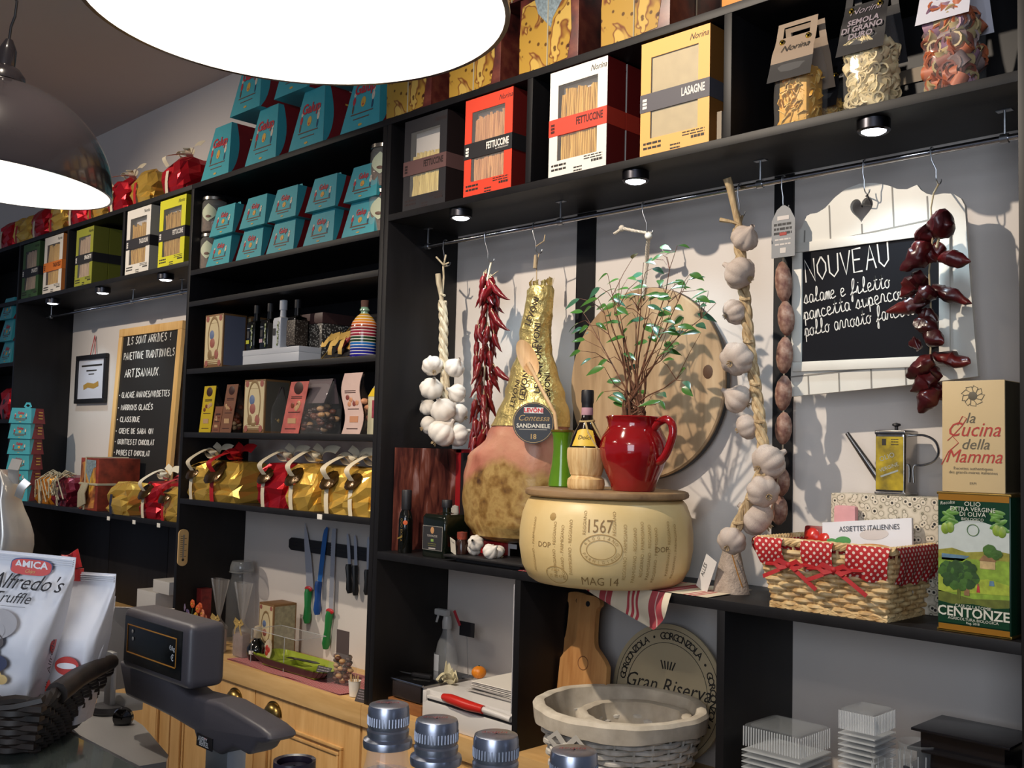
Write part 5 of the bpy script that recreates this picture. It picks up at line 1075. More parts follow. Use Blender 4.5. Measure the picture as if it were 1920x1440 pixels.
# ---- big dried peppers
pp = thing('pepper_string', 'string of big shiny dark dried peppers in front of the chalk sign', 'pepper string', tuple(h8)); o0 = pp.location; yP = 2.205
def pepper(u0, v0, u1, v1, r, y0=yP, y1=None, seed=1):
    a = PY(1320+u0/2.88, 300+v0/2.88, y0); b = PY(1320+u1/2.88, 300+v1/2.88, y1 or y0-.01); q = random.Random(seed); P = []; rr = []
    d = (b-a)*1.12; sd = Vector((q.uniform(-1, 1), q.uniform(-1, 1), q.uniform(-1, 1)))*.10*d.length
    for k in range(12):
        t = k/11; P.append(a+d*t+sd*math.sin(PI*t)*.6-o0); rr.append(max(.001, r*1.12*math.sin(PI*min(1, .12+t*.55))**.7*(1 if t < .45 else (1-(t-.45)/.56)**.7)*(1+q.uniform(-.14, .14))))
    mb = MB().tube(P, rr, 14); o = Vector((seed*3.1, seed, 0))
    mb.v = [tuple(Vector(v)+(noise.noise_vector(Vector(v)*38+o)*.0080+noise.noise_vector(Vector(v)*95+o)*.002)) for v in mb.v]
    return mb.build('dried_pepper', CHD, pp)
for i, (a, b, r) in enumerate((((1230, 340), (1330, 350), .030), ((1165, 390), (1235, 425), .026), ((1200, 440), (1072, 580), .024), ((1290, 455), (1190, 560), .021), ((1275, 525), (1432, 540), .017), ((1185, 620), (1075, 730), .024), ((1230, 690), (1150, 760), .022), ((1240, 690), (1422, 770), .019), ((1200, 760), (1008, 802), .017), ((1180, 830), (1262, 865), .018), ((1150, 880), (1240, 910), .019), ((1175, 990), (1108, 1005), .017), ((1190, 945), (1285, 985), .020), ((1250, 1055), (1424, 1098), .017), ((1235, 1080), (1112, 1165), .021), ((1200, 1150), (1275, 1170), .017), ((1245, 1165), (1128, 1245), .022), ((1240, 1230), (1330, 1290), .019), ((1260, 1235), (1172, 1345), .023))):
    pepper(*a, *b, r, yP+(.012 if i % 2 else -.012), seed=i)
m = MB(); Q = [Vector((0, 0, 0))]+[PY(1320+u/2.88, 300+v/2.88, yP)-o0 for u, v in ((1240, 180), (1225, 260), (1235, 420), (1215, 600), (1225, 800), (1225, 1000), (1215, 1180), (1250, 1240))]; m.tube(Q, .002, 6)
for k in range(6): m.ell(tuple(PY(1320+(1268-2*k)/2.88, 300+(425+9*k)/2.88, yP-.02)-o0), .003)
m.build('string', mat('pepper_string_twine', '#a89878', .8), pp)
# ================================================================== ON THE LONG SHELF
zH = HAM+.0005
# ---- big cheese wheel
RW = .228; cW = Vector((-1.742, 2.112, zH)); HW = .222
wprof = [(0, .190), (.06, .202), (.2, .219), (.42, .2275), (.6, .2275), (.8, .221), (.94, .209), (1, .198)]
def wr(z):
    t = min(max(z/HW, 0), 1)
    for i in range(len(wprof)-1):
        if t <= wprof[i+1][0]:
            u = (t-wprof[i][0])/(wprof[i+1][0]-wprof[i][0]); return wprof[i][1]*(1-u)+wprof[i+1][1]*u
    return wprof[-1][1]
CHE = NT('cheese_rind', .42); _n = CHE.noise(5, 4); _o = CHE.sep()[2]
CHE.col(CHE.ramp(_n, [(.3, '#cfb074'), (.55, '#dac088'), (.75, '#e2cc9a')])).bump(CHE.noise(120, 2), .08, .001); CHE = CHE.m
STAMP = mat('rind_stamp', '#a88850', .6); STAMPD = mat('rind_stamp_dark', '#8a6c3e', .6)
ch = thing('hard_cheese', 'big straw-coloured hard cheese wheel with stamped dotted lettering', 'cheese wheel', tuple(cW))
MB().lathe([(.001, 0), (.17, 0), (.186, .003)]+[(r, z*HW) for z, r in wprof[1:-1]]+[(.2, HW*.985), (.185, HW), (.001, HW)], 96, cap=False).build('wheel', CHE, ch)
camA = math.atan2(-cW.y, -cW.x)            # bearing of the counter side seen from the wheel
def wrap(mb_, a0, z0):
    out = []
    for x, y, z in mb_.v:
        zz = z0+y; r = wr(zz)+.0006+z*.6; a = a0+x/.226; out.append((r*math.cos(a), r*math.sin(a), zz))
    return out
W_ = MB()
def wtext(s, du, v, size, ang=0, mi=0, bold=0, sx=1, al='CENTER'):
    mb = MB(); text_into(mb, s, size, 0, TR(rot=(0, 0, ang)), al, sx=sx, bold=bold)
    z0 = (1104-v)/184*HW; W_.add(wrap(mb, camA+du/170*1.02, z0), mb.f, mi)
wtext('1567', -12, 984, .046, mi=1, sx=.74); wtext('DOP', -122, 1020, .019, mi=1, sx=1.1); wtext('DOP', 108, 1022, .019, mi=1, sx=1.1); wtext('MAG 14', -10, 1091, .029, mi=1)
for i, du in enumerate((-150, -95, -78, -62, 38, 56, 70, 84, 98, 128, 146)): wtext('PARMIGIANO - REGGIANO' if i % 2 else 'REGGIANO - PARMIGIANO', du, 1022+(i % 3-1)*6, .0125, PI/2, 0, sx=.9)
for du in (-36, 18): wtext('REGGIANO', du, 965, .0115, PI/2, 0)
def wring(du, v, rx, ry, w_, n=40):
    mb = MB(); vs = []
    for k in range(n):
        a = 2*PI*k/n; vs += [(rx*math.cos(a), ry*math.sin(a), .0008), ((rx-w_)*math.cos(a), (ry-w_)*math.sin(a), .0008)]
    mb.add(vs, [[2*k, (2*k+2) % (2*n), (2*k+3) % (2*n), 2*k+1] for k in range(n)]); W_.add(wrap(mb, camA+du/170*1.02, (1104-v)/184*HW), mb.f, 0)
wring(-8, 1018, .052, .038, .0025); wring(-8, 1018, .036, .024, .0016); wring(-98, 1075, .034, .022, .002)
def arc(s, du, v, rx, ry, size, a0, a1, flip=False):
    for k, chh in enumerate(s):
        a = a0+(a1-a0)*k/(len(s)-1); mb = MB(); text_into(mb, chh, size, 0, TR((rx*math.cos(a), ry*math.sin(a), 0), (0, 0, a+(PI/2 if flip else -PI/2))), 'CENTER'); W_.add(wrap(mb, camA+du/170*1.02, (1104-v)/184*HW), mb.f, 0)
arc('PARMIGIANO', -8, 1018, .047, .034, .0105, PI+.35, 2*PI-.35, True); arc('REGGIANO', -8, 1018, .039, .026, .0105, PI-.5, .5)
wtext('ITALIA', -98, 1067, .009, 0, 0); wtext('IT 02 474', -98, 1081, .012, 0, 0); 
mb = MB(); mb.lathe([(.0001, .001), (.008, .0008), (.010, 0)], 9, 0); W_.add(wrap(mb, camA-108/170, (1104-957)/184*HW), mb.f, 0)
W_.build('stamped_lettering', [STAMP, STAMPD], ch)
# ---- wooden lid on the wheel
zL = zH+HW+.0005; LT = .020
LID = wood('old_grey_brown_wood', '#765a3e', '#9d7e58', .6, 10, 'X', .25)
ld = thing('serving_board', 'round worn wooden board with an iron handle, lying on top of the cheese wheel', 'board', (cW.x, cW.y, zL))
MB().lathe([(.001, 0), (.206, 0), (.214, .004), (.2155, .010), (.213, .017), (.206, .020), (.001, .020)], 80, cap=False).build('disc', LID, ld)
hp = PZ(1264, 914, zL+LT)-ld.location; m = MB()
m.tube([hp+Vector((-.034, 0, 0)), hp+Vector((-.03, 0, .018)), hp+Vector((-.014, 0, .030)), hp+Vector((.014, 0, .030)), hp+Vector((.03, 0, .018)), hp+Vector((.034, 0, 0))], .004, 8).lathe([(.011, 0), (.011, .003)], 12, 0, TR(tuple(hp+Vector((-.034, 0, 0))))).lathe([(.011, 0), (.011, .003)], 12, 0, TR(tuple(hp+Vector((.034, 0, 0))))); m.build('handle', mat('black_iron', '#1c1a1a', .5, .5), ld)
zT = zL+LT+.0005
# ---- green vase with spoon
gv = Vector((PY(1054, 850, 2.085).x, 2.085, zT)); k_ = .00127
GG = mat('green_glaze_bright', '#56801a', .12, coat=.4, var=.08, vs=14)
vz = thing('green_vase', 'waisted bright green glazed vase holding a wooden spoon', 'vase', tuple(gv))
MB().lathe([(.001, 0), (.034, 0), (.0365, .003), (.035, .02), (.028, .06), (.0245, .10), (.026, .135), (.031, .151), (.0315, .154), (.029, .154), (.0235, .135), (.022, .10), (.024, .02), (.001, .012)], 40, cap=False).build('body', GG, vz)
MB().lathe([(.0307, .148), (.0322, .150), (.0322, .1545), (.0285, .1545)], 40, cap=False).build('rim', mat('brown_rim_glaze', '#6a5a1c', .2), vz)
WS = wood('beech_spoon', '#c29a6c', '#dab88a', .55, 20, 'Z', .05)
b0 = gv+Vector((.004, -.002, .016)); b1 = PY(1040, 775, gv.y-.004); top = PY(987, 676, gv.y-.02); tip = PY(981, 644, gv.y-.02)
sp = thing('wooden_spoon', 'pale wooden spoon leaning in the green vase over the ham', 'spoon', tuple(b0))
d = (top-b1)
m = MB(); m.tube([Vector((0, 0, 0)), b1-b0, b1+d*.5-b0, top-d*.05-b0], [.0052, .0052, .0052, .007], 10)
up = (tip-b1).normalized(); L_ = (PY(978, 640, gv.y-.02)-PY(1000, 702, gv.y-.02)).length; cc = (PY(978, 640, gv.y-.02)+PY(1000, 702, gv.y-.02))/2-b0
bn = Vector((.55, -.8, .1)); bn = (bn-up*bn.dot(up)).normalized(); bs = up.cross(bn)
def spoonf(a, b):
    t = 2*PI*a; r = math.sin(PI*b/2); e = cc+up*(L_*.55*r*math.cos(t))+bs*(.026*r*math.sin(t)); return e-bn*(.012*(1-r*r))
def spoonb(a, b): return spoonf(a, b)-bn*(.005*(1-.8*b))
m.surf(spoonf, 28, 8, cu=True).surf(spoonb, 28, 8, cu=True); m.build('spoon', WS, sp); bpy.data.objects['spoon'].name = 'spoon_body'
# ---- straw flask bottle
fb = PY(1099, 880, 2.03); fz = thing('straw_flask', 'wine flask in a pale straw base with a yellow label and black top', 'bottle', (fb.x, 2.03, zT))
STR_ = NT('flask_straw', .6); _v = STR_.map((1, 1, .05)); STR_.col(STR_.ramp(STR_.noise(95, 2, _v), [(.3, '#b98f5a'), (.5, '#d4b27c'), (.7, '#e3c896')])).bump(STR_.noise(120, 2, _v), .5, .003); STR_ = STR_.m
MB().lathe([(.001, 0), (.044, 0), (.0475, .004), (.049, .014), (.0475, .026), (.040, .032)], 44, cap=False).lathe([(.040, .032), (.0385, .035), (.041, .038)], 44, 0, cap=False).lathe([(.041, .038), (.047, .060), (.0505, .080), (.0505, .100), (.049, .106), (.046, .107)], 44, 0, cap=False).build('straw_base', STR_, fz)
MB().lathe([(.038, .060), (.0475, .085), (.046, .108), (.040, .130), (.031, .150), (.022, .168), (.0155, .185), (.0142, .215), (.0142, .222)], 40).build('glass', mat('dark_wine_glass', '#140a08', .05, coat=.6), fz)
MB().lathe([(.0150, .211), (.0152, .222), (.0165, .226), (.0165, .254), (.0150, .257), (.001, .257)], 32, cap=False).build('cap', DARK, fz); MB().lathe([(.0151, .191), (.0153, .192), (.0153, .210), (.0150, .211)], 32, cap=False).build('neck_band', mat('pink_seal', '#b58a94', .6), fz)
m = MB(); m.tube([(.0175*math.cos(a), .0175*math.sin(a), .176+.002*math.sin(a)) for a in [2*PI*k/20 for k in range(20)]], .0035, 7, closed=True); 
for s in (-.2, .6): m.tube([(.02*math.cos(camA+s), .02*math.sin(camA+s), .174), (.036*math.cos(camA+s+.3), .036*math.sin(camA+s+.3), .145), (.050*math.cos(camA+s+.8), .050*math.sin(camA+s+.8), .105)], .0028, 6)
m.build('raffia', mat('raffia_tan', '#b39a68', .8), fz)
def flab(a, b):
    z = .111+.040*b; t = (z-.108)/.042; r = (.046*(1-t)+.030*t)+.0035; w_ = .95*(1-.12*math.cos(a*7)*b); an = camA-.15+(a-.5)*1.5*w_; return (r*math.cos(an), r*math.sin(an), z+.004*math.sin(a*PI)*b)
m = MB().surf(flab, 18, 6, 0); 
for k, (s, sz, dz) in enumerate((('Dolci', .016, .128),)):
    mb = MB(); text_into(mb, s, sz, 0, TR(), 'CENTER', .3); m.add([((.0425-(z0+dz-.128)*.0)*math.cos(camA-.15+x/.042), .0425*math.sin(camA-.15+x/.042), dz+y) for x, y, z0 in mb.v], mb.f, 1)
m.build('label', [mat('yellow_label', '#d8b23a', .5), INK], fz)
# ---- red jug with the ficus
jp = PY(1188, 860, 2.085); jg = thing('red_jug', 'glossy red ceramic jug with a loop handle used as plant pot', 'jug', (jp.x, 2.085, zT))
REDG = mat('red_glaze', '#8a1014', .10, coat=.6, var=.12, vs=9)
jo = [(.001, 0), (.0435, 0), (.046, .003), (.049, .02), (.062, .055), (.071, .085), (.0735, .110), (.069, .135), (.059, .155), (.0555, .165), (.0575, .180), (.0615, .188), (.060, .190), (.055, .184), (.052, .168), (.056, .150), (.066, .125), (.066, .09), (.05, .03), (.001, .02)]
jo = [(r*1.2, z) for r, z in jo]
MB().lathe(jo, 56, cap=False).build('body', REDG, jg)
hd = Vector((.74, -.05, 0)).normalized(); P = [(.066, .160), (.085, .176), (.108, .182), (.124, .170), (.128, .148), (.120, .122), (.108, .098), (.094, .082), (.080, .076)]
MB().tube(smooth([hd*r+Vector((0, 0, z)) for r, z in P], 4), .0105, 14).build('handle', REDG, jg)
MB().lathe([(.001, .150), (.053, .158), (.001, .158)], 24, cap=False).build('soil', mat('dark_soil', '#2a1c14', .9, bump=.5, bs=120), jg)
pl_ = thing('ficus_plant', 'leafy little fig plant with many thin brown stems growing from the red jug', 'plant', (jg.location.x, jg.location.y, jg.location.z+.150)); o0 = pl_.location
LF = [(445, 330), (500, 355), (540, 350), (560, 262), (612, 280), (655, 262), (690, 205), (700, 243), (770, 200), (655, 305), (315, 447), (410, 395), (330, 508), (355, 575), (310, 560), (370, 485), (440, 480), (490, 487), (545, 400), (630, 390), (590, 430), (560, 510), (520, 435), (475, 520), (450, 520), (320, 690), (370, 725), (445, 730), (430, 765), (440, 835), (430, 880), (445, 905), (520, 700), (565, 740), (525, 625), (620, 540), (630, 478), (710, 487), (680, 430), (740, 400), (765, 358), (830, 330), (850, 410), (905, 455), (950, 468), (870, 487), (800, 535), (740, 550), (705, 555), (660, 575), (860, 565), (880, 605), (750, 610), (710, 655), (740, 690), (700, 740), (810, 770), (800, 830), (625, 890), (680, 890), (690, 925), (470, 885), (915, 410), (610, 330), (480, 400), (700, 430), (790, 370), (570, 470), (650, 430), (390, 560), (340, 640), (590, 360), (820, 360), (860, 440), (760, 480), (545, 440), (510, 560), (640, 620), (680, 520), (770, 575), (400, 445), (585, 540), (620, 430), (735, 450), (465, 445), (690, 360), (330, 585), (780, 660), (720, 600), (645, 690)]
q = random.Random(21); st = MB(); lf = MB()
def leaf(p, d, nrm, L, w_, mi):
    d = d.normalized(); s = d.cross(nrm); s = s.normalized() if s.length > .01 else Vector((1, 0, 0)); n_ = s.cross(d).normalized(); vs = []; K = 7
    for k in range(K+1):
        t = k/K; wv = w_*math.sin(PI*min(1, t*1.0)**.8)*(1-.25*t); c = p+d*(L*t)-n_*(L*.18*t*t)
        vs += [c-s*wv+n_*wv*.25, c, c+s*wv+n_*wv*.25]
    fs = []
    for k in range(K): a = 3*k; fs += [[a, a+1, a+4, a+3], [a+1, a+2, a+5, a+4]]
    lf.add(vs, fs, mi)
curves = []
TG_ = []
for i, (u, v) in enumerate(LF):
    yy = min(jg.location.y+q.uniform(-.10, .11), 2.30); TG_.append(PY(960+u/2.483, 380+v/2.483, yy)-o0)
for i, tgt in enumerate(TG_):
    side = 1 if tgt.x > 0 else -1
    if i % 4 == 0:
        b = Vector((q.uniform(-.016, .016), q.uniform(-.014, .014), 0))
        m1 = Vector((b.x*1.6, b.y*1.6, .05+.03*q.random())); k = q.uniform(.25, .45); m2 = Vector((tgt.x*k, tgt.y*k, max(.05, tgt.z*.55+q.uniform(-.01, .02)))); m3 = tgt*.82+Vector((0, 0, tgt.z*.05+q.uniform(-.008, .008)))
        P = [b, m1, (m1+m2)/2+Vector((q.uniform(-.006, .006), q.uniform(-.006, .006), 0)), m2, (m2+m3)/2+Vector((q.uniform(-.01, .01), q.uniform(-.01, .01), q.uniform(-.004, .01))), m3, tgt]
        st.tube(P, [.0040, .0030, .0024, .0019, .0014, .0010, .0007], 5); curves.append(P[2:6])
for i, tgt in enumerate(TG_):
    side = 1 if tgt.x > 0 else -1
    if i % 4:
        best = min((p for P in curves for p in P), key=lambda p: (p-tgt).length+(.10 if p.z > tgt.z-.01 else 0))
        mid = best.lerp(tgt, .5)+Vector((0, q.uniform(-.01, .01), .012)); st.tube([best, mid, tgt], [.0012, .0009, .0006], 4)
    for j in range(q.choice((1, 1, 1, 2))):
        d = Vector((side*q.uniform(.3, 1)*q.choice((1, 1, 1, -1)), q.uniform(-.5, .3), q.uniform(-.45, .15))); leaf(tgt+Vector((-.012*side*j, .01*j, -.014*j)), d, Vector((q.uniform(-.2, .5), q.uniform(-.9, -.2), q.uniform(.3, 1))), q.uniform(.036, .056), q.uniform(.0085, .0125), q.choice((0, 0, 1)))
for i in range(16):
    P = [Vector((q.uniform(-.012, .012), q.uniform(-.012, .012), -.01))]; hh = q.uniform(.05, .11)
    for k in range(1, 6): P.append(P[0]+Vector((q.uniform(-.012, .012)+k*.004*q.choice((-1, 1)), q.uniform(-.012, .012), hh*k/5)))
    st.tube(P, [.0075, .006, .005, .004, .003, .002], 6)
st.build('stems', NT('brown_bark', .7).col(_M['brown_bark'].node_tree.nodes['Principled BSDF'].outputs[0]).m if 0 else mat('brown_twig', '#6d4630', .7, var=.35, vs=80), pl_)
lf.build('foliage', [mat('leaf_green', '#3f6b2c', .28, coat=.25), mat('leaf_blue_green', '#3c6a52', .25, coat=.3)], pl_)
# ---- striped cloth under the wheel
CL = NT('striped_cloth', .85); _x = CL.sep(CL.src)[0]
CL.col(CL.mix(CL.math('LESS_THAN', CL.math('FRACT', CL.math('MULTIPLY', _x, 9.5)), .30), CL.mix(CL.math('LESS_THAN', CL.math('FRACT', CL.math('MULTIPLY', _x, 62)), .35), '#d9cdb4', '#b0484c'), '#a83a42') if 0 else CL.ramp(CL.math('FRACT', CL.math('MULTIPLY', _x, 6.2)), [(0, '#d9ccb2'), (.20, '#b04048'), (.25, '#dccfb6'), (.29, '#b04048'), (.34, '#dccfb6'), (.38, '#b04048'), (.43, '#dccfb6'), (.66, '#a8434a'), (.78, '#c9a9a0'), (.80, '#a8434a'), (.90, '#dccfb6')], True)); CL = CL.m
eA = PZ(1088, 1107, zH); eB = PZ(1262, 1108, zH); tipC = PY(1226, 1181, FRONT-.016)
A = Vector((XY(1072, FRONT, 1100), FRONT-.006, zH)); B = Vector((XY(1262, FRONT, 1112), FRONT-.006, zH)); 
tc = thing('striped_cloth', 'red and cream striped cloth hanging over the shelf edge under the cheese wheel', 'cloth', tuple((A+B)/2)); o0 = tc.location
m = MB()
def drape(a, b):       # a across A-B, b down towards the tip
    p = A.lerp(B, a); t = tipC.lerp(B, 0); e = A.lerp(tipC, a) if 0 else None
    # left edge A->tip, right edge B->tip
    q1 = A.lerp(tipC, b); q2 = B.lerp(tipC, b); c = q1.lerp(q2, a)
    c.y -= .010*math.sin(PI*min(1, b*1.4))*(.4+.6*a)+.012*math.sin(a*9+b*2)*b*(1-b)*1.4; c.x += .018*math.sin(PI*b)*(a-.2)
    return c-o0
m.surf(drape, 22, 16)
def lie(a, b): p = A.lerp(B+Vector((.10, 0, 0)), a); return Vector((p.x, p.y+.004+b*.20, zH+.0012+(.004*math.sin(a*7)*b if a > .9 else 0)))-o0
m.surf(lie, 22, 6)
L2 = Vector((XY(968, FRONT, 1068), FRONT+.006, zH+.001))-o0; m.surf(lambda a, b: L2+Vector((a*.10, b*.09+(.03 if 0 else 0)*(1-a), .0+.004*math.sin(PI*b))), 6, 5)
m.build('cloth', CL, tc); bpy.data.objects['cloth'].name = 'woven_cloth'
# ---- mesh bags with a label
def mesh_bag(label, u, v, w_, h, card=True, y=None):
    p = PZ(u, v, zH); r = thing('garlic_bag', label, 'bag', (p.x, (y or p.y)+.03, zH))
    def f(a, b): t = 2*PI*a; k = 1-.55*b**1.2+.04*math.sin(5*t+b*4); return (math.cos(t)*w_/2*k, math.sin(t)*w_*.38*k, h*b)
    MB().surf(f, 26, 10, cu=True).build('sack', mat('linen_net', '#a8988a', .8, var=.25, vs=50, bump=.8, bs=160), r)
    MB().lathe([(.001, h*.82), (.014, h*.9), (.010, h*1.0), (.018, h*1.13), (.001, h*1.10)], 14, cap=False).build('gathered_top', mat('net_top', '#8d8a86', .6), r)
    if card:
        m = MB(); T = TR((-w_*.48, -w_*.42, h*.42), (0, .42, -.25)); m.bx(-.021, .021, -.001, 0, -.045, .045, 0, T)
        text_into(m, 'ALLES', .017, 1, T @ TR((-.006, -.0012, -.012), (PI/2, 0, 0)) @ TR(rot=(0, 0, PI/2)), sx=.8); lines_into(m, -.012, .012, -.015, -.001, 2, .002, .006, 1, 4)
        m.build('tag', [mat('white_tag', '#d8d4d0', .5), INK], r); MB().tube([(w_*.2, -w_*.3, h*.95), (w_*.42, -w_*.35, h*.5), (w_*.50, -w_*.25, .02)], .0016, 6).build('drawstring', mat('orange_cord', '#9c6a28', .7), r)
    return r
mesh_bag('small grey sack with a tilted white tag, between cheese wheel and red basket', 1358, 1113, .095, .105)
sb_ = thing('garlic_bulb', 'shadowed garlic bulb on a stalk behind the cheese wheel', 'garlic', (PZ(1332, 1070, zH).x, 2.27, zH+.03)); bulb(sb_, (0, 0, 0), .03, (.3, .4, 1), 1, GARD, 'bulb'); bulb(sb_, (-.045, .03, .0), .03, (.3, -.6, 2), 2, GARD, 'bulb'); bulb(sb_, (-.01, .03, .045), .026, (.3, -.6, 2), 3, GARD, 'bulb')
sb_['label'] = 'little heap of three garlic bulbs in the shade behind the cheese wheel'; sb_.name = 'garlic_cluster'
# ---- oil tin and recipe box
a, b = PZ(1757.5, 1176, zH), PZ(1895, 1193, zH); yT = FRONT+.012; xa, xb = XY(1757.5, yT, 1176), min(XY(1897, yT, 1193), XP[7]-.002); tw = xb-xa; th = PY(1757, 921, yT).z-zH; td = .115
ot = thing('oil_tin', 'tall green olive oil tin with a painted landscape, under the recipe box', 'tin', ((xa+xb)/2, yT+td/2, zH)); TG = mat('tin_green', '#143c28', .3, .2); 
m = MB(); m.box((0, 0, th/2), (tw, td, th-.006), 0, b=.006); m.bx(-tw/2-.001, tw/2+.001, -td/2-.001, td/2+.001, th-.006, th, 1, b=.002).bx(-tw/2-.001, tw/2+.001, -td/2-.001, td/2+.001, 0, .006, 1, b=.002); m.build('can', [TG, mat('tin_gold_edge', '#8a7038', .3, .8)], ot)
yf = -td/2; pic = MB(); W2 = tw/2-.003
def P_(x, z): return (x*W2, z*th)
def poly(pts, mi, lift): pic.prism([P_(x, z) for x, z in pts], .0005, mi, TR((0, yf-.0005*lift, 0)))
poly([(-1, .01), (1, .01), (1, .985), (-1, .985)], 0, 1.0)
poly([(-1, .94), (1, .94), (1, .985), (-1, .985)], 1, 2); poly([(-1, .01), (1, .01), (1, .055), (-1, .055)], 1, 2)
wavy = [(-1+2*k/14, .755-.05*math.sin(PI*k/14*1.0)**2*(-1)+.0) for k in range(15)]
poly([(-1, .22)]+[(1, .22)]+[(x, z) for x, z in wavy[::-1]], 2, 2)            # pale sky field
poly([(-1, .58), (-.6, .60), (-.2, .575), (.3, .59), (.7, .60), (1, .59), (1, .50), (-1, .50)], 3, 3)   # far hills
poly([(-.9, .555), (-.1, .55), (-.3, .51), (-.9, .51)], 4, 4)                   # water
poly([(-1, .525), (1, .535), (1, .22), (-1, .22)], 5, 4); poly([(-1, .40), (-.2, .37), (.4, .40), (1, .37), (1, .30), (-1, .28)], 6, 5); poly([(-1, .29), (0, .25), (1, .27), (1, .20), (-1, .20)], 7, 5)
q = random.Random(3)
for k in range(46):
    a_ = q.uniform(0, 2*PI); rr_ = q.uniform(0, 1)**.5; x, z = -.42+.5*rr_*math.cos(a_), .415+.085*rr_*math.sin(a_); pic.lathe([(.0001, .0008), (.010, .0004)], 7, q.choice((8, 9, 8)), TR((x*W2, yf-.0026-.0001*(k % 4), z*th), (PI/2, 0, 0)), cap=False)
poly([(-.46, .24), (-.36, .24), (-.34, .38), (-.44, .38)], 7, 6)
for k in range(16): pic.lathe([(.0001, .0008), (.008, .0004)], 7, 9, TR(((.55+q.uniform(-.17, .17))*W2, yf-.0027, (.595+q.uniform(-.03, .035))*th), (PI/2, 0, 0)), cap=False)
poly([(.2, .47), (.62, .47), (.62, .53), (.41, .565), (.2, .53)], 10, 5); poly([(.16, .525), (.66, .525), (.56, .56), (.3, .565)], 11, 6)
poly([(.1, .30), (.2, .30), (.18, .345), (.12, .345)], 12, 6); poly([(.11, .345), (.17, .345), (.17, .362), (.11, .362)], 13, 6); poly([(-.25, .27), (-.1, .27), (-.1, .32), (-.25, .32)], 11, 6); poly([(.45, .355), (.6, .355), (.58, .39), (.47, .39)], 4, 6)
poly([(-1, .065), (1, .065), (1, .215), (.6, .20), (0, .215), (-.6, .20), (-1, .215)], 0, 6)
for s in (-1, 1):         # olive sprays
    for k in range(7):
        x, z, an = s*(.72+q.uniform(-.16, .16)), .80+.018*k-.04, q.uniform(-.8, .8); pic.lathe([(.0001, .0009), (.0042, .0006), (.005, 0)], 10, 14, TR((x*W2, yf-.0012, z*th), (PI/2, 0, 0)) @ TR(rot=(0, 0, an)) @ Matrix.Diagonal((2.9, 1, 1, 1)), cap=False)
    for x, z in ((.66, .745), (.80, .735)): pic.lathe([(.0001, .0018), (.0075, .0009), (.0085, 0)], 14, 15, TR((s*x*W2, yf-.0014, z*th), (PI/2, 0, 0)) @ Matrix.Diagonal((1, 1.35, 1, 1)), cap=False)
pic.lathe([(.012, .0006), (.0112, .001), (.0104, .0006)], 22, 9, TR((0, yf-.0012, .735*th), (PI/2, 0, 0)), cap=False)
def tt(s, sz, z, sx=1, mi=16, bold=0): text_into(pic, s, sz, mi, TR((0, yf-.0036, z*th), FACE), 'CENTER', sx=sx, bold=bold)
tt('OLIO', .0125, .905, 1.1); tt('EXTRA VERGINE', .0120, .868); tt('DI OLIVA', .0125, .832); tt('BIOLOGICO', .0080, .802); tt('CASE DI LATOMIE', .0088, .182); tt('CENTONZE', .0265, .118, .98, bold=.02); tt('AGRICOLTURA BIOLOGICA', .0078, .092); tt('Reg. 2018', .0065, .070)
text_into(pic, 'Recolte', .0095, 16, TR((-W2*.93, yf-.0036, .905*th), FACE) @ TR(rot=(0, 0, .12)), shear=.2)
pic.build('artwork', [TG, mat('tin_band', '#9c6c22', .35, .3)]+[mat('tin_art%d' % k, c, .45, var=.32 if k not in (0, 14) else .06, vs=70) for k, c in enumerate(('#b8c0bc', '#8d8a38', '#5c7c94', '#7d9a34', '#98a83a', '#5c6428', '#2c4a24', '#3f6428', '#b8a070', '#8c6a48', '#a83238', '#8c5a40', '#5c8a3c', '#7f9a38', '#c9c8ba'))], ot)
yB2 = FRONT+.014; xa, xb = XY(1766.5, yB2, 918), XY(1885, yB2, 925); bw = xb-xa; bh = PY(1885, 712, yB2).z-(zH+th)
cx = thing('recipe_box', 'cream recipe box lettered in red script, standing on the oil tin', 'box', ((xa+xb)/2, yB2+.05, zH+th+.0005)); m = MB(); m.box((0, 0, bh/2), (bw, .10, bh), 0, b=.002)
CB = mat('cream_buff_card', '#c4ac80', .55, var=.05, vs=5); yf = -.0503; m.bx(bw/2-.0002, bw/2+.0006, -.048, .048, .002, bh-.002, 4)
def rt(s, sz, x, z, mi, sh=.35, sx=1, al='CENTER'): text_into(m, s, sz, mi, TR((x, yf, z*bh), FACE) @ TR(rot=(0, 0, .0)), al, sh, sx)
rt('la', .030, -.005, .62, 3, .3); rt('Cucina', .041, .0, .50, 2, .35, .92); rt('della', .030, .004, .385, 3, .3); rt('Mamma', .038, .0, .265, 2, .35, .92)
rt('Recettes authentiques', .0085, 0, .20, 3, 0); rt('des grands-m\u00e8res italiennes', .0085, 0, .165, 3, 0); rt('ERPI', .007, 0, .07, 3, 0)
m.ribbon([(-.062, yf, .24*bh), (-.048, yf, .36*bh), (-.028, yf, .44*bh), (-.04, yf, .50*bh), (-.05, yf, .46*bh)], .0016, (0, -1, 0), 2).ribbon([(-.04, yf, .50*bh), (-.02, yf, .60*bh), (-.012, yf, .66*bh), (-.02, yf, .68*bh), (-.03, yf, .60*bh)], .0016, (0, -1, 0), 2)
q = random.Random(8)
for k in range(9):
    a_ = 2*PI*k/9; m.ribbon([(0+.008*math.cos(a_), yf, .86*bh+.008*math.sin(a_)), (.019*math.cos(a_+.3), yf, .86*bh+.019*math.sin(a_+.3)), (.023*math.cos(a_+.8), yf, .86*bh+.021*math.sin(a_+.8)), (.017*math.cos(a_+.9), yf, .86*bh+.016*math.sin(a_+.9))], .0012, (0, -1, 0), 3)
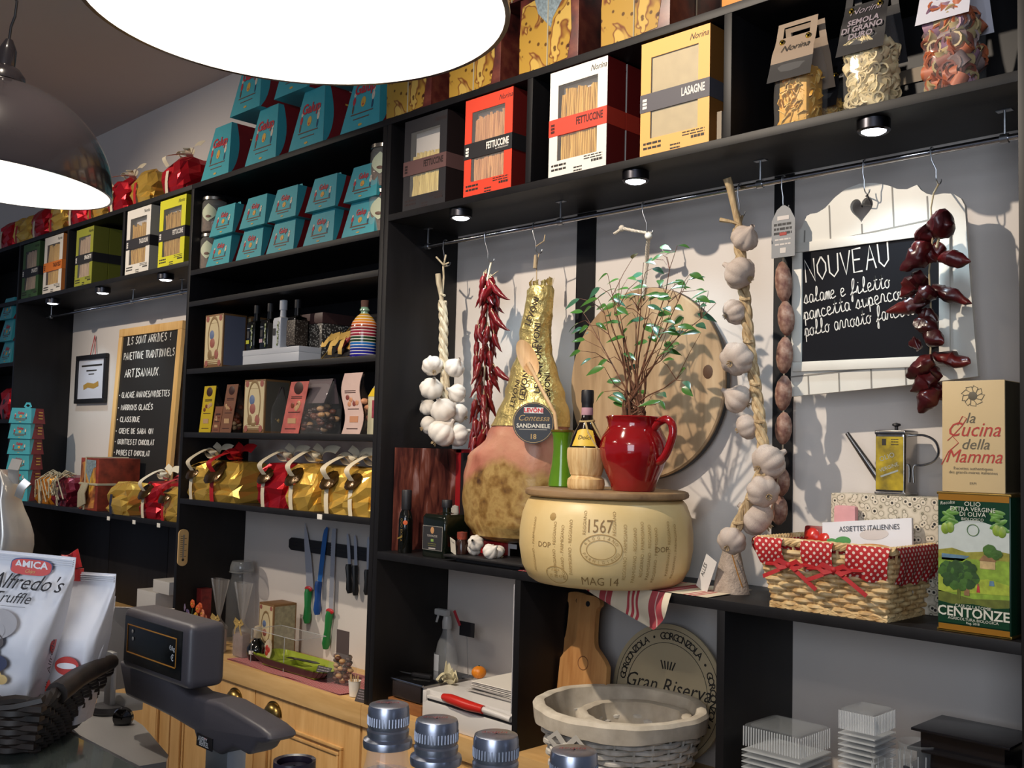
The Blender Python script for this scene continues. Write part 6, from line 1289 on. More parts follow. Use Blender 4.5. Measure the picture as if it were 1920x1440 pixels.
m.lathe([(.009, .0004), (.0075, .0008), (.0001, .0006)], 16, 3, TR((0, yf+.0004, .86*bh), (PI/2, 0, 0)), cap=False); m.build('carton', [CB, CB, mat('script_red', '#a8342c', .5), mat('script_grey', '#5c5444', .5), mat('dark_olive_card', '#3a3220', .6)], cx)
# ---- patterned gift box and oil cruet
yG = 2.275; xa, xb = XY(1558, yG, 950), XY(1768, yG, 960); gz = PY(1559, 924, yG).z-zH
OLV = NT('olive_branch_print', .5); _v = OLV.map((1, 1, 1)); _d = OLV.voro(66, 'F1', _v); OLV.col(OLV.ramp(_d, [(.0, '#1c1a16'), (.20, '#1c1a16'), (.23, '#cfc4b0'), (.42, '#cfc4b0'), (.46, '#55503c'), (.52, '#b9ae98'), (.75, '#cfc4b0')])); OLV = OLV.m
pb = thing('patterned_gift_box', 'cream gift box printed with tiny dark olives, behind the red-lined basket', 'box', ((xa+xb)/2, yG+.0525, zH)); MB().box((0, 0, gz/2), (xb-xa, .105, gz), b=.002).build('carton', OLV, pb)
yc = yG+.020; xa, xb = XY(1640, yc, 900), XY(1697, yc, 905); cwid = xb-xa; chh = PY(1642, 806, yc).z-(zH+gz)
oc = thing('oil_cruet', 'chrome oil cruet with a yellow label and long thin spout', 'cruet', ((xa+xb)/2, yc+.035, zH+gz+.0005)); CHR = mat('dull_chrome', '#9a9896', .22, 1)
m = MB(); m.box((0, 0, chh/2), (cwid, .07, chh), b=.008, seg=3); m.bx(-cwid/2-.001, cwid/2+.001, -.036, .036, chh-.012, chh-.001, b=.004).bx(-cwid/2-.001, cwid/2+.001, -.036, .036, 0, .008, b=.003); m.build('body', CHR, oc)
MB().lathe([(.004, chh-.002), (.004, chh+.008), (.010, chh+.011), (.009, chh+.015), (.001, chh+.017)], 16, cap=False).build('lid_knob', DARK, oc)
s0 = Vector((-cwid/2+.002, 0, chh*.16)); s1 = PY(1588, 812, yc+.02)-Vector(oc.location); MB().tube([s0, s0.lerp(s1, .5), s1], [.0095, .0075, .0050], 12).build('spout', CHR, oc)
hx_ = cwid/2; MB().tube(smooth([(hx_-.002, .0, chh*.92), (hx_+.03, 0, chh*.92), (hx_+.055, 0, chh*.83), (hx_+.062, 0, chh*.66), (hx_+.05, 0, chh*.53), (hx_+.025, 0, chh*.47), (hx_+.006, 0, chh*.45), (hx_+.006, 0, chh*.2)], 5), .0045, 10, flatten=.6).build('handle', CHR, oc)
YLB = NT('worn_yellow_label', .45); YLB.col(YLB.ramp(YLB.noise(26, 4), [(.35, '#6a5c20'), (.55, '#a38d20'), (.7, '#bda42a')])); m = MB(); m.bx(-cwid*.45, cwid*.45, -.0368, -.035, .012, chh-.016, 0)
text_into(m, 'OLIO', .016, 1, TR((-.004, -.0368, chh*.55), FACE) @ TR(rot=(0, 0, .35)), 'CENTER'); text_into(m, 'VERGINE', .012, 1, TR((0, -.0368, chh*.40), FACE) @ TR(rot=(0, 0, .35)), 'CENTER'); m.bx(-.022, .022, -.0004, 0, -.002, .002, 1, TR((0, -.0368, chh*.33), (0, -.35, 0))); m.bx(-.018, -.008, -.0372, -.0368, chh*.76, chh*.86, 2); lines_into(m, .004, .022, chh*.86, -.0368, 3, .002, .006, 2, 4)
m.build('label', [YLB.m, mat('label_silver', '#9aa09c', .4), INK], oc)
# ================================================================== RED-LINED WICKER BASKET
zb = zH; Hk = .146
bFL, bFR = PZ(1452, 1140, zb), PZ(1660, 1172, zb)
y0 = FRONT+.016; bx0, bx1 = XY(1453, y0, 1142), XY(1660, y0, 1170); bw = bx1-bx0; bd = .19
wk = thing('wicker_basket', 'rectangular wicker basket with a red polka-dot lining and bows', 'basket', ((bx0+bx1)/2, y0+bd/2, zb))
WICK = NT('pale_wicker', .5); WICK.col(WICK.ramp(WICK.noise(40, 3), [(.3, '#a8804e'), (.5, '#cfae7a'), (.72, '#e0c898')])).bump(WICK.noise(90, 2), .3, .001); WICK = WICK.m
POLKA = NT('red_polka_dot', .75); _u = POLKA.map((60, 60, 60)); 
_vv = POLKA.N.new('ShaderNodeVectorMath'); _vv.operation = 'FRACTION'; POLKA.L.new(_u, _vv.inputs[0])
_x, _y, _zz = POLKA.sep(_u); 
def _cell(a, b):
    fa = POLKA.math('SUBTRACT', POLKA.math('FRACT', a), .5); fb_ = POLKA.math('SUBTRACT', POLKA.math('FRACT', b), .5)
    return POLKA.math('LESS_THAN', POLKA.math('ADD', POLKA.math('MULTIPLY', fa, fa), POLKA.math('MULTIPLY', fb_, fb_)), .036)
_xy = POLKA.math('ADD', _x, _y); _d = POLKA.math('MAXIMUM', _cell(_xy, _zz), _cell(POLKA.math('ADD', _xy, .5), POLKA.math('ADD', _zz, .5)))
POLKA.col(POLKA.mix(_d, '#a8141a', '#d8c0b4')); POLKA = POLKA.m
def rectpt(s, w_, d_):     # s 0..4 round the rectangle from front-left, anticlockwise seen from above
    s = s % 4; k = int(s); t = s-k; X, Y = w_/2, d_/2
    return ((-X+w_*t, -Y), (X, -Y+d_*t), (X-w_*t, Y), (-X, Y-d_*t))[k]
def flare(z): t = z/Hk; return 1+.22*t, 1+.30*t
m = MB(); nst = 11
sts = []
for k, n in enumerate((9, 6, 9, 6)): sts += [k+(j+.5)/n for j in range(n)]
for s in sts:
    P = []
    for j in range(7):
        z = Hk*j/6; fx, fy = flare(z); x, y = rectpt(s, bw, bd); P.append((x*fx, y*fy, z))
    m.tube(P, .0030, 6)
rows = 12
for r_i in range(rows):
    z = .012+(Hk-.03)*r_i/(rows-1); fx, fy = flare(z); P = []; tot = len(sts)*6
    idx = 0
    pos = []
    for a in range(len(sts)):
        s0, s1 = sts[a], sts[(a+1) % len(sts)]+(4 if a == len(sts)-1 else 0)
        for j in range(6): pos.append((s0+(s1-s0)*j/6, math.cos(PI*(a+j/6))*(1 if r_i % 2 else -1)))
    for s, o in pos:
        x, y = rectpt(s, bw, bd); k = int(s % 4); nx, ny = ((0, -1), (1, 0), (0, 1), (-1, 0))[k]
        P.append((x*fx+nx*.0058*o, y*fy+ny*.0058*o, z))
    m.tube(P, .0060, 7, closed=True)
for k in range(3):                                         # twisted foot
    P = []
    for j in range(120):
        s = 4*j/120; x, y = rectpt(s, bw+.012, bd+.012); P.append((x, y, .006+.005*math.sin(j*.9+k*2.1))); 
    m.tube(P, .0048, 6, closed=True)
m.bx(-bw/2, bw/2, -bd/2, bd/2, .002, .006); m.build('weave', WICK, wk)
m = MB(); fx, fy = flare(Hk)
for k in range(4):
    P = []
    for j in range(160):
        s = 4*j/160; x, y = rectpt(s, bw*fx, bd*fy); a = j*.75+k*PI/2; xs = 1+.006*math.cos(a)/.1
        P.append((x*(1+.03*math.cos(a)), y*(1+.04*math.cos(a)), Hk+.004+.0055*math.sin(a)))
    m.tube(P, .0048, 6, closed=True)
m.build('rim', WICK, wk)
m = MB()                                                   # inside cloth and the flaps turned out over the rim
m.surf(lambda a, b: (lambda q: (q[0]*(1+.19*b)*.965, q[1]*(1+.27*b)*.955, .008+(Hk-.004)*b))(rectpt(4*a, bw, bd)), 80, 8, cu=True)
m.build('lining', POLKA, wk)
def flap(s0, s1, drop, nm='lining_flap'):
    m = MB(); n = 26
    def f(a, b):
        s = s0+(s1-s0)*a; x, y = rectpt(s, bw, bd); k = int(s % 4); nx, ny = ((0, -1), (1, 0), (0, 1), (-1, 0))[k]
        if b < .3: t = b/.3; z = Hk+.012*math.sin(t*PI/2+.0); o = -.006+.018*t
        else: t = (b-.3)/.7; z = Hk+.012-(drop+.004*math.sin(s*23))*t; o = .012+.008*math.sin(PI*t)+.004*math.sin(s*31)*t
        fx, fy = flare(min(z, Hk)); return (x*fx+nx*o, y*fy+ny*o, z)
    m.surf(f, n, 9); return m.build(nm, POLKA, wk)
flap(3.62, 3.999, .050); flap(.0, .22, .058); flap(.36, .60, .066); flap(.70, .9999, .072); flap(1.0001, 1.95, .080)
def bow(s, nm='ribbon_bow', sc=1):
    x, y = rectpt(s, bw, bd); z = Hk-.045; fx, fy = flare(z); c = Vector((x*fx, y*fy-.022, z)); m = MB(); RT = mat('red_tie', '#a8151b', .6)
    m.tube([c+Vector((-.06*sc, .006, -.002)), c, c+Vector((.06*sc, .006, .004))], .0045, 6)
    for sg in (-1, 1):
        m.ribbon([c, c+Vector((sg*.022*sc, -.008, .010)), c+Vector((sg*.034*sc, -.004, .002)), c+Vector((sg*.018*sc, -.008, -.006)), c], .011, (0, -1, .2))
        m.ribbon([c, c+Vector((sg*.030*sc, -.008, -.016)), c+Vector((sg*(.062 if sg < 0 else .068)*sc, -.004, -.030-.016*(sg > 0)))], .009, (0, -1, .2))
    m.ell(tuple(c), .007); m.build(nm, RT, wk)
bow(.26); bow(.62, sc=1.1)
# ---- what is in the basket
mg = thing('recipe_magazine', 'recipe booklet titled ASSIETTES ITALIENNES standing in the red-lined basket', 'magazine', tuple(wk.location+Vector((.035, .012, .040))), 0, None, (-.22, -.115, .0))
mw, mh = .215, .165; m = MB(); m.bx(-mw/2, mw/2, 0, .008, 0, mh, 0)
def mp(cx_, cz, rx, rz, mi, lift): m.lathe([(.0001, .0006), (rx, .0004), (rx*1.01, 0)], 28, mi, TR((cx_, -.0002*lift, cz), (PI/2, 0, 0)) @ Matrix.Diagonal((1, rz/rx, 1, 1)), cap=False)
mp(.00, mh*.46, .085, .035, 2, 1); mp(-.05, mh*.44, .04, .030, 2, 1); mp(-.085, mh*.70, .017, .011, 1, 2); mp(-.056, mh*.72, .020, .011, 1, 2); mp(-.10, mh*.56, .012, .018, 1, 2); mp(.02, mh*.80, .034, .013, 4, 1); mp(.01, mh*.30, .09, .04, 2, 2)
text_into(m, 'ASSIETTES ITALIENNES', .0168, 3, TR((.008, -.0012, mh*.855), FACE), 'CENTER', sx=.86); text_into(m, 'CONCHIGLIE', .022, 4, TR((.03, -.0014, mh*.36), FACE), 'CENTER')
m.build('booklet', [mat('magazine_white', '#d6d6da', .35), mat('basil_print', '#3f8a44', .5), mat('bread_print', '#c28a52', .5, var=.2, vs=30), mat('magazine_ink', '#22242e', .5), mat('magazine_pale', '#c4bcb8', .5)], mg)
tp = thing('tomato_packet', 'packet with red tomato picture left of the recipe booklet in the basket', 'packet', tuple(wk.location+Vector((-.095, .030, .03))), .0, None, (-.2, 0, 0)); m = MB(); m.box((0, 0, .075), (.085, .022, .15), 0, b=.006)
for x, z in ((-.02, .125), (.015, .118), (-.01, .085), (.02, .08)): m.lathe([(.0001, .006), (.016, .004), (.020, 0)], 14, 1, TR((x, -.0105, z), (PI/2, 0, 0)), cap=False)
m.build('packet', [mat('packet_red', '#7c1c1c', .4), mat('tomato_red', '#c42c24', .25)], tp)
pk = thing('napkin_bundle', 'pale pink folded napkin top behind the recipe booklet', 'napkin', tuple(wk.location+Vector((-.038, .062, .02)))); m = MB(); m.box((0, 0, .105), (.055, .02, .21), 0, b=.008); m.build('napkin', mat('pale_pink_paper', '#d49a9c', .7, var=.1, vs=30), pk)
for o in (mg, tp, pk): o['group'] = 'goods in the red-lined basket'
# ================================================================== LEFT PART OF THE LONG SHELF
lx = XP[4]+.0235
lf_ = thing('photo_brochure', 'folded stand-up brochure with a photo of hanging hams and a red-edged black page', 'brochure', (lx+.004, FRONT+.055, zH)); hB = .338
yb0, yb1 = 0, .243; m = MB()
m.add([(0, yb0, 0), (.035, yb1, 0), (.035, yb1, hB), (0, yb0, hB), (.003, yb0, 0), (.038, yb1-.003, 0), (.038, yb1-.003, hB), (.003, yb0, hB)], [[0, 1, 2, 3], [7, 6, 5, 4], [0, 4, 5, 1], [3, 2, 6, 7], [0, 3, 7, 4], [1, 5, 6, 2]], 0)
m.bx(.038, .40, yb1-.003, yb1, 0, hB, 1).bx(.038, .40, yb1-.0036, yb1-.003, hB-.012, hB, 2).bx(.038, .062, yb1-.0036, yb1-.003, 0, hB, 2).bx(.09, .20, yb1-.0036, yb1-.003, hB*.80, hB*.86, 2)
lines_into(m, .09, .2, hB*.77, yb1-.003, 4, .003, .010, 3, 6)
HAMS = NT('hanging_hams_photo', .4); HAMS.col(HAMS.ramp(HAMS.noise(24, 4, HAMS.map((1, 1.6, .28)), .5), [(.30, '#1c0c0c'), (.45, '#4e2420'), (.6, '#7c4436'), (.74, '#b08c88')])); m.build('brochure', [HAMS.m, mat('page_black', '#1a1516', .45), mat('page_red', '#8e1218', .45), _M['print_grey']], lf_)
def ptop(u, v): return PZ(u, v, zH)
tbp = XY(765, FRONT+.06, 1000)
bt = bottle('slim dark oil bottle with gold lettering at the left end of the long shelf', max(tbp, lx+.035), FRONT+.05, zH, [(.022, 0), (.0235, .004), (.0235, .105), (.020, .125), (.013, .142), (.012, .15)], [DGLASS, DARK], cap=[(.0155, .138), (.0165, .142), (.0165, .198), (.0145, .202)])
m = MB(); text_into(m, 'OLIO EXTRA', .013, 0, TR((.004, -.0242, .075), FACE) @ TR(rot=(0, 0, -PI/2)), 'CENTER'); m.lathe([(.0001, .001), (.0075, .0006)], 14, 1, TR((.018, -.0175, .098), (PI/2, 0, .8)), cap=False); m.ribbon([(-.012, -.0235, .045), (.0, -.025, .049), (.012, -.0235, .055)], .005, (0, -1, 0), 0); m.build('label', [mat('gold_print', '#a08444', .4, .5), mat('orange_dot', '#c4541c', .5)], bt)
a, b = XY(789, FRONT+.03, 1020), XY(833, FRONT+.03, 1025); sqw = (b-a)/2; hq = PY(790, 961, FRONT+.03).z-zH
sq_ = bottle('square dark green oil bottle with a framed grey label, behind the slate tray', (a+b)/2, FRONT+.03+sqw, zH, [(sqw*.97, 0), (sqw, .004), (sqw, hq-.012), (sqw*.9, hq-.002), (.02, hq), (.0135, hq+.004), (.0135, hq+.022)], [mat('deep_green_glass', '#0e140c', .08, coat=.5), DARK], sq=.72, cap=[(.016, hq+.018), (.0165, hq+.02), (.0165, hq+.04), (.015, hq+.042)])
m = MB(); lw = sqw*.84; yl = -sqw-.0012; m.bx(-lw, lw, yl, yl+.001, .022, hq*.72, 1).bx(-lw+.002, lw-.002, yl-.0004, yl, .024, hq*.72-.002, 0)
m.lathe([(.0001, .001), (.0085, .0006)], 16, 2, TR((0, yl-.0004, hq*.62), (PI/2, 0, 0)) @ Matrix.Diagonal((1, 1.25, 1, 1)), cap=False); text_into(m, 'TERRAZZE', .0088, 3, TR((0, yl-.0006, hq*.47), FACE), 'CENTER', sx=1.2); m.bx(-.006, .006, yl-.0008, yl-.0004, hq*.36, hq*.42, 4); lines_into(m, -.02, .02, hq*.32, yl-.0004, 2, .002, .006, 5, 2); m.bx(-.016, .016, yl-.0008, yl-.0004, hq*.19, hq*.22, 3)
m.build('label', [mat('label_charcoal', '#2b2b2d', .5), mat('label_frame', '#7d7a74', .5), mat('seal_peach', '#b8885c', .5), mat('label_text', '#b0a8a0', .5), mat('label_leaf', '#7c9c4c', .5), mat('label_olive', '#6c6a38', .5)], sq_)
sp_ = thing('spice_packet', 'pointed white and orange packet standing behind the square dark bottle', 'packet', (XY(852, FRONT+.15, 990), FRONT+.15, zH)); m = MB()
m.surf(lambda a, b: (math.cos(2*PI*a)*(.030-.016*b), math.sin(2*PI*a)*(.022-.012*b), .155*b), 20, 8, 0, cu=True).surf(lambda a, b: (math.cos(2*PI*a)*(.0305-.012*b*.6), math.sin(2*PI*a)*(.0225-.009*b*.6), .055+.06*b), 20, 4, 1, cu=True).lathe([(.014, .153), (.001, .158)], 20, 0, sy=.7, cap=False); m.build('packet', [mat('packet_white', '#a8a49e', .6, var=.2, vs=60), mat('packet_orange', '#b85a2c', .5, var=.4, vs=50)], sp_)
tr_c = PZ(902, 1038, zH); sl = thing('slate_tray', 'long black slate tray carrying the loose garlic bulbs', 'tray', (tr_c.x, FRONT+.075, zH)); a, b = XY(832, FRONT+.005, 1040), XY(982, FRONT+.005, 1055)
sl.location.x = (a+b)/2; hw_ = (b-a)/2; m = MB(); m.box((0, 0, .0155), (2*hw_, .145, .008), b=.003); m.bx(-hw_*.8, hw_*.8, -.05, .05, 0, .0115); m.build('slab', mat('black_slate', '#1e1b1b', .5, var=.2, vs=20, bump=.3, bs=60), sl)
zs = zH+.0200
gl_ = 'loose white garlic bulb on the slate tray, '
for i, (u, v, r, tlt, nm, dy) in enumerate(((892, 1022, .0245, (1.25, .2, .4), 'upper left one showing its root end', 0), (919, 1031, .0235, (.9, -.3, 2), 'front right one', -.012), (889, 1036, .0205, (.5, .2, 1), 'lowest one under the others', .012), (934, 1030, .021, (.4, -.6, .3), 'rear right one', .02))):
    y = FRONT+.05+dy; p = PY(u, v, y); z = zs+r*.80 if i else zs+r*1.55
    r_ = thing('garlic_bulb', gl_+nm, 'garlic', (p.x, y, z), 0, 'loose garlic on the slate tray'); bulb(r_, (0, 0, 0), r, tlt, i, GAR, 'bulb')
jx = PY(866, 1022, FRONT+.045); tj = thing('tagged_jar', 'little dark jar with a red top and a white paper tag, beside the loose garlic', 'jar', (jx.x, FRONT+.045, zs)); MB().lathe([(.001, 0), (.019, .001), (.020, .03), (.014, .045)], 22, cap=False).build('jar', mat('brown_jar', '#2e1a14', .2), tj); MB().lathe([(.014, .044), (.0155, .05), (.0155, .066), (.001, .068)], 20, cap=False).build('cap', NT('red_cream_cap', .5).col(_M['red_cream_cap'].node_tree.nodes['Principled BSDF'].outputs[0]).m if 0 else mat('red_cream_cap', '#8c3a28', .5, var=.7, vs=70), tj)
m = MB(); T = TR((-.012, -.024, .022), (.25, .28, -.2)); m.bx(-.016, .016, -.001, 0, -.022, .026, 0, T); text_into(m, 'Truffe', .008, 1, T @ TR((0, -.0012, .014), FACE), 'CENTER', .3); lines_into(m, -.011, .011, .003, -.001, 3, .0015, .005, 1, 3); m.build('tag', [mat('ivory_tag', '#dcd4c2', .6), INK], tj)
rbx = thing('red_packet', 'red packet lying behind the loose garlic bulbs', 'packet', (PY(925, 1010, FRONT+.13).x, FRONT+.125, zs)); MB().box((0, 0, .02), (.12, .03, .04), b=.004).build('packet', mat('packet_scarlet', '#a8161e', .35), rbx)
cp = thing('checked_packet', 'small dark packet with a chequered band, left of the ham', 'packet', (PY(876, 985, FRONT+.19).x, FRONT+.19, zH)); m = MB(); m.box((0, 0, .06), (.06, .03, .12), 0, b=.006); m.bx(-.0305, .0305, -.0158, -.015, .06, .10, 1).bx(-.0305, .0305, -.0158, -.015, .0, .045, 2); CHQ = NT('chequer_print', .5); CHQ.col(CHQ.ramp(CHQ.voro(110, 'F1'), [(.3, '#b8b0b0'), (.4, '#1c2230')])); m.build('packet', [mat('packet_rust', '#a0401e', .5), CHQ.m, mat('packet_pink', '#a87c80', .5)], cp)
shv = thing('shelf_sign', 'small white edged clear sign under the ham', 'sign', (PY(955, 1022, FRONT+.16).x, FRONT+.135, zs+.0)); m = MB(); m.bx(-.07, .055, 0, .002, .022, .036, 0); m.bx(-.035, -.029, 0, .002, .0, .022, 0).bx(.02, .026, 0, .002, 0, .022, 0); m.build('strip', mat('sign_white', '#c4c4c4', .4), shv)
# ================================================================== UNDER THE LONG SHELF, LEFT
zC = CT+.0005
wbd = thing('wooden_block', 'brown wooden board under the napkin dispenser', 'board', (XY(727, FRONT+.03, 1320), FRONT+.03, zC)); a = wbd.location.x; b = XY(791, FRONT+.03, 1340)
bwid = b-a-.004; MB().bx(0, bwid, 0, .24, 0, .034, b=.002).build('board', wood('brown_block_wood', '#7a4a28', '#a06c3c', .5, 12, 'X', .15), wbd)
nd = thing('napkin_dispenser', 'black and chrome napkin dispenser on a wooden board', 'dispenser', (a+.006, FRONT+.035, zC+.0345)); nw = bwid-.010; hN = PY(735, 1253, FRONT+.035).z-nd.location.z
hN = .062
MB().bx(0, nw, .006, .23, 0, hN, b=.008).build('body', mat('gloss_black_body', '#141416', .12, coat=.5), nd); MB().bx(.008, nw-.008, .0, .007, .006, hN-.006, b=.003).build('front_plate', mat('smoked_plate', '#3a3230', .2, .3), nd); MB().bx(nw-.003, nw+.002, .004, .23, .002, hN-.002, b=.002).bx(-.001, nw+.002, -.002, .006, hN-.006, hN+.001, b=.002).build('chrome_edge', CHROME, nd)
zN = nd.location.z+hN+.0005
ks = thing('cheese_knife', 'short black-handled knife lying on the napkin dispenser', 'knife', (nd.location.x+nw*.45, nd.location.y+.07, zN), .25); m = MB(); m.box((0, 0, .007), (.075, .016, .013), 0, b=.004); m.build('handle', DARK, ks); MB().prism([(-.09, 0), (-.036, 0), (-.036, .012), (-.07, .010)], .0015, 0, TR((0, 0, .009), (PI/2, 0, 0))).build('blade', STEEL, ks)
cw_ = thing('crumpled_tissue', 'crumpled cream paper napkin on the black dispenser', 'napkin', (PY(826, 1245, FRONT+.10).x, FRONT+.13, zN))
q = random.Random(2)
m = MB()
for k in range(9):
    a_ = q.uniform(0, 6.3); b_ = Vector((q.uniform(-.03, .03), q.uniform(-.025, .025), .004)); d_ = Vector((math.cos(a_)*.03+.01, math.sin(a_)*.02, q.uniform(.012, .05))); s_ = Vector((-math.sin(a_)*.018, math.cos(a_)*.018, 0)); m.surf(lambda a, b, b_=b_, d_=d_, s_=s_: b_+d_*b+s_*(a-.5)*2*(1-.7*b)+Vector((0, 0, .008*math.sin(a*6+b*3))), 6, 6)
m.build('paper', mat('cream_tissue', '#cfc6a4', .8), cw_)
fdx0, y1_ = XY(791, FRONT+.004, 1345), FRONT+.004
fdx1 = XP[5]-.013
fd = thing('film_dispenser', 'white film dispenser box with a red cutter grip', 'dispenser', (fdx0, y1_, zC)); fw_ = fdx1-fdx0; hf = PY(793, 1292, y1_).z-zC
WPL = mat('white_plastic', '#dcd9d6', .3); DGAP = mat('slot_black', '#242226', .5)
MB().bx(0, fw_, 0, .28, 0, hf*.68, b=.004).bx(0, fw_, .014, .28, hf*.68, hf, b=.004).bx(0, fw_*.045, 0, .03, hf*.6, hf*.98, b=.003).build('body', WPL, fd)
MB().bx(fw_*.05, fw_-.003, .004, .016, hf*.685, hf*.80).build('cutting_slot', DGAP, fd); MB().bx(fw_*.05, fw_-.003, .0, .014, hf*.76, hf*.86, b=.003).build('slide_rail', WPL, fd)
MB().tube([(fw_*.24, .004, hf*.93), (fw_*.34, -.004, hf*.95), (fw_*.55, -.006, hf*.91), (fw_*.70, -.002, hf*.90)], [.010, .015, .015, .012], 12).build('cutter_grip', mat('red_plastic', '#c8281e', .35), fd)
MB().tube([(fw_*.70, -.0, hf*.90), (fw_*.99, .0, hf*.84)], .009, 10).build('grip_bar', WPL, fd)
zF = zC+hf+.0005
pp_ = thing('paper_stack', 'untidy stack of white paper sheets on the film dispenser', 'paper', (fd.location.x+fw_*.62, FRONT+.18, zF)); m = MB(); q = random.Random(6)
for k in range(7): m.box((0, 0, .002+.0055*k), (fw_*.66-.004*k, .18, .0028), k % 2, TR((q.uniform(-.008, .008), q.uniform(-.006, .006), 0), (0, .0, q.uniform(-.10, .06))))
m.build('sheets', [PAPER, mat('sheet_grey', '#b4b0ac', .6)], pp_)
cl = PZ(868, 1250, zF+.02); om = thing('clementine', 'small orange clementine beside the white paper stack', 'fruit', (fd.location.x+.005, FRONT+.235, zF)); MB().ell((0, 0, .020), (.024, .024, .020), n=24, m=14).build('fruit', mat('orange_peel', '#d9801a', .4, bump=.2, bs=200), om); MB().lathe([(.003, .0395), (.0025, .042)], 8).build('stalk', mat('dark_stalk', '#3c4a1c', .7), om)
sbx, sby = PY(838, 1180, FRONT+.25).x, FRONT+.25
sp2 = thing('spray_bottle', 'clear spray bottle with a white and violet label in the dark corner', 'bottle', (max(sbx, XP[4]+.07), sby, zC)); MB().lathe([(.001, .002), (.038, .002), (.040, .01), (.040, .135), (.030, .185), (.016, .215), (.014, .235)], 30, cap=False).build('bottle', mat('hazy_plastic', '#c8ccd0', .15, alpha=.2), sp2); MB().lathe([(.001, .006), (.037, .006), (.037, .085), (.001, .086)], 24, cap=False).build('liquid', mat('grey_liquid', '#77797c', .1, alpha=.5), sp2)
MB().lathe([(.016, .232), (.017, .255), (.012, .275)], 16).box((-.015, -.01, .285), (.06, .022, .022), b=.006).tube([(-.03, -.012, .278), (-.036, -.016, .25)], .004, 6).build('trigger_head', mat('hazy_white', '#a8aaac', .3), sp2)
m = MB(); m.surf(lambda a, b: (.0408*math.sin(-1.1+a*1.3), -.0408*math.cos(-1.1+a*1.3), .055+b*.095), 10, 4, 0).surf(lambda a, b: (.0412*math.sin(-1.1+a*1.3), -.0412*math.cos(-1.1+a*1.3), .04+b*.022), 10, 3, 1); m.build('label', [mat('pale_label', '#b9bcc2', .5), mat('violet_band', '#6a66a0', .5)], sp2)
sc2 = thing('price_card', 'black price card with a red clip on a thin steel stand', 'card', (PY(880, 1190, FRONT+.22).x, FRONT+.22, zF)); c_ = PY(876, 1178, FRONT+.22)-Vector(sc2.location); m = MB(); m.bx(c_.x-.035, c_.x+.035, -.002, 0, c_.z-.026, c_.z+.02, 0); m.build('card', DARK, sc2); MB().ribbon([(c_.x-.030, -.004, c_.z+.005), (c_.x-.045, -.006, c_.z+.03), (c_.x-.058, -.006, c_.z+.05)], .012, (0, -1, 0)).build('red_clip', mat('clip_red', '#9c2430', .5), sc2); MB().tube([(0, 0, 0), (c_.x, .0, c_.z-.02)], .0015, 6).lathe([(.02, 0), (.02, .003)], 16).build('stand', STEEL, sc2)
aw = thing('acrylic_board', 'thin white board standing upright against the black divider', 'board', (XP[5]-.0145, FRONT+.002, zF)); hA = HAM-.026-zF-.012; MB().bx(-.003, 0, 0, .22, 0, hA).build('board', mat('white_edge_board', '#b4b2b4', .4), aw)
# ================================================================== UNDER THE LONG SHELF, MIDDLE AND RIGHT
PAD = wood('paddle_wood', '#a8703c', '#cf9c62', .5, 12, 'Z', .08)
def paddle(label, uc, vt, vb, whalf, y, dx=0, lean=.10):
    c = PY(uc, vb, y); tz = PY(uc, vt, y).z-zC
    r = thing('paddle_board', label, 'chopping board', (c.x+dx, y, zC), 0, None, (-lean, 0, 0)); w_ = whalf; h = tz/math.cos(lean); P = []
    for k in range(13): a_ = PI+PI*k/12; P.append((w_*.98*math.cos(a_)*-1*-1, w_*.3+w_*.3*math.sin(a_)))
    P = [(-w_*.85, 0), (w_*.85, 0), (w_, .02), (w_, h*.50), (w_*.93, h*.58), (w_*.62, h*.645), (w_*.40, h*.70), (w_*.36, h*.90), (w_*.50, h*.945), (w_*.44, h*.985), (w_*.2, h), (-w_*.2, h), (-w_*.44, h*.985), (-w_*.50, h*.945), (-w_*.36, h*.90), (-w_*.40, h*.70), (-w_*.62, h*.645), (-w_*.93, h*.58), (-w_, h*.50), (-w_, .02)]
    P = [(q_.x, q_.z) for q_ in smooth([(x_, 0, z_) for x_, z_ in P+[P[0]]], 4)[:-1]]
    m = MB(); m.prism(P, .018, 0); m.build('board', PAD, r)
    m = MB(); m.lathe([(.0001, .0008), (.008, .0006)], 14, 0, TR((0, 0, h*.945), (PI/2, 0, 0)), cap=False); m.build('hanging_hole', DARK, r)
    mb = MB(); mb.lathe([(.020, 0), (.0192, .0008), (.0178, .0008), (.017, 0)], 24, 0, TR((0, 0, h*.56), (PI/2, 0, 0)), cap=False); mb.build('brand_mark', mat('burnt_mark', '#7c4e2a', .6), r); return r
paddle('front wooden paddle chopping board with a burnt ring mark', 1080, 1118, 1370, .088, FRONT+.135)
paddle('rear wooden paddle chopping board behind the front one', 1072, 1114, 1370, .092, FRONT+.160, -.022)
paddle('rearmost paddle board, only its left edge showing', 1064, 1112, 1370, .094, FRONT+.185, -.040)
yg = FRONT+.225; cg = PY(1242, 1312, yg); rg = .0; R1 = (PY(1242, 1312, yg).x-XY(1143, yg, 1290)); gd = thing('cheese_sign', 'round cream board reading GORGONZOLA and Gran Riserva behind the white basket', 'sign', (cg.x, yg, zC), 0, None, (-.10, 0, 0)); RG = max(.17, R1); zc_ = PY(1228, 1173, yg).z-zC-RG
T = TR((0, 0, max(RG+.001, zc_)), (PI/2, 0, 0)); m = MB(); m.lathe([(RG, -.003), (RG, .003)], 72, 0, T)
for r in (.93, .73): m.lathe([(RG*r, .0031), (RG*r, .0036), (RG*(r-.008), .0036), (RG*(r-.008), .0031)], 72, 1, T, cap=False)
s_ = 'GORGONZOLA \u2022 '*5; n_ = len(s_)-1
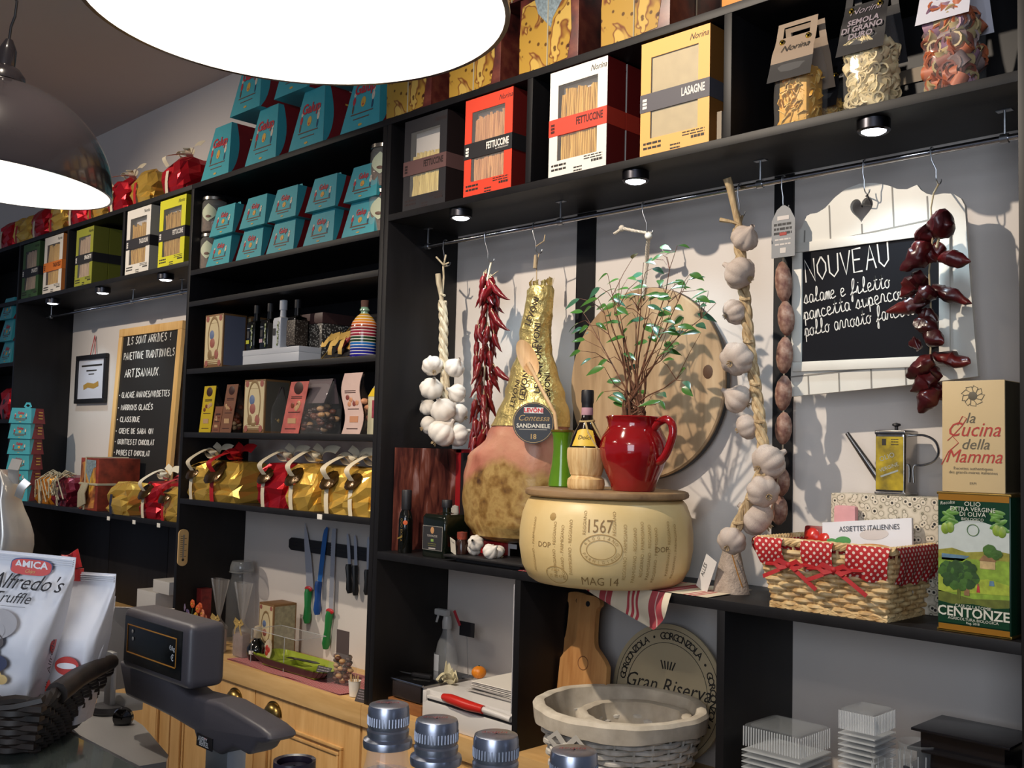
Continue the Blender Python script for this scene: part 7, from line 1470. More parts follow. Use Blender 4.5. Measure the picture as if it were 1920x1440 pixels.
for k, chh in enumerate(s_):
    if chh == ' ': continue
    a_ = PI*.95-2*PI*k/len(s_); text_into(m, chh, RG*.15, 1, T @ TR((RG*.775*math.cos(a_), RG*.775*math.sin(a_), .0032), (0, 0, a_-PI/2)), 'CENTER', bold=.015)
text_into(m, 'Gran Riserva', RG*.31, 1, T @ TR((0, -RG*.0, .0032)), 'CENTER', .3, .95)
for k in range(-2, 3): m.ribbon([(k*.008*RG/.2, -.0034, T.translation.z+RG*.34), (k*.013*RG/.2, -.0034, T.translation.z+RG*.46)], .004, (0, -1, 0), 1)
m.bx(RG*.0, RG*.4, -.0036, -.0031, T.translation.z-RG*.12, T.translation.z-RG*.09, 1); m.build('disc', [mat('cream_board', '#bdad8c', .6, var=.05, vs=6), INK], gd)
bb_ = thing('black_board_stack', 'black thin boards leaning beside the round cream sign', 'board', (XP[6]-.045, FRONT+.10, zC)); MB().bx(-.006, .0, 0, .2, 0, .30, 0, TR(rot=(0, .10, 0))).bx(.004, .010, 0, .2, 0, .30, 0, TR(rot=(0, .08, 0))).build('boards', DARK, bb_)
WW = NT('white_painted_wicker', .55); WW.col(WW.ramp(WW.noise(45, 3), [(.3, '#bdb7ac'), (.6, '#e2ded6')])); WW = WW.m; LIN = NT('natural_linen', .85); LIN.col(LIN.ramp(LIN.noise(20, 3), [(.35, '#bdb2a0'), (.65, '#d6ccbb')])).bump(LIN.noise(220, 2), .3, .001); LIN = LIN.m
def round_basket(label, c, R, h, lab2=None, sc=(1, 1), bowf=True):
    r = thing('round_basket', label, 'basket', tuple(c)); m = MB(); ns = 26
    def rad(z): return R*(.80+.20*z/h)
    for k in range(ns): a_ = 2*PI*k/ns; m.tube([(rad(z)*math.cos(a_), rad(z)*math.sin(a_), z) for z in (0, h*.33, h*.66, h)], .0035, 6)
    rows = 11
    for i in range(rows):
        z = .008+(h*.80)*i/(rows-1); P = []
        for j in range(ns*4): a_ = 2*PI*j/(ns*4); P.append(((rad(z)+.006*math.cos(PI*j/4*1.0+(PI if i % 2 else 0)))*math.cos(a_), (rad(z)+.006*math.cos(PI*j/4+(PI if i % 2 else 0)))*math.sin(a_), z))
        m.tube(P, .0068, 6, closed=True)
    m.lathe([(.001, .003), (rad(0), .003), (rad(0), .007), (.001, .007)], 40, cap=False); m.build('weave', WW, r)
    def lin_(a, b):
        t = 2*PI*a; w1 = .0025*math.sin(7*t)+.0015*math.sin(17*t+1)
        if b < .45: u = b/.45; z = .015+(h-.006)*u; rr_ = rad(z)*.955-.004
        elif b < .6: u = (b-.45)/.15; an = PI*(1-u); rr_ = rad(h)+.003+.016*math.cos(an); z = h+.008+.012*math.sin(an)
        else: u = (b-.6)/.4; z = h+.008-h*.20*u*(1+.10*math.sin(5*t)); rr_ = rad(max(0, z))+.018+.004*u
        return ((rr_+w1*(b > .3))*math.cos(t), (rr_+w1*(b > .3))*math.sin(t), z)
    MB().surf(lin_, 84, 26, cu=True).lathe([(.001, .016), (rad(0)*.95, .016)], 40, cap=False).build('lining', LIN, r)
    if bowf:
        a_ = camA-.62; m = MB(); cc = Vector(((R+.022)*math.cos(a_), (R+.022)*math.sin(a_), h*.72)); tg = Vector((-math.sin(a_), math.cos(a_), 0)); nn = (math.cos(a_), math.sin(a_), .1)
        for s in (-1, 1):
            m.ribbon([cc, cc+tg*s*.03+Vector((0, 0, .028)), cc+tg*s*.052+Vector((0, 0, .012)), cc+tg*s*.03+Vector((0, 0, -.006)), cc], .015, nn).ribbon([cc, cc+tg*s*.03+Vector((0, 0, -.03)), cc+tg*s*.05+Vector((0, 0, -.075))], .014, nn)
        m.ell(tuple(cc), .011); m.build('ribbon_bow', mat('white_cotton', '#b8b4ac', .7), r)
    return r
yk = FRONT+.03
# the wide basket stands on the worktop; its rim is seen at about v 1275-1370
cO = PY(1164, 1322, yk)
hO = cO.z-zC; RO = .205
cO = Vector((cO.x, yk, zC))
round_basket('white wicker basket with a linen lining and a white bow', cO, RO, hO-.012)
ci = Vector((cO.x+.035, cO.y+.015, zC+.008)); round_basket('smaller linen-lined basket nested inside the white wicker one', ci, .130, hO-.040, bowf=False)
CLR = mat('clear_plastic', '#dfe6ea', .05, alpha=.085, spec=1.0); CLE = mat('clear_plastic_rib', '#eef4f8', .1, alpha=.45, spec=1.0)
def clamshells(label, u0, u1, vt, y, d_, n, step, nm='container_stack', hcap=.05):
    a_, b_ = XY(u0, y, vt+40), XY(u1, y, vt+50); w_ = b_-a_; top = PY(u0, vt+20, y).z-zC; r = thing(nm, label, 'containers', ((a_+b_)/2, y+d_/2, zC)); m = MB()
    def tub(z, h, k=1):
        m.box((0, 0, z+h/2), (w_*k, d_*k, h), 0, b=min(.012, h*.45), seg=2)
    tub(top-hcap, hcap)
    m.box((0, 0, top-.004), (w_*.82, d_*.82, .007), 0, b=.003)
    for k in range(n): zz = top-hcap-.004-step*(k+1); m.box((0, 0, zz), (w_*1.02, d_*1.02, .003), 0 if k % 2 else 1, b=.001)
    for k in range(22):                            # pressed ribs
        x = -w_/2+w_*(k+.5)/22; m.bx(x-.0012, x+.0012, -d_/2-.001, -d_/2+.001, top-hcap, top-.006, 1)
    for k in range(14):
        y_ = -d_/2+d_*(k+.5)/14; m.bx(w_/2-.001, w_/2+.001, y_-.0012, y_+.0012, top-hcap, top-.006, 1)
    o = m.build('containers', [CLR, CLE], r); o['kind'] = 'stuff'; return r
clamshells('stack of ribbed clear plastic food boxes, the wider left stack', 1392, 1500, 1335, FRONT+.015, .14, 24, .0065)
clamshells('tall narrow stack of clear plastic tubs right of the wide stack', 1572, 1640, 1305, FRONT+.03, .10, 34, .0060, hcap=.045)
def cup(label, u, vt, y):
    p = PY(u, vt, y); r = thing('plastic_cup', label, 'cup', (p.x, y, zC), 0, 'clear plastic cups'); h = p.z-zC; m = MB()
    m.lathe([(.001, .002), (.030, .002), (.041, h-.004), (.043, h), (.041, h+.001), (.028, .005), (.001, .005)], 30, cap=False)
    for k in range(16): a_ = 2*PI*k/16; m.tube([(.0305*math.cos(a_), .0305*math.sin(a_), .01), (.0398*math.cos(a_), .0398*math.sin(a_), h-.02)], .0012, 4, 1)
    m.build('cup', [CLR, CLE], r)
cup('clear ribbed plastic cup, the front and lower one of two', 1672, 1413, FRONT+.03); cup('clear ribbed plastic cup, the taller rear one of two', 1722, 1392, FRONT+.10)
bt_ = thing('black_tray_stack', 'stack of black plastic trays in the bottom right corner', 'trays', (XP[7]-.085, FRONT+.02, zC)); m = MB(); tz = PY(1800, 1370, FRONT+.12).z-zC
for k in range(7): z = tz*(k+1)/7; m.box((-.06, .13, z-.004), (.27-.012*k, .22-.01*k, .006), b=.002); m.box((-.06, .13, z-tz/14-.006), (.24-.012*k, .19-.01*k, tz/7-.006))
m.build('trays', mat('gloss_black_tray', '#151417', .2), bt_)
# ================================================================== MIDDLE BAY WORKTOP
def PXp(u, v, x): d = _ray(u, v); p = d*(x/d.x); return Vector((p.x, p.y, p.z+ZC))
pa, pb = PXp(343, 992, XP[3]+.0115), PXp(341, 1061, XP[3]+.0115); wt_ = abs(PXp(352, 1025, XP[3]+.0115).y-PXp(334, 1025, XP[3]+.0115).y)/2; ht_ = (pa.z-pb.z)/2
th_ = thing('wall_thermometer', 'pale wooden thermometer plaque on the edge of the black side panel', 'thermometer', (XP[3]+.0115, (pa.y+pb.y)/2, (pa.z+pb.z)/2)); m = MB(); P = [(wt_*math.cos(PI*k/10), ht_-wt_*.9+wt_*.9*math.sin(PI*k/10)) for k in range(11)]+[(-wt_*math.cos(PI*k/10), -ht_+wt_*.9-wt_*.9*math.sin(PI*k/10)) for k in range(11)]
m.prism(P, .008, 0, TR((0.008, 0, 0), (0, 0, PI/2))); m.build('plaque', wood('pale_plaque_wood', '#c9a064', '#dcb880', .5, 12, 'Z', .05), th_)
m = MB(); m.bx(.008, .0095, -.003, .003, -ht_*.55, ht_*.7, 0); [m.bx(.008, .0088, -.014, .014 if k % 3 == 0 else .004, -ht_*.5+k*ht_*.11, -ht_*.5+k*ht_*.11+.0018, 1) for k in range(11)]; m.lathe([(.001, .002), (.006, .001)], 12, 1, TR((.008, 0, -ht_*.66), (0, PI/2, 0)), cap=False); m.build('scale', [mat('tube_grey', '#8c8478', .3), INK], th_)
# magnetic bar and knives on the wall
yK = WALL-.014
def PK(u, v, y=yK): return PY(u, v, y)
a, b = PK(541, 1020), PK(703, 1041); hbr = (PK(545, 1008).z-PK(545, 1031).z)/2
mg_ = thing('magnetic_bar', 'long black magnetic knife bar on the wall under the gift bags', 'knife bar', (a.x, WALL, (a.z+b.z)/2)); m = MB(); bx1 = min(b.x, XP[4]-.024)-a.x; m.prism([(0, -hbr*.6), (.016, -hbr), (bx1, -hbr), (bx1, hbr), (.016, hbr), (0, hbr*.6)], .013, 0, TR((0, -.013, 0))).bx(.01, bx1, -.0145, -.013, -hbr*.35, -hbr*.25).bx(.01, bx1, -.0145, -.013, hbr*.25, hbr*.35); m.build('bar', mat('bar_black', '#1a191a', .4), mg_)
yk_ = WALL-.0170
def knife(label, tip, heel, butt, bw, hw, bladem, handm, pts=None, bolster=None, serr=False):
    T_p, H_p, B_p = PY(*tip, yk_), PY(*heel, yk_), PY(*butt, yk_); r = thing('kitchen_knife', label, 'knife', (H_p.x, yk_, H_p.z), 0, 'knives on the magnetic bar'); d = T_p-H_p; L = d.length; ang = math.atan2(d.x, d.z)
    TT = TR((0, 0, 0), (0, ang, 0)); m = MB()
    bl = [(-bw, 0), (bw, 0), (bw, L*.55), (bw*.75, L*.8), (0, L), (-bw*.7, L*.97), (-bw, L*.9)] if not pts else [(x*bw, z*L) for x, z in pts]
    m.prism(bl, .0016, 0, TT)
    if serr:
        for k in range(26): m.bx(-bw-.0016, -bw+.001, -.0004, .002, L*(.1+.032*k), L*(.112+.032*k), 0, TT)
    m.build('blade', bladem, r)
    e = B_p-H_p; m = MB(); m.tube([Vector((0, -.003, 0)), e*.12+Vector((0, -.004, 0)), e*.5+Vector((.0, -.004, 0)), e*.85+Vector((0, -.004, 0)), e+Vector((0, -.003, 0))], [hw*.85, hw, hw*.8, hw*1.05, hw*.7], 10, 0, flatten=.8)
    if bolster: m.ell((0, -.004, 0), (hw*1.5, .006, .011), 1)
    m.build('handle', handm, r); return r
KBL = mat('knife_steel', '#c8ccd6', .3, .55); KGR = mat('green_handle', '#1f7a3c', .4); KRD = mat('red_end', '#b8282c', .4); KBK = mat('black_handle', '#1a1a1c', .45); KBU = mat('blue_steel', '#2468b4', .35)
knife('large kitchen knife with a green handle and red bolster', (574, 980), (580, 1104), (577, 1168), .027, .017, KBL, [KGR, KRD], [(-.75, 0), (1, -.02), (1, .15), (.8, .5), (.2, .82), (-.35, 1), (-.75, .72)], True)
knife('blue bladed kitchen knife with a blue handle', (611, 987), (599, 1090), (596, 1152), .014, .016, KBU, [mat('blue_handle', '#1d4e98', .35), KBL], [(-1, 0), (1, 0), (1, .98), (.4, 1), (-.6, .93), (-1, .8)])
knife('long serrated knife with a green handle, hanging lowest', (626, 991), (620, 1146), (612, 1216), .013, .017, mat('pale_blade', '#b9bdc8', .35, .4), [KGR, KRD], [(-1, 0), (1, 0), (1, 1), (-.6, 1), (-1, .97)], True, True)
knife('small black-handled knife, left of the three short ones', (652, 1000), (655, 1058), (657, 1112), .009, .014, KBL, KBK); knife('small black-handled knife, middle of the three short ones', (666, 1003), (667, 1060), (668, 1116), .009, .014, KBL, KBK); knife('small black-handled knife next to the right post', (691, 1006), (690, 1068), (689, 1115), .009, .013, KBL, KBK)
# cloth, tray, cover
CHK = NT('red_gingham', .8); _x, _y, _z2 = CHK.sep(CHK.map((115, 115, 115))); _f = CHK.math('ADD', CHK.math('LESS_THAN', CHK.math('FRACT', _x), .5), CHK.math('LESS_THAN', CHK.math('FRACT', _y), .5)); CHK.col(CHK.ramp(CHK.math('MULTIPLY', _f, .5), [(0, '#cdb4ac'), (.3, '#b4545c'), (.8, '#92202c')], True)); CHK = CHK.m
cA, cBp = PZ(414, 1222, zC), PZ(655, 1283, zC)
cy0 = FRONT+.012; cxa, cxb = XY(425, cy0, 1230), XY(640, cy0, 1290)
gc = thing('checked_cloth', 'red and white checked cloth spread on the oak worktop', 'cloth', ((cxa+cxb)/2, cy0, zC)); cwid_ = cxb-cxa
m = MB(); m.surf(lambda a, b: ((a-.5)*cwid_-.0+.03*b, b*.23+.006*math.sin(a*11), .0022+.0018*math.sin(a*14)*math.sin(b*5+1)), 50, 14).surf(lambda a, b: ((a-.5)*cwid_+.03*b, b*.23+.006*math.sin(a*11), .0002), 2, 2); m.build('fabric', CHK, gc)
zq = zC+.0046
ty0 = FRONT+.04; txa, txb = XY(466, ty0, 1215), XY(604, ty0, 1260)
ct_ = thing('serving_tray', 'lime green three-part serving dish with a dark underside on the checked cloth', 'dish', ((txa+txb)/2, ty0+.07, zq)); tw_ = txb-txa; m = MB()
def dish(a, b, k=0):
    t = 2*PI*a; c, s = math.cos(t), math.sin(t); e = .35; wv = 1+.02*math.cos(24*t); rr_ = .72+.28*b; return (math.copysign(abs(c)**e, c)*tw_/2*rr_*wv, math.copysign(abs(s)**e, s)*.075*rr_*wv, .004+.030*b**1.6+k)
m.surf(lambda a, b: dish(a, b, 0), 72, 8, 1, cu=True).surf(lambda a, b: Vector(dish(a, b, .003))*1.0-Vector((dish(a, b)[0]*.02, dish(a, b)[1]*.03, 0)), 72, 8, 0, cu=True).bx(-tw_*.35, tw_*.35, -.052, .052, .001, .006, 0)
for x in (-tw_*.14, tw_*.16): m.box((x, 0, .014), (.007, .115, .022), 0, b=.003)
m.build('dish', [mat('lime_ceramic', '#9aa83a', .2, var=.1, vs=14), mat('dark_ceramic', '#3a2224', .35)], ct_)
kn = thing('serving_knife', 'dark knife lying across the lime green dish', 'knife', (ct_.location.x+.005, ct_.location.y+.005, zq+.0345), .15); MB().prism([(-.085, 0), (.07, 0), (.085, .012), (.05, .024), (-.085, .020)], .002, 0, TR(rot=(-PI/2, 0, 0))).build('blade', mat('dark_steel', '#34383a', .25, .8), kn)
lb_ = thing('price_label', 'black price label tilted in the lime green dish', 'label', (txb-.045, ty0+.028, zq+.016), .1, None, (-.5, 0, .1)); m = MB(); m.bx(-.036, .036, -.001, .001, 0, .036, 0); lines_into(m, -.03, .03, .032, -.001, 3, .003, .009, 1, 3); m.build('label', [DARK, _M['print_grey']], lb_)
ac = thing('acrylic_cover', 'clear acrylic cover standing over the lime green dish', 'cover', (txa+.01, ty0+.005, zq)); aw_ = tw_*.62; m = MB(); AC = mat('acrylic_edge', '#c4c6c8', .1, alpha=.55); hC = .125
pts_ = [(0, 0, 0), (0, .12, 0), (aw_, .0, .0), (aw_, .12, .0)]
m.bx(0, aw_, 0, .13, hC, hC+.0025, 0); m.build('top_sheet', FILM, ac); m = MB()
for p in ((0, 0), (aw_*.75, 0)): m.tube([(p[0], p[1], .0), (p[0], p[1], hC)], .0016, 5)
for P in ([(0, 0, hC), (aw_, 0, hC), (aw_, .13, hC), (0, .13, hC), (0, 0, hC)],): m.tube(P, .0014, 5)
m.build('polished_edges', AC, ac)
# goods at the back of the worktop
jy = FRONT+.235; jxc = PY(452, 1110, jy).x; hj = PY(455, 1052, jy).z-zC
gj = thing('storage_jar', 'big clip-top glass jar in the back corner by the black panel', 'jar', (max(jxc, XP[3]+.075), jy, zC)); MB().lathe([(.001, .004), (.055, .004), (.060, .012), (.060, hj*.62), (.055, hj*.72), (.042, hj*.80), (.042, hj*.88)], 36, cap=False).build('glass', mat('jar_clear', '#c9cccc', .05, alpha=.12, spec=1), gj); MB().lathe([(.046, hj*.86), (.050, hj*.88), (.050, hj*.93), (.042, hj), (.001, hj)], 32, cap=False).tube([(.052*math.cos(k*PI/12), .052*math.sin(k*PI/12), hj*.87) for k in range(24)], .002, 5, closed=True).build('lid', mat('jar_lid_glass', '#9a9c9c', .08, alpha=.45, spec=1), gj)
def treat(label, u, v0, v1, y, w_, rm='gold'):
    p = PY(u, (v0+v1)/2, y); z1 = PY(u, v0, y).z-zC; h = z1; r = thing('treat_bag', label, 'sweet bag', (p.x, y, zC), 0, 'cellophane treat bags with bows'); nk = .46*h
    def f(a, b):
        t = 2*PI*a; k = (1+.03*math.sin(5*t)) if b < .36 else (1-(b-.36)/.10*.80 if b < .46 else .2+(b-.46)/.54*.95*(1+.16*math.sin(7*t)))
        e = .6; c, s = math.cos(t), math.sin(t); return (math.copysign(abs(c)**e, c)*w_/2*k, math.copysign(abs(s)**e, s)*.025*k*(1 if b < .46 else .7), b*h)
    MB().surf(f, 40, 26, cu=True).build('cellophane', mat('milky_film', '#cfc6bc', .08, alpha=.17, spec=1), r); MB().box((0, 0, h*.17), (w_*.86, .036, h*.32), b=.008).build('sweets', mat('mauve_sweets', '#93807a', .6, var=.2, vs=40), r)
    m = MB(); c = Vector((0, -.012, nk))
    for s in (-1, 1): m.ribbon([c, c+Vector((s*.022, -.008, .014)), c+Vector((s*.032, -.004, .002)), c+Vector((s*.016, -.006, -.006)), c], .013, (0, -1, .2)).ribbon([c, c+Vector((s*.018, -.008, -.02)), c+Vector((s*.026, -.005, -.045))], .010, (0, -1, .1))
    m.ell(tuple(c), .006); m.build('bow', mat('gold_ribbon', '#c9a862', .4, .3), r); return r
treat('cellophane treat bag with a gold bow, behind the scale display', 411, 1085, 1212, FRONT+.055, .085); treat('cellophane treat bag with a gold bow, beside the round dark bottle', 455, 1092, 1213, FRONT+.075, .085)
rbx2 = thing('red_gift_carton', 'little red patterned carton beside the treat bags and black panel', 'carton', (PY(372, 1130, FRONT+.115).x+.02, FRONT+.12, zC)); hh = PY(372, 1100, FRONT+.12).z-zC; MB().box((0, 0, hh/2), (.07, .05, hh), b=.002).build('carton', mat('red_pattern_card', '#8c2c28', .5, var=.5, vs=40), rbx2)
fl = thing('silk_flowers', 'bunch of orange, yellow and lilac artificial flowers behind the scale display', 'flowers', (PY(356, 1160, FRONT+.045).x, FRONT+.045, zC)); o0 = fl.location; q = random.Random(5); cols = ['#d9602c', '#d8a02c', '#a890b4', '#e08860', '#c4a8c0']
m = MB(); st2 = MB(); zf0 = PY(360, 1150, FRONT+.045).z-zC
for k, (u, v) in enumerate(((330, 1143), (345, 1138), (362, 1132), (372, 1142), (380, 1150), (352, 1150), (338, 1153), (368, 1156), (385, 1160), (325, 1150), (357, 1160), (376, 1138))):
    c = PY(u, v, FRONT+.035+.01*(k % 3))-o0; mi = (2, 4, 0, 0, 3, 2, 2, 1, 3, 4, 1, 0)[k]
    for j in range(7): a_ = 2*PI*j/7; m.ell(tuple(c+Vector((math.cos(a_)*.010, -.002, math.sin(a_)*.010))), (.0085, .004, .0085), mi, n=8, m=6)
    m.ell(tuple(c+Vector((0, -.004, 0))), .005, 1, n=8, m=6); st2.tube([(0, 0, 0), (c.x*.5, c.y*.5, c.z*.6), tuple(c)], .0012, 5)
for k in range(10): st2.prism([(0, 0), (.012, .012), (0, .034), (-.012, .012)], .001, 0, TR((q.uniform(-.05, .06), q.uniform(-.012, .005), zf0*.55+q.uniform(0, .03)), (q.uniform(-.5, .5), q.uniform(-.8, .8), 0)))
m.build('petals', [mat('petal_%d' % k, c, .6) for k, c in enumerate(cols)], fl); st2.build('stems', mat('flower_green', '#4c7040', .6), fl)
ya = FRONT+.145; xa, xb = XY(484, ya, 1190), XY(511, ya, 1200); hbx = PY(485, 1128, ya).z-zC; biscuit_carton('ornate cream biscuit carton on the worktop under the hanging knives', xa, zC, xb-xa, .105, hbx, mat('pale_pattern_card', '#9c9478', .6, var=.3, vs=60), ya)
db = bottle('round dark bottle with a pale neck and little white label, before the cream carton', PY(478, 1190, FRONT+.085).x+.012, FRONT+.09, zC, [(.020, 0), (.032, .006), (.041, .028), (.039, .052), (.024, .072), (.013, .082), (.012, .088)], [DGLASS, mat('cream_stopper', '#b8a890', .5)], cap=[(.013, .086), (.016, .092), (.014, .108), (.017, .118), (.012, .130), (.002, .134)]); MB().surf(lambda a, b: (.0425*math.sin(.2+a*.5), -.0425*math.cos(.2+a*.5), .03+.014*b), 5, 3).build('label', PAPER, db)
pl2 = thing('round_tag', 'oval card with red fruit leaning beside the round dark bottle', 'card', (db.location.x+.055, FRONT+.095, zC), 0, None, (-.15, 0, 0)); m = MB(); m.lathe([(.001, .0015), (.027, .0015), (.027, -.0015), (.001, -.0015)], 28, 0, TR((0, 0, .044), (PI/2, 0, 0)) @ Matrix.Diagonal((1, 1.6, 1, 1)), cap=False)
for x, z in ((-.006, .055), (.008, .048), (-.002, .036)): m.lathe([(.0001, .002), (.009, .0012), (.011, 0)], 10, 1, TR((x, -.0016, z), (PI/2, 0, 0)), cap=False)
m.build('card', [mat('card_cream', '#cbb9a0', .5), mat('berry_red', '#b03a30', .5)], pl2)
cbg = clear_bag('clear bag of hazelnut chocolate with a brown card, by the right post', 645, .11, .07, .11, ('#3c2118', '#55301f', '#b08a5c'), None, 46, .013, 12, y=FRONT+.06, z=zC, oz=.8, x=XY(640, FRONT+.09, 1230)); MB().bx(-.036, .036, -.002, 0, .088, .19, 0).build('brown_card', mat('brown_board', '#4e4240', .6), cbg)
clear_bag('small clear gathered bag with a white label, tucked against the right post', 678, .055, .05, .125, ('#8c8680', '#6b625f'), None, 14, .013, 13, y=FRONT+.085, z=zC, oz=.45, x=XP[4]-.055)
cu_ = PY(664, 1268, FRONT+.022); cpx = XP[4]-.07; tc_ = thing('toothpick_cup', 'white paper cup of toothpicks at the worktop corner', 'cup', (XY(663, FRONT+.03, 1270), FRONT+.035, zC)); MB().lathe([(.001, .002), (.016, .002), (.021, .052), (.0222, .053), (.020, .053), (.001, .012)], 24, cap=False).build('cup', PAPER, tc_)
m = MB(); q = random.Random(3)
for k in range(16): a_ = q.uniform(0, 6.3); m.tube([(math.cos(a_)*.008, math.sin(a_)*.008, .02), (math.cos(a_)*.016, math.sin(a_)*.016, .066+q.uniform(0, .008))], .0011, 4)
m.build('toothpicks', mat('pick_wood', '#c8a470', .6), tc_)
sg = thing('slate_sign', 'small dark chocolate-coloured sign card at the worktop corner', 'sign', (XY(676, FRONT+.005, 1295)+.006, FRONT+.004, zC), 0, None, (-.45, 0, .15)); m = MB(); m.bx(-.028, .024, -.002, .0, 0, .042, 0); lines_into(m, -.022, .018, .036, -.002, 4, .002, .008, 1, 5); m.build('card', [mat('brown_slate', '#2e2323', .5), _M['print_grey']], sg)
# certificate bay worktop: white cartons
for i, (u0, u1, v0, zoff, w_, d_, h, lb) in enumerate(((246, 300, 1110, 0, .20, .16, .085, 'white carton at the bottom of the little stack behind the scale'), (251, 300, 1070, .086, .18, .14, .085, 'white carton in the middle of the little stack behind the scale'), (277, 320, 1050, .172, .15, .12, .055, 'white carton on top of the little stack behind the scale'))):
    x = min(XY(u0, FRONT+.03, v0)+w_/2, XP[3]-.015-w_/2); r = thing('white_carton', lb, 'carton', (x, FRONT+.04+d_/2+.01*i, zC+zoff), 0, 'white cartons'); MB().box((0, 0, h/2), (w_, d_, h), b=.002).bx(-w_/2-.0005, w_/2+.0005, -d_/2-.0005, d_/2+.0005, h*.80, h*.81).build('carton', mat('white_carton_card', '#c4c0bb', .6), r)
rl = thing('red_lid_box', 'flat red box lying beside the white cartons behind the scale', 'box', (XP[3]-.09, FRONT+.02, zC)); MB().box((0, -.005, .008), (.14, .02, .016), b=.002).build('box', mat('box_red', '#8c1a20', .4), rl)
# far bay: red bag and things at the left edge
parcel('red patterned bag at the left edge in the far bay', XP[0]-.13, _wz(.1), .2, .18, .19, RED, DARK, 71, 0, False, group=None, hole=False)
# ================================================================== PENDANT LAMPS
SH = mat('gloss_black_enamel', '#2b272a', .22, coat=.5); SHI = mat('white_enamel', '#f0efec', .5)
def pendant(label, x, y, z):
    r = thing('pendant_lamp', label, 'lamp', (x, y, ZC+z)); R = .252; H_ = .225
    pr = [(R*math.sin(PI/2*k/16), H_*math.cos(PI/2*k/16)) for k in range(2, 17)][::-1]
    o_ = [(R+.003, 0), (R+.003, .006)]+[(r_*1.0+.0005, z_+.004) for r_, z_ in pr[1:]]+[(.028, H_+.006)]
    MB().lathe([(R-.003, 0)]+o_, 72, cap=False).build('shade', SH, r); MB().lathe([(R-.002, .0005)]+[(max(.001, r_-.004), z_-.001) for r_, z_ in pr[1:]]+[(.001, H_-.002)], 72, cap=False).build('reflector', SHI, r)
    MB().lathe([(.045, H_+.004), (.043, H_+.018), (.030, H_+.034), (.019, H_+.040), (.019, H_+.075), (.015, H_+.085), (.008, H_+.10), (.001, H_+.10)], 32, cap=False).build('socket', SH, r)
    m = MB(); zz = H_+.10; m.tube([(0, 0, zz), (0, 0, zz+.03), (.018, 0, zz+.05), (.018, 0, zz+.085), (0, 0, zz+.10), (0, 0, zz+.13)], .003, 8).tube([(0, 0, zz+.13), (0, 0, 1.735-z-.02)], .004, 8).lathe([(.001, 1.735-z-.02), (.05, 1.735-z-.015), (.05, 1.735-z-.0005)], 24); m.build('suspension', mat('dark_cable', '#1c1a1c', .4), r)
    MB().ell((0, 0, .115), (.045, .045, .055), n=24, m=14).build('bulb', mat('warm_bulb', '#fff1de', .5, emit=9), r)
    lamp('pendant_glow', 'POINT', (x, y, ZC+z+.045), 5, (1, .93, .84), None, .05)
pendant('big pendant lamp shade at the top, white inside, cut by the frame top', -1.0394, .6628, .52)
pendant('glossy black dome pendant lamp cut by the left edge', -2.423, .771, .567)
_r = bpy.data.objects['pendant_lamp.001']; _r.rotation_euler = Matrix.Rotation(math.radians(4), 3, AX_F).to_euler()
# ================================================================== COUNTER IN THE FOREGROUND
ZG = _wz(-.385)
gct = thing('glass_counter', 'glass topped display counter at the bottom left', 'counter', (0, 0, 0)); m = MB(); m.bx(-2.4, 1.6, -.2, .575, ZG-.010, ZG-.0005, 0, b=.002); m.build('glass_top', mat('counter_glass', '#5a625e', .06, spec=.9), gct); MB().bx(-2.4, 1.6, .567, .581, ZG-.03, ZG-.0008, b=.003).bx(-2.4, 1.6, -.206, -.192, ZG-.03, ZG-.0008, b=.003).build('steel_edge', STEEL, gct); MB().bx(-2.4, 1.6, -.18, .56, 0, ZG-.012).build('cabinet', DARK, gct); MB().bx(-2.4, 0, .561, 1.02, 0, ZG-.38).build('work_shelf', STEEL, gct)
YAW = math.radians(44.906)
def CF(X, t, z): p = Vector((X*math.cos(YAW)-t*math.sin(YAW), X*math.sin(YAW)+t*math.cos(YAW), z)); return p
# bottles of water
CAPM = NT('brushed_cap', .30, .9); CAPM.b.inputs['Base Color'].default_value = lin('#9da2b0'); CAPM.bump(CAPM.noise(300, 2), .05, .0005); CAPM = CAPM.m
wb = thing('water_bottle', 'x', 'bottle')
hB_ = .188; BG = mat('bottle_clear', '#e8ecec', .02, alpha=.16, spec=1)
MB().lathe([(.001, .003), (.028, .003), (.032, .008), (.0325, .085), (.030, .105), (.0225, .135), (.0170, .155), (.0150, .168), (.0150, .185)], 40, cap=False).build('glass', BG, wb); MB().lathe([(.001, .006), (.030, .006), (.0312, .085), (.0285, .104), (.0212, .134), (.0175, .148), (.001, .148)], 36, cap=False).build('water', mat('pale_water', '#cdb8b0', .05, alpha=.30), wb)
m = MB(); m.lathe([(.0138, .168), (.0186, .1685), (.0190, .172), (.0186, .1745), (.0155, .1765), (.0160, .179), (.0162, .182), (.0150, .1835), (.0158, .1855), (.0158, .199), (.0150, .2022), (.0130, .203), (.001, .2032)], 48, cap=False)
for k in range(40): a_ = 2*PI*k/40; m.tube([(.0158*math.cos(a_), .0158*math.sin(a_), .187), (.0158*math.cos(a_), .0158*math.sin(a_), .194)], .0006, 4)
m.build('cap', CAPM, wb); m = MB(); text_into(m, 'acqua', .008, 0, TR((0, -.002, .2034), (0, 0, YAW)), 'CENTER', .3); m.build('cap_print', mat('print_crimson', '#a8303c', .5), wb); m = MB(); m.ribbon([(.016*math.cos(-PI/2+YAW-.7+1.4*k/8), .016*math.sin(-PI/2+YAW-.7+1.4*k/8), .1510) for k in range(9)], .003, (0, 0, 1)); m.build('red_ring', mat('print_crimson', '#a8303c', .5), wb)
for c_ in wb.children: c_.data.transform(Matrix.Diagonal((1, 1, .188/.203, 1)))
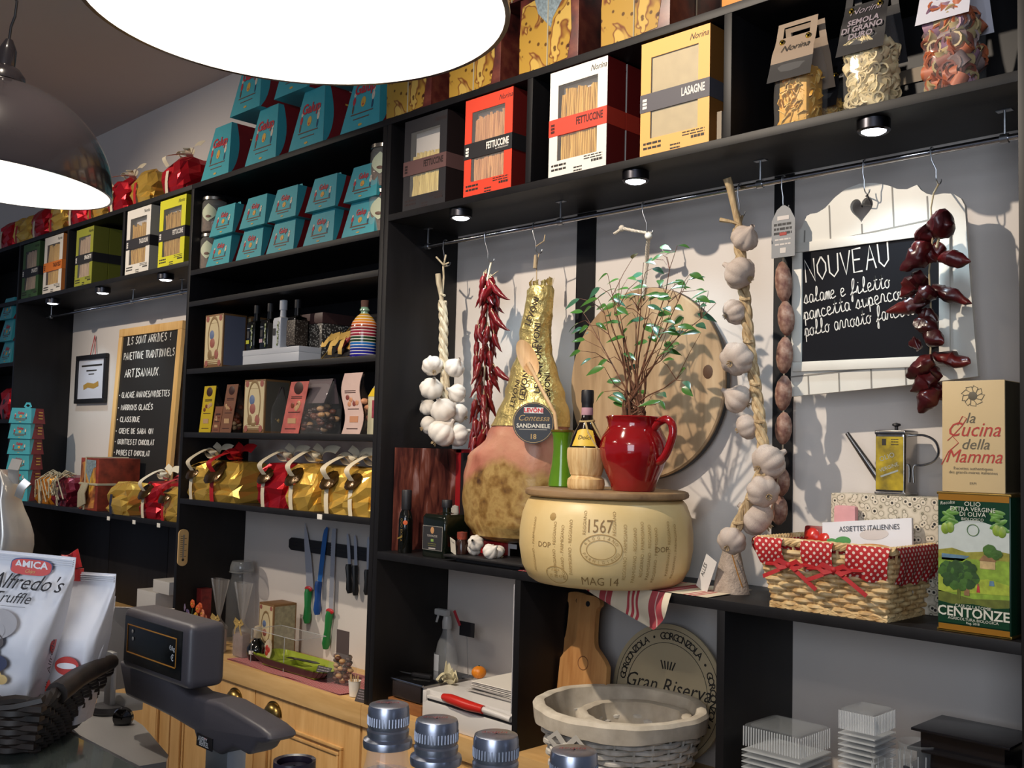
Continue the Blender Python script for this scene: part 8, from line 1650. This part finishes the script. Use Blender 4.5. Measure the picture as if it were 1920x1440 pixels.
for i, (u, v, t, lb) in enumerate(((729, 1330, .79, 'clear water bottle with a silver cap, leftmost of the row'), (819, 1362, .75, 'clear water bottle with a silver cap, second of the row'), (930, 1392, .714, 'clear water bottle with a silver cap, third of the row, before the black divider'), (1076, 1428, .68, 'water bottle silver cap in front of the white basket'))):
    p = PD(u, v, t); o = wb if i == 0 else copy_thing(wb); o.location = (p.x, p.y, ZG); o['label'] = lb; o['group'] = 'silver capped water bottles'
p = PD(552, 1440, .78); dk = thing('dark_bottle', 'dark rounded bottle top just showing at the bottom edge below the scale', 'bottle', (p.x, p.y, ZG)); MB().lathe([(.001, .0), (.03, .002), (.03, .10), (.014, .13), (.0135, .145), (.016, .146), (.016, p.z-ZG-.006), (.012, p.z-ZG+.001), (.001, p.z-ZG+.002)], 30, cap=False).build('bottle', mat('plum_black', '#2a2230', .3), dk)
# ---- scale with customer display
yD = .69
def SD(u, v, y=yD): return PY(u, v, y)
TLd, TRd, BRd, BLd = SD(236, 1152), SD(350, 1187), SD(349, 1291), SD(233, 1237)
sx0_, sx1_ = (TLd.x+BLd.x)/2, (TRd.x+BRd.x)/2; sz1_, sz0_ = (TLd.z+TRd.z)/2+.004, (BRd.z+BLd.z)/2
sw, shh = sx1_-sx0_, sz1_-sz0_
sc3 = thing('shop_scale', 'dark grey shop scale with a black customer display on a steel post', 'scale', ((sx0_+sx1_)/2, yD, ZG-.379)); SB = ZG; ZG_ = ZG; ZG = ZG-.379; o0 = Vector(sc3.location)
SG = NT('dark_grey_plastic', .42); SG.b.inputs['Base Color'].default_value = lin('#454247'); SG.bump(SG.noise(700, 2), .12, .0006); SG = SG.m
zc0 = (sz0_+sz1_)/2-ZG
MB().box((0, .027, zc0), (sw+.016, .056, shh+.014), b=.013, seg=5).build('display_head', SG, sc3)
hd_ = [c for c in sc3.children if c.name.startswith('display_head')][0]
m = MB(); m.box((-.004, -.0008, zc0), (sw*.93, .003, shh*.90), 0, b=.001)
for z in (shh*.28, -shh*.26): m.bx(-sw*.40-.006, sw*.40-.006, -.0030, -.0022, zc0+z, zc0+z+.0014, 1)
m.bx(-sw*.40-.006, -sw*.40-.005, -.0030, -.0022, zc0-shh*.26, zc0+shh*.28, 1).bx(sw*.40-.007, sw*.40-.006, -.0030, -.0022, zc0-shh*.26, zc0+shh*.28, 1)
text_into(m, '\u20ac/kg', .0085, 2, TR((sw*.27, -.003, zc0+shh*.06), FACE), bold=.02); text_into(m, '\u20ac', .012, 2, TR((sw*.30, -.003, zc0-shh*.13), FACE), bold=.02); m.lathe([(.0001, .001), (.003, .0006)], 10, 2, TR((-sw*.34, -.0024, zc0+shh*.18), (PI/2, 0, 0)), cap=False).lathe([(.0001, .001), (.003, .0006)], 10, 2, TR((-sw*.33, -.0024, zc0+shh*.04), (PI/2, 0, 0)), cap=False)
m.build('display', [mat('display_glass', '#0c1012', .25), mat('display_amber', '#a8742c', .4), mat('display_white', '#b0b4b8', .4)], sc3)
P = [(222, 1240), (300, 1262), (350, 1293), (415, 1309), (470, 1330), (531, 1355), (553, 1368), (558, 1379), (551, 1393), (535, 1396), (520, 1393), (505, 1411), (493, 1416), (455, 1402), (413, 1416), (368, 1392), (362, 1362), (320, 1346), (289, 1330), (250, 1312), (234, 1304), (228, 1273)]
P = [(u if u < 400 else 400+(u-400)*.66, v+(9 if (u > 340 and v < 1380) else 0)) for u, v in P]
y1s = yD+.012
poly_ = [(SD(u, v, y1s).x-o0.x, SD(u, v, y1s).z-ZG) for u, v in P]
bm = bmesh.new(); vs = [bm.verts.new((x, 0, z)) for x, z in poly_]; f_ = bm.faces.new(vs); r_ = bmesh.ops.extrude_face_region(bm, geom=[f_]); bmesh.ops.translate(bm, vec=(0, .042, 0), verts=[v for v in r_['geom'] if isinstance(v, bmesh.types.BMVert)]); bmesh.ops.bevel(bm, geom=[e for e in bm.edges if abs(e.verts[0].co.y-e.verts[1].co.y) < 1e-6], offset=.006, segments=3, affect='EDGES', profile=.5)
bm.verts.ensure_lookup_table(); bm.verts.index_update(); m = MB(); m.add([v.co+Vector((0, .012, 0)) for v in bm.verts], [[v.index for v in f.verts] for f in bm.faces]); bm.free()
m.build('console', SG, sc3, sharp=.9)
a, b = SD(373, 1395, y1s), SD(414, 1395, y1s); MB().bx(a.x-o0.x, b.x-o0.x, .022, .050, .0, a.z-ZG, b=.002).bx(a.x-o0.x-.05, b.x-o0.x+.05, -.02, .13, -.0, .008, b=.002).build('post', mat('satin_aluminium', '#a9b0b6', .4, .8), sc3)
a, b = SD(371, 1373, y1s), SD(400, 1388, y1s); bx_ = a.x-o0.x; ww = b.x-a.x; hh = abs(SD(371, 1373, y1s).z-SD(371, 1397, y1s).z); m = MB(); m.bx(bx_, bx_+ww, .0105, .0118, a.z-ZG-hh, a.z-ZG, 0); text_into(m, 'AVERY', .0088, 1, TR((bx_+ww*.12, .0104, a.z-ZG-hh*.52), FACE), sx=.9, bold=.03); text_into(m, 'BERKEL', .0088, 1, TR((bx_+ww*.2, .0104, a.z-ZG-hh*.84), FACE), sx=.85, bold=.03); m.bx(bx_+ww*.5, bx_+ww*.62, .0100, .0105, a.z-ZG-hh*.26, a.z-ZG-hh*.16, 2); m.build('maker_plate', [DARK, _M['display_white'], mat('plate_red', '#a83a2c', .5)], sc3); ZG = ZG_
# ---- meat slicer
SLM = mat('slicer_aluminium', '#a6a5a4', .38, .75)
slb = thing('meat_slicer', 'aluminium meat slicer behind the crisps basket, with a round black knob', 'slicer', tuple(PZ(250, 1390, ZG-.055))); slb.location.z = ZG-.379; o0 = Vector(slb.location)
def SZ(u, v, z=-.055): return PZ(u, v, ZG+z)-o0
bp = [SZ(120, 1352), SZ(170, 1318), SZ(222, 1330), SZ(268, 1360), SZ(316, 1416), SZ(312, 1428), SZ(240, 1440), SZ(180, 1405)]
m = MB(); n = len(bp); m.add([tuple(p) for p in bp]+[(p.x, p.y, .0) for p in bp], [list(range(n)), [n+k for k in range(n)][::-1]]+[[k, (k+1) % n, (k+1) % n+n, k+n] for k in range(n)]); m.build('base', SLM, slb)
pf = SZ(204, 1336); t0 = 1.60
c = pf; m = MB(); m.lathe([(.026, 0), (.028, .004), (.026, .012), (.012, .014)], 24, 0, TR(tuple(c))); m.build('foot_disc', DARK, slb); MB().box((c.x, c.y, c.z+.050), (.024, .010, .095), 0, TR((0, 0, 0)), b=.003).build('guide_post', SLM, slb)
kp = PD(231, 1345, 1.595)-o0; MB().lathe([(.003, -.006), (.011, -.005), (.016, 0), (.0145, .006), (.006, .010), (.001, .0105)], 28, 0, TR(tuple(kp), (PI/2, 0, -YAW*0+.9)), cap=False).build('knob', mat('gloss_black_knob', '#0e0d0e', .08, coat=.8), slb)
A_, B_, C_, D_ = PD(190, 1138, 1.74)-o0, PD(325, 1142, 1.66)-o0, PD(330, 1275, 1.66)-o0, PD(175, 1300, 1.74)-o0; m = MB(); nrm = Vector((-.7, .71, 0))*.008; vs = [A_, B_, C_, D_]; vs += [p+nrm for p in vs]; m.add(vs, [[0, 1, 2, 3], [7, 6, 5, 4], [0, 4, 5, 1], [1, 5, 6, 2], [2, 6, 7, 3], [3, 7, 4, 0]]); m.build('gauge_plate', mat('slicer_grey', '#8c8784', .5, .3), slb)
A_, B_, C_, D_ = PD(185, 1296, 1.70)-o0, PD(262, 1302, 1.66)-o0, PD(268, 1316, 1.64)-o0, PD(178, 1330, 1.68)-o0; m = MB(); nv = Vector((0, 0, -.012)); vs = [A_, B_, C_, D_]; vs += [p+nv for p in vs]; m.add(vs, [[0, 1, 2, 3], [7, 6, 5, 4], [0, 4, 5, 1], [1, 5, 6, 2], [2, 6, 7, 3], [3, 7, 4, 0]]); m.build('carriage', SLM, slb)
tG = 1.78; sG = tG/FPX
gp_ = thing('metal_guard', 'tall silvery curved guard standing behind the white crisps bag', 'guard', tuple(CF((38-960)*sG, tG, ZG)), YAW)
gz = lambda v: PD(38, v, tG).z-ZG
Lf = [(880, 8, 27), (895, 8, 36), (905, 8, 44), (920, 8, 48), (935, 8, 49), (955, 9, 55), (975, 9, 64), (1000, 9, 72), (1020, 9, 73), (1040, 9, 70), (1100, 10, 58), (1200, 10, 50), (1300, 10, 46)]
def gf(a, b):
    k = b*(len(Lf)-1); i = min(int(k), len(Lf)-2); t = k-i; v = Lf[i][0]*(1-t)+Lf[i+1][0]*t; l = Lf[i][1]*(1-t)+Lf[i+1][1]*t; r = Lf[i][2]*(1-t)+Lf[i+1][2]*t; x = ((l+(r-l)*a)-38)*sG
    return (x, -.03*math.sin(PI*a)**.8+.010*math.sin(a*5+b*4), max(0, gz(v)))
MB().surf(gf, 22, 40).surf(lambda a, b: Vector(gf(a, b))+Vector((0, .004, 0)), 22, 40).build('sheet', mat('satin_silver', '#c4c0ba', .32, .7), gp_)
m = MB(); m.ribbon([(.004, -.012, gz(905)), (.006, -.02, gz(880)), (.008, -.012, gz(862))], .018, (0, -1, 0), 0, None, .003); m.ribbon([(.018, -.022, gz(930)), (.026, -.03, gz(912)), (.034, -.026, gz(900))], .014, (0, -1, 0), 0, None, .003); m.build('clips', _M['satin_silver'], gp_)
# ---- dark basket with crisps
tb_ = 1.342; bk = thing('dark_basket', 'dark brown woven basket holding bags of crisps', 'basket', tuple(CF(-.803, tb_, ZG)), YAW)
DW = NT('dark_wicker', .5); DW.col(DW.ramp(DW.noise(50, 3), [(.3, '#120e0c'), (.7, '#332822')])); DW = DW.m
m = MB(); bw0, bd0 = .45, .115; hb0 = .068
def bpt(s, z, o=0):
    x, y = rectpt(s, 1, 1); k = z/hb0; cx = 1+.0*k; X_ = x*(bw0+.06*k+o); Y_ = y*(bd0+.10*k+o)
    lift = .004*k*max(0, abs(x)*2-.7)/.3*(.5+y) ; return (X_, Y_, z+lift)
ns = 60
for k in range(ns): s = 4*(k+.5)/ns; m.tube([bpt(s, hb0*j/5) for j in range(6)], .0032, 5)
for i in range(10):
    P = []
    for j in range(ns*3):
        s = 4*j/(ns*3); P.append(bpt(s, .006+hb0*.9*i/9, .010*math.cos(PI*j/3+(PI if i % 2 else 0))))
    m.tube(P, .0062, 6, closed=True)
m.surf(lambda a, b: bpt(4*a, hb0*b, -.014), 60, 5, cu=True).bx(-bw0/2, bw0/2, -bd0/2, bd0/2, .001, .006); m.build('weave', DW, bk)
m = MB()
for k in range(3): m.tube([Vector(bpt(4*j/140, hb0))+Vector((0, 0, .004+.005*math.sin(j*.8+k*2.1)))+Vector(bpt(4*j/140, hb0)).normalized()*.004*math.cos(j*.8+k*2.1) for j in range(140)], .0055, 6, closed=True)
m.build('rim', DW, bk)
MB().tube([bpt(1.20, hb0+.006), bpt(1.45, hb0+.012), bpt(1.7, hb0+.010), bpt(1.97, hb0+.006)], [.014, .013, .012, .010], 10).build('handle', DW, bk)
CW = NT('white_bag_foil', .42); CW.b.inputs['Base Color'].default_value = lin('#dcdde4'); CW.bump(CW.noise(14, 3, None, .6), .4, .012); CW = CW.m
BK = [CW, mat('badge_red', '#c83a34', .45), mat('badge_blue', '#28407c', .45), mat('bag_ink', '#1e1c22', .5), mat('hat_grey', '#a4a2a6', .5), mat('truffle_brown', '#4c4242', .5), mat('crisp_yellow', '#d8b878', .5, var=.2, vs=50), mat('bag_white', '#eeeef2', .5), mat('scarf_blue', '#2c3456', .5)]
def crisp_bag(label, X_, t, z, w_, h, d_, rz, lean, roll, small=False):
    r = thing('crisps_bag', label, 'crisps', tuple(CF(X_, t, z)), 0, None, (lean, roll, YAW+rz)); m = MB(); q = random.Random(int(w_*1e4)+int(h*1e3))
    def f(a, b):
        tt_ = 2*PI*a; c, s = math.cos(tt_), math.sin(tt_); e = .30
        ky = 1 if b < .55 else max(.03, 1-((b-.55)/.38)**1.25) if b < .93 else .03
        wob = noise.noise(Vector((c*2+X_*9, b*5, s*2)))*.006*(1 if .02 < b < .9 else .2)
        return (math.copysign(abs(c)**e, c)*(w_/2)*(.62+.38*min(1, b/.9)), math.copysign(abs(s)**e, s)*(d_/2*ky+wob), b*h)
    m.surf(f, 60, 34, 0, cu=True)
    if not small: [m.bx(-w_*.49, w_*.49, -.0035, .0035, h*(.945+.012*k), h*(.950+.012*k), 0) for k in range(4)]
    m.build('bag', CW, r); m = MB()
    def fp(x, z):      # point just in front of the front panel
        b = z/h; ky = 1 if b < .55 else max(.03, 1-((b-.55)/.38)**1.25) if b < .93 else .03; return Vector((x, -d_/2*ky-.0065, z))
    def put(mb): m.add([tuple(fp(x, y)-Vector((0, zz, 0))) for x, y, zz in mb.v], mb.f, put.mi)
    def tx(s, sz, x, z, mi, sh=0, sx=1, al='CENTER', bold=0, lift=.001):
        mb = MB(); text_into(mb, s, sz, 0, TR((x, z, lift)), al, sh, sx, bold=bold); put.mi = mi; put(mb)
    def ov(x, z, rx, rz_, mi, lift=.0004, sup=1):
        mb = MB(); mb.add([(x+math.copysign(abs(math.cos(2*PI*k/32))**sup, math.cos(2*PI*k/32))*rx, z+math.copysign(abs(math.sin(2*PI*k/32))**sup, math.sin(2*PI*k/32))*rz_, lift) for k in range(32)], [list(range(32))]); put.mi = mi; put(mb)
    return r, m, tx, ov, fp
s14 = 1.33/FPX
bw_, bh_ = .194, PD(60, 1033, 1.33).z-(ZG+.012)
Xb = -.672
r, m, tx, ov, fp = crisp_bag('white Alfredo\u2019s truffle crisps bag standing at the left edge'.replace('Alfredo\u2019s ', ''), Xb, 1.345, ZG+.012, bw_, bh_, .070, .0, .0, .07)
ix = lambda u: (u-960)*s14-Xb-.004; iz = lambda v: bh_-(v-1035)*s14
ov(ix(57), iz(1058), .027, .0105, 2, .0003, .6); ov(ix(57), iz(1059), .0262, .0098, 1, .0006, .6); tx('AMICA', .0125, ix(57), iz(1060.5), 7, 0, 1.1, bold=.03); tx('Chips', .0058, ix(57), iz(1069), 6, .2)
tx("Alfredo's", .0262, ix(56), iz(1098), 3, .38, .98); tx('Truffle', .0185, ix(38), iz(1122), 3, .35)
m.bx(ix(0), ix(68), fp(0, iz(1128)).y-.0005, fp(0, iz(1128)).y, iz(1128.5), iz(1128), 3)
ov(ix(25), iz(1160), .026, .018, 4, .0003); ov(ix(18), iz(1172), .018, .012, 4, .0004); ov(ix(15), iz(1190), .021, .013, 5, .0006); ov(ix(8), iz(1212), .021, .018, 5, .0005); ov(ix(38), iz(1228), .013, .010, 8, .0007); ov(ix(18), iz(1226), .020, .009, 8, .0006)
for u, v, k in ((14, 1238, 10), (34, 1250, 11), (-4, 1256, 11), (50, 1256, 8), (22, 1262, 8)): ov(ix(u), iz(v), k*s14*1.4, k*s14*1.1, 6, .0009+k*.00003)
tx('Net wt', .010, ix(32), iz(1290), 3, 0); tx('3.52 oz (100g)', .0065, ix(36), iz(1298), 3, 0)
m.build('printing', BK, r)
m = MB(); xs = bw_/2*.80+.004
def sidel(z, y, s, sz, mi): text_into(m, s, sz, mi, TR((xs, y, z), (PI/2, 0, PI/2)) @ TR(rot=(0, 0, PI/2-.1)), 'CENTER', .3)
sidel(iz(1215), .0, "Alfredo's", .014, 3)
for z in (iz(1190), iz(1290)): m.lathe([(.0001, .0008), (.011, .0006), (.012, 0)], 20, 1, TR((xs-.0006, 0, z), (0, PI/2, 0)) @ Matrix.Diagonal((1.5, .7, 1, 1)), cap=False)
m.build('side_printing', BK, r)
for i, (u, t, vt, w_, rz, roll, lb) in enumerate(((136, 1.40, 1068, .135, -.05, .03, 'white crisps bag with a crimped top, behind the large one'), (152, 1.41, 1112, .10, .25, .05, 'crumpled white crisps bag at the right end of the basket'))):
    s_ = t/FPX; h = PD(u, vt, t).z-(ZG+.012); r, m, tx, ov, fp = crisp_bag(lb, (u-960)*s_, t, ZG+.012, w_, h, .06, rz, .0, roll, False); ov(w_*.20, h*.40, .016, .012, 1, .0004); ov(w_*.20, h*.40, .013, .004, 7, .0008); tx("Alfredo's", .018, w_*.02, h*.25, 3, .35); m.build('printing', BK, r)
    if i == 0: MB().tube([(.0, 0, h-.005), (-.004, .0, h+.02), (.008, 0, h+.026), (.014, 0, h+.005)], .006, 8).bx(-.006, .02, -.006, .006, h-.012, h+.004).build('red_clip', mat('clip_scarlet', '#b81c20', .35), r)
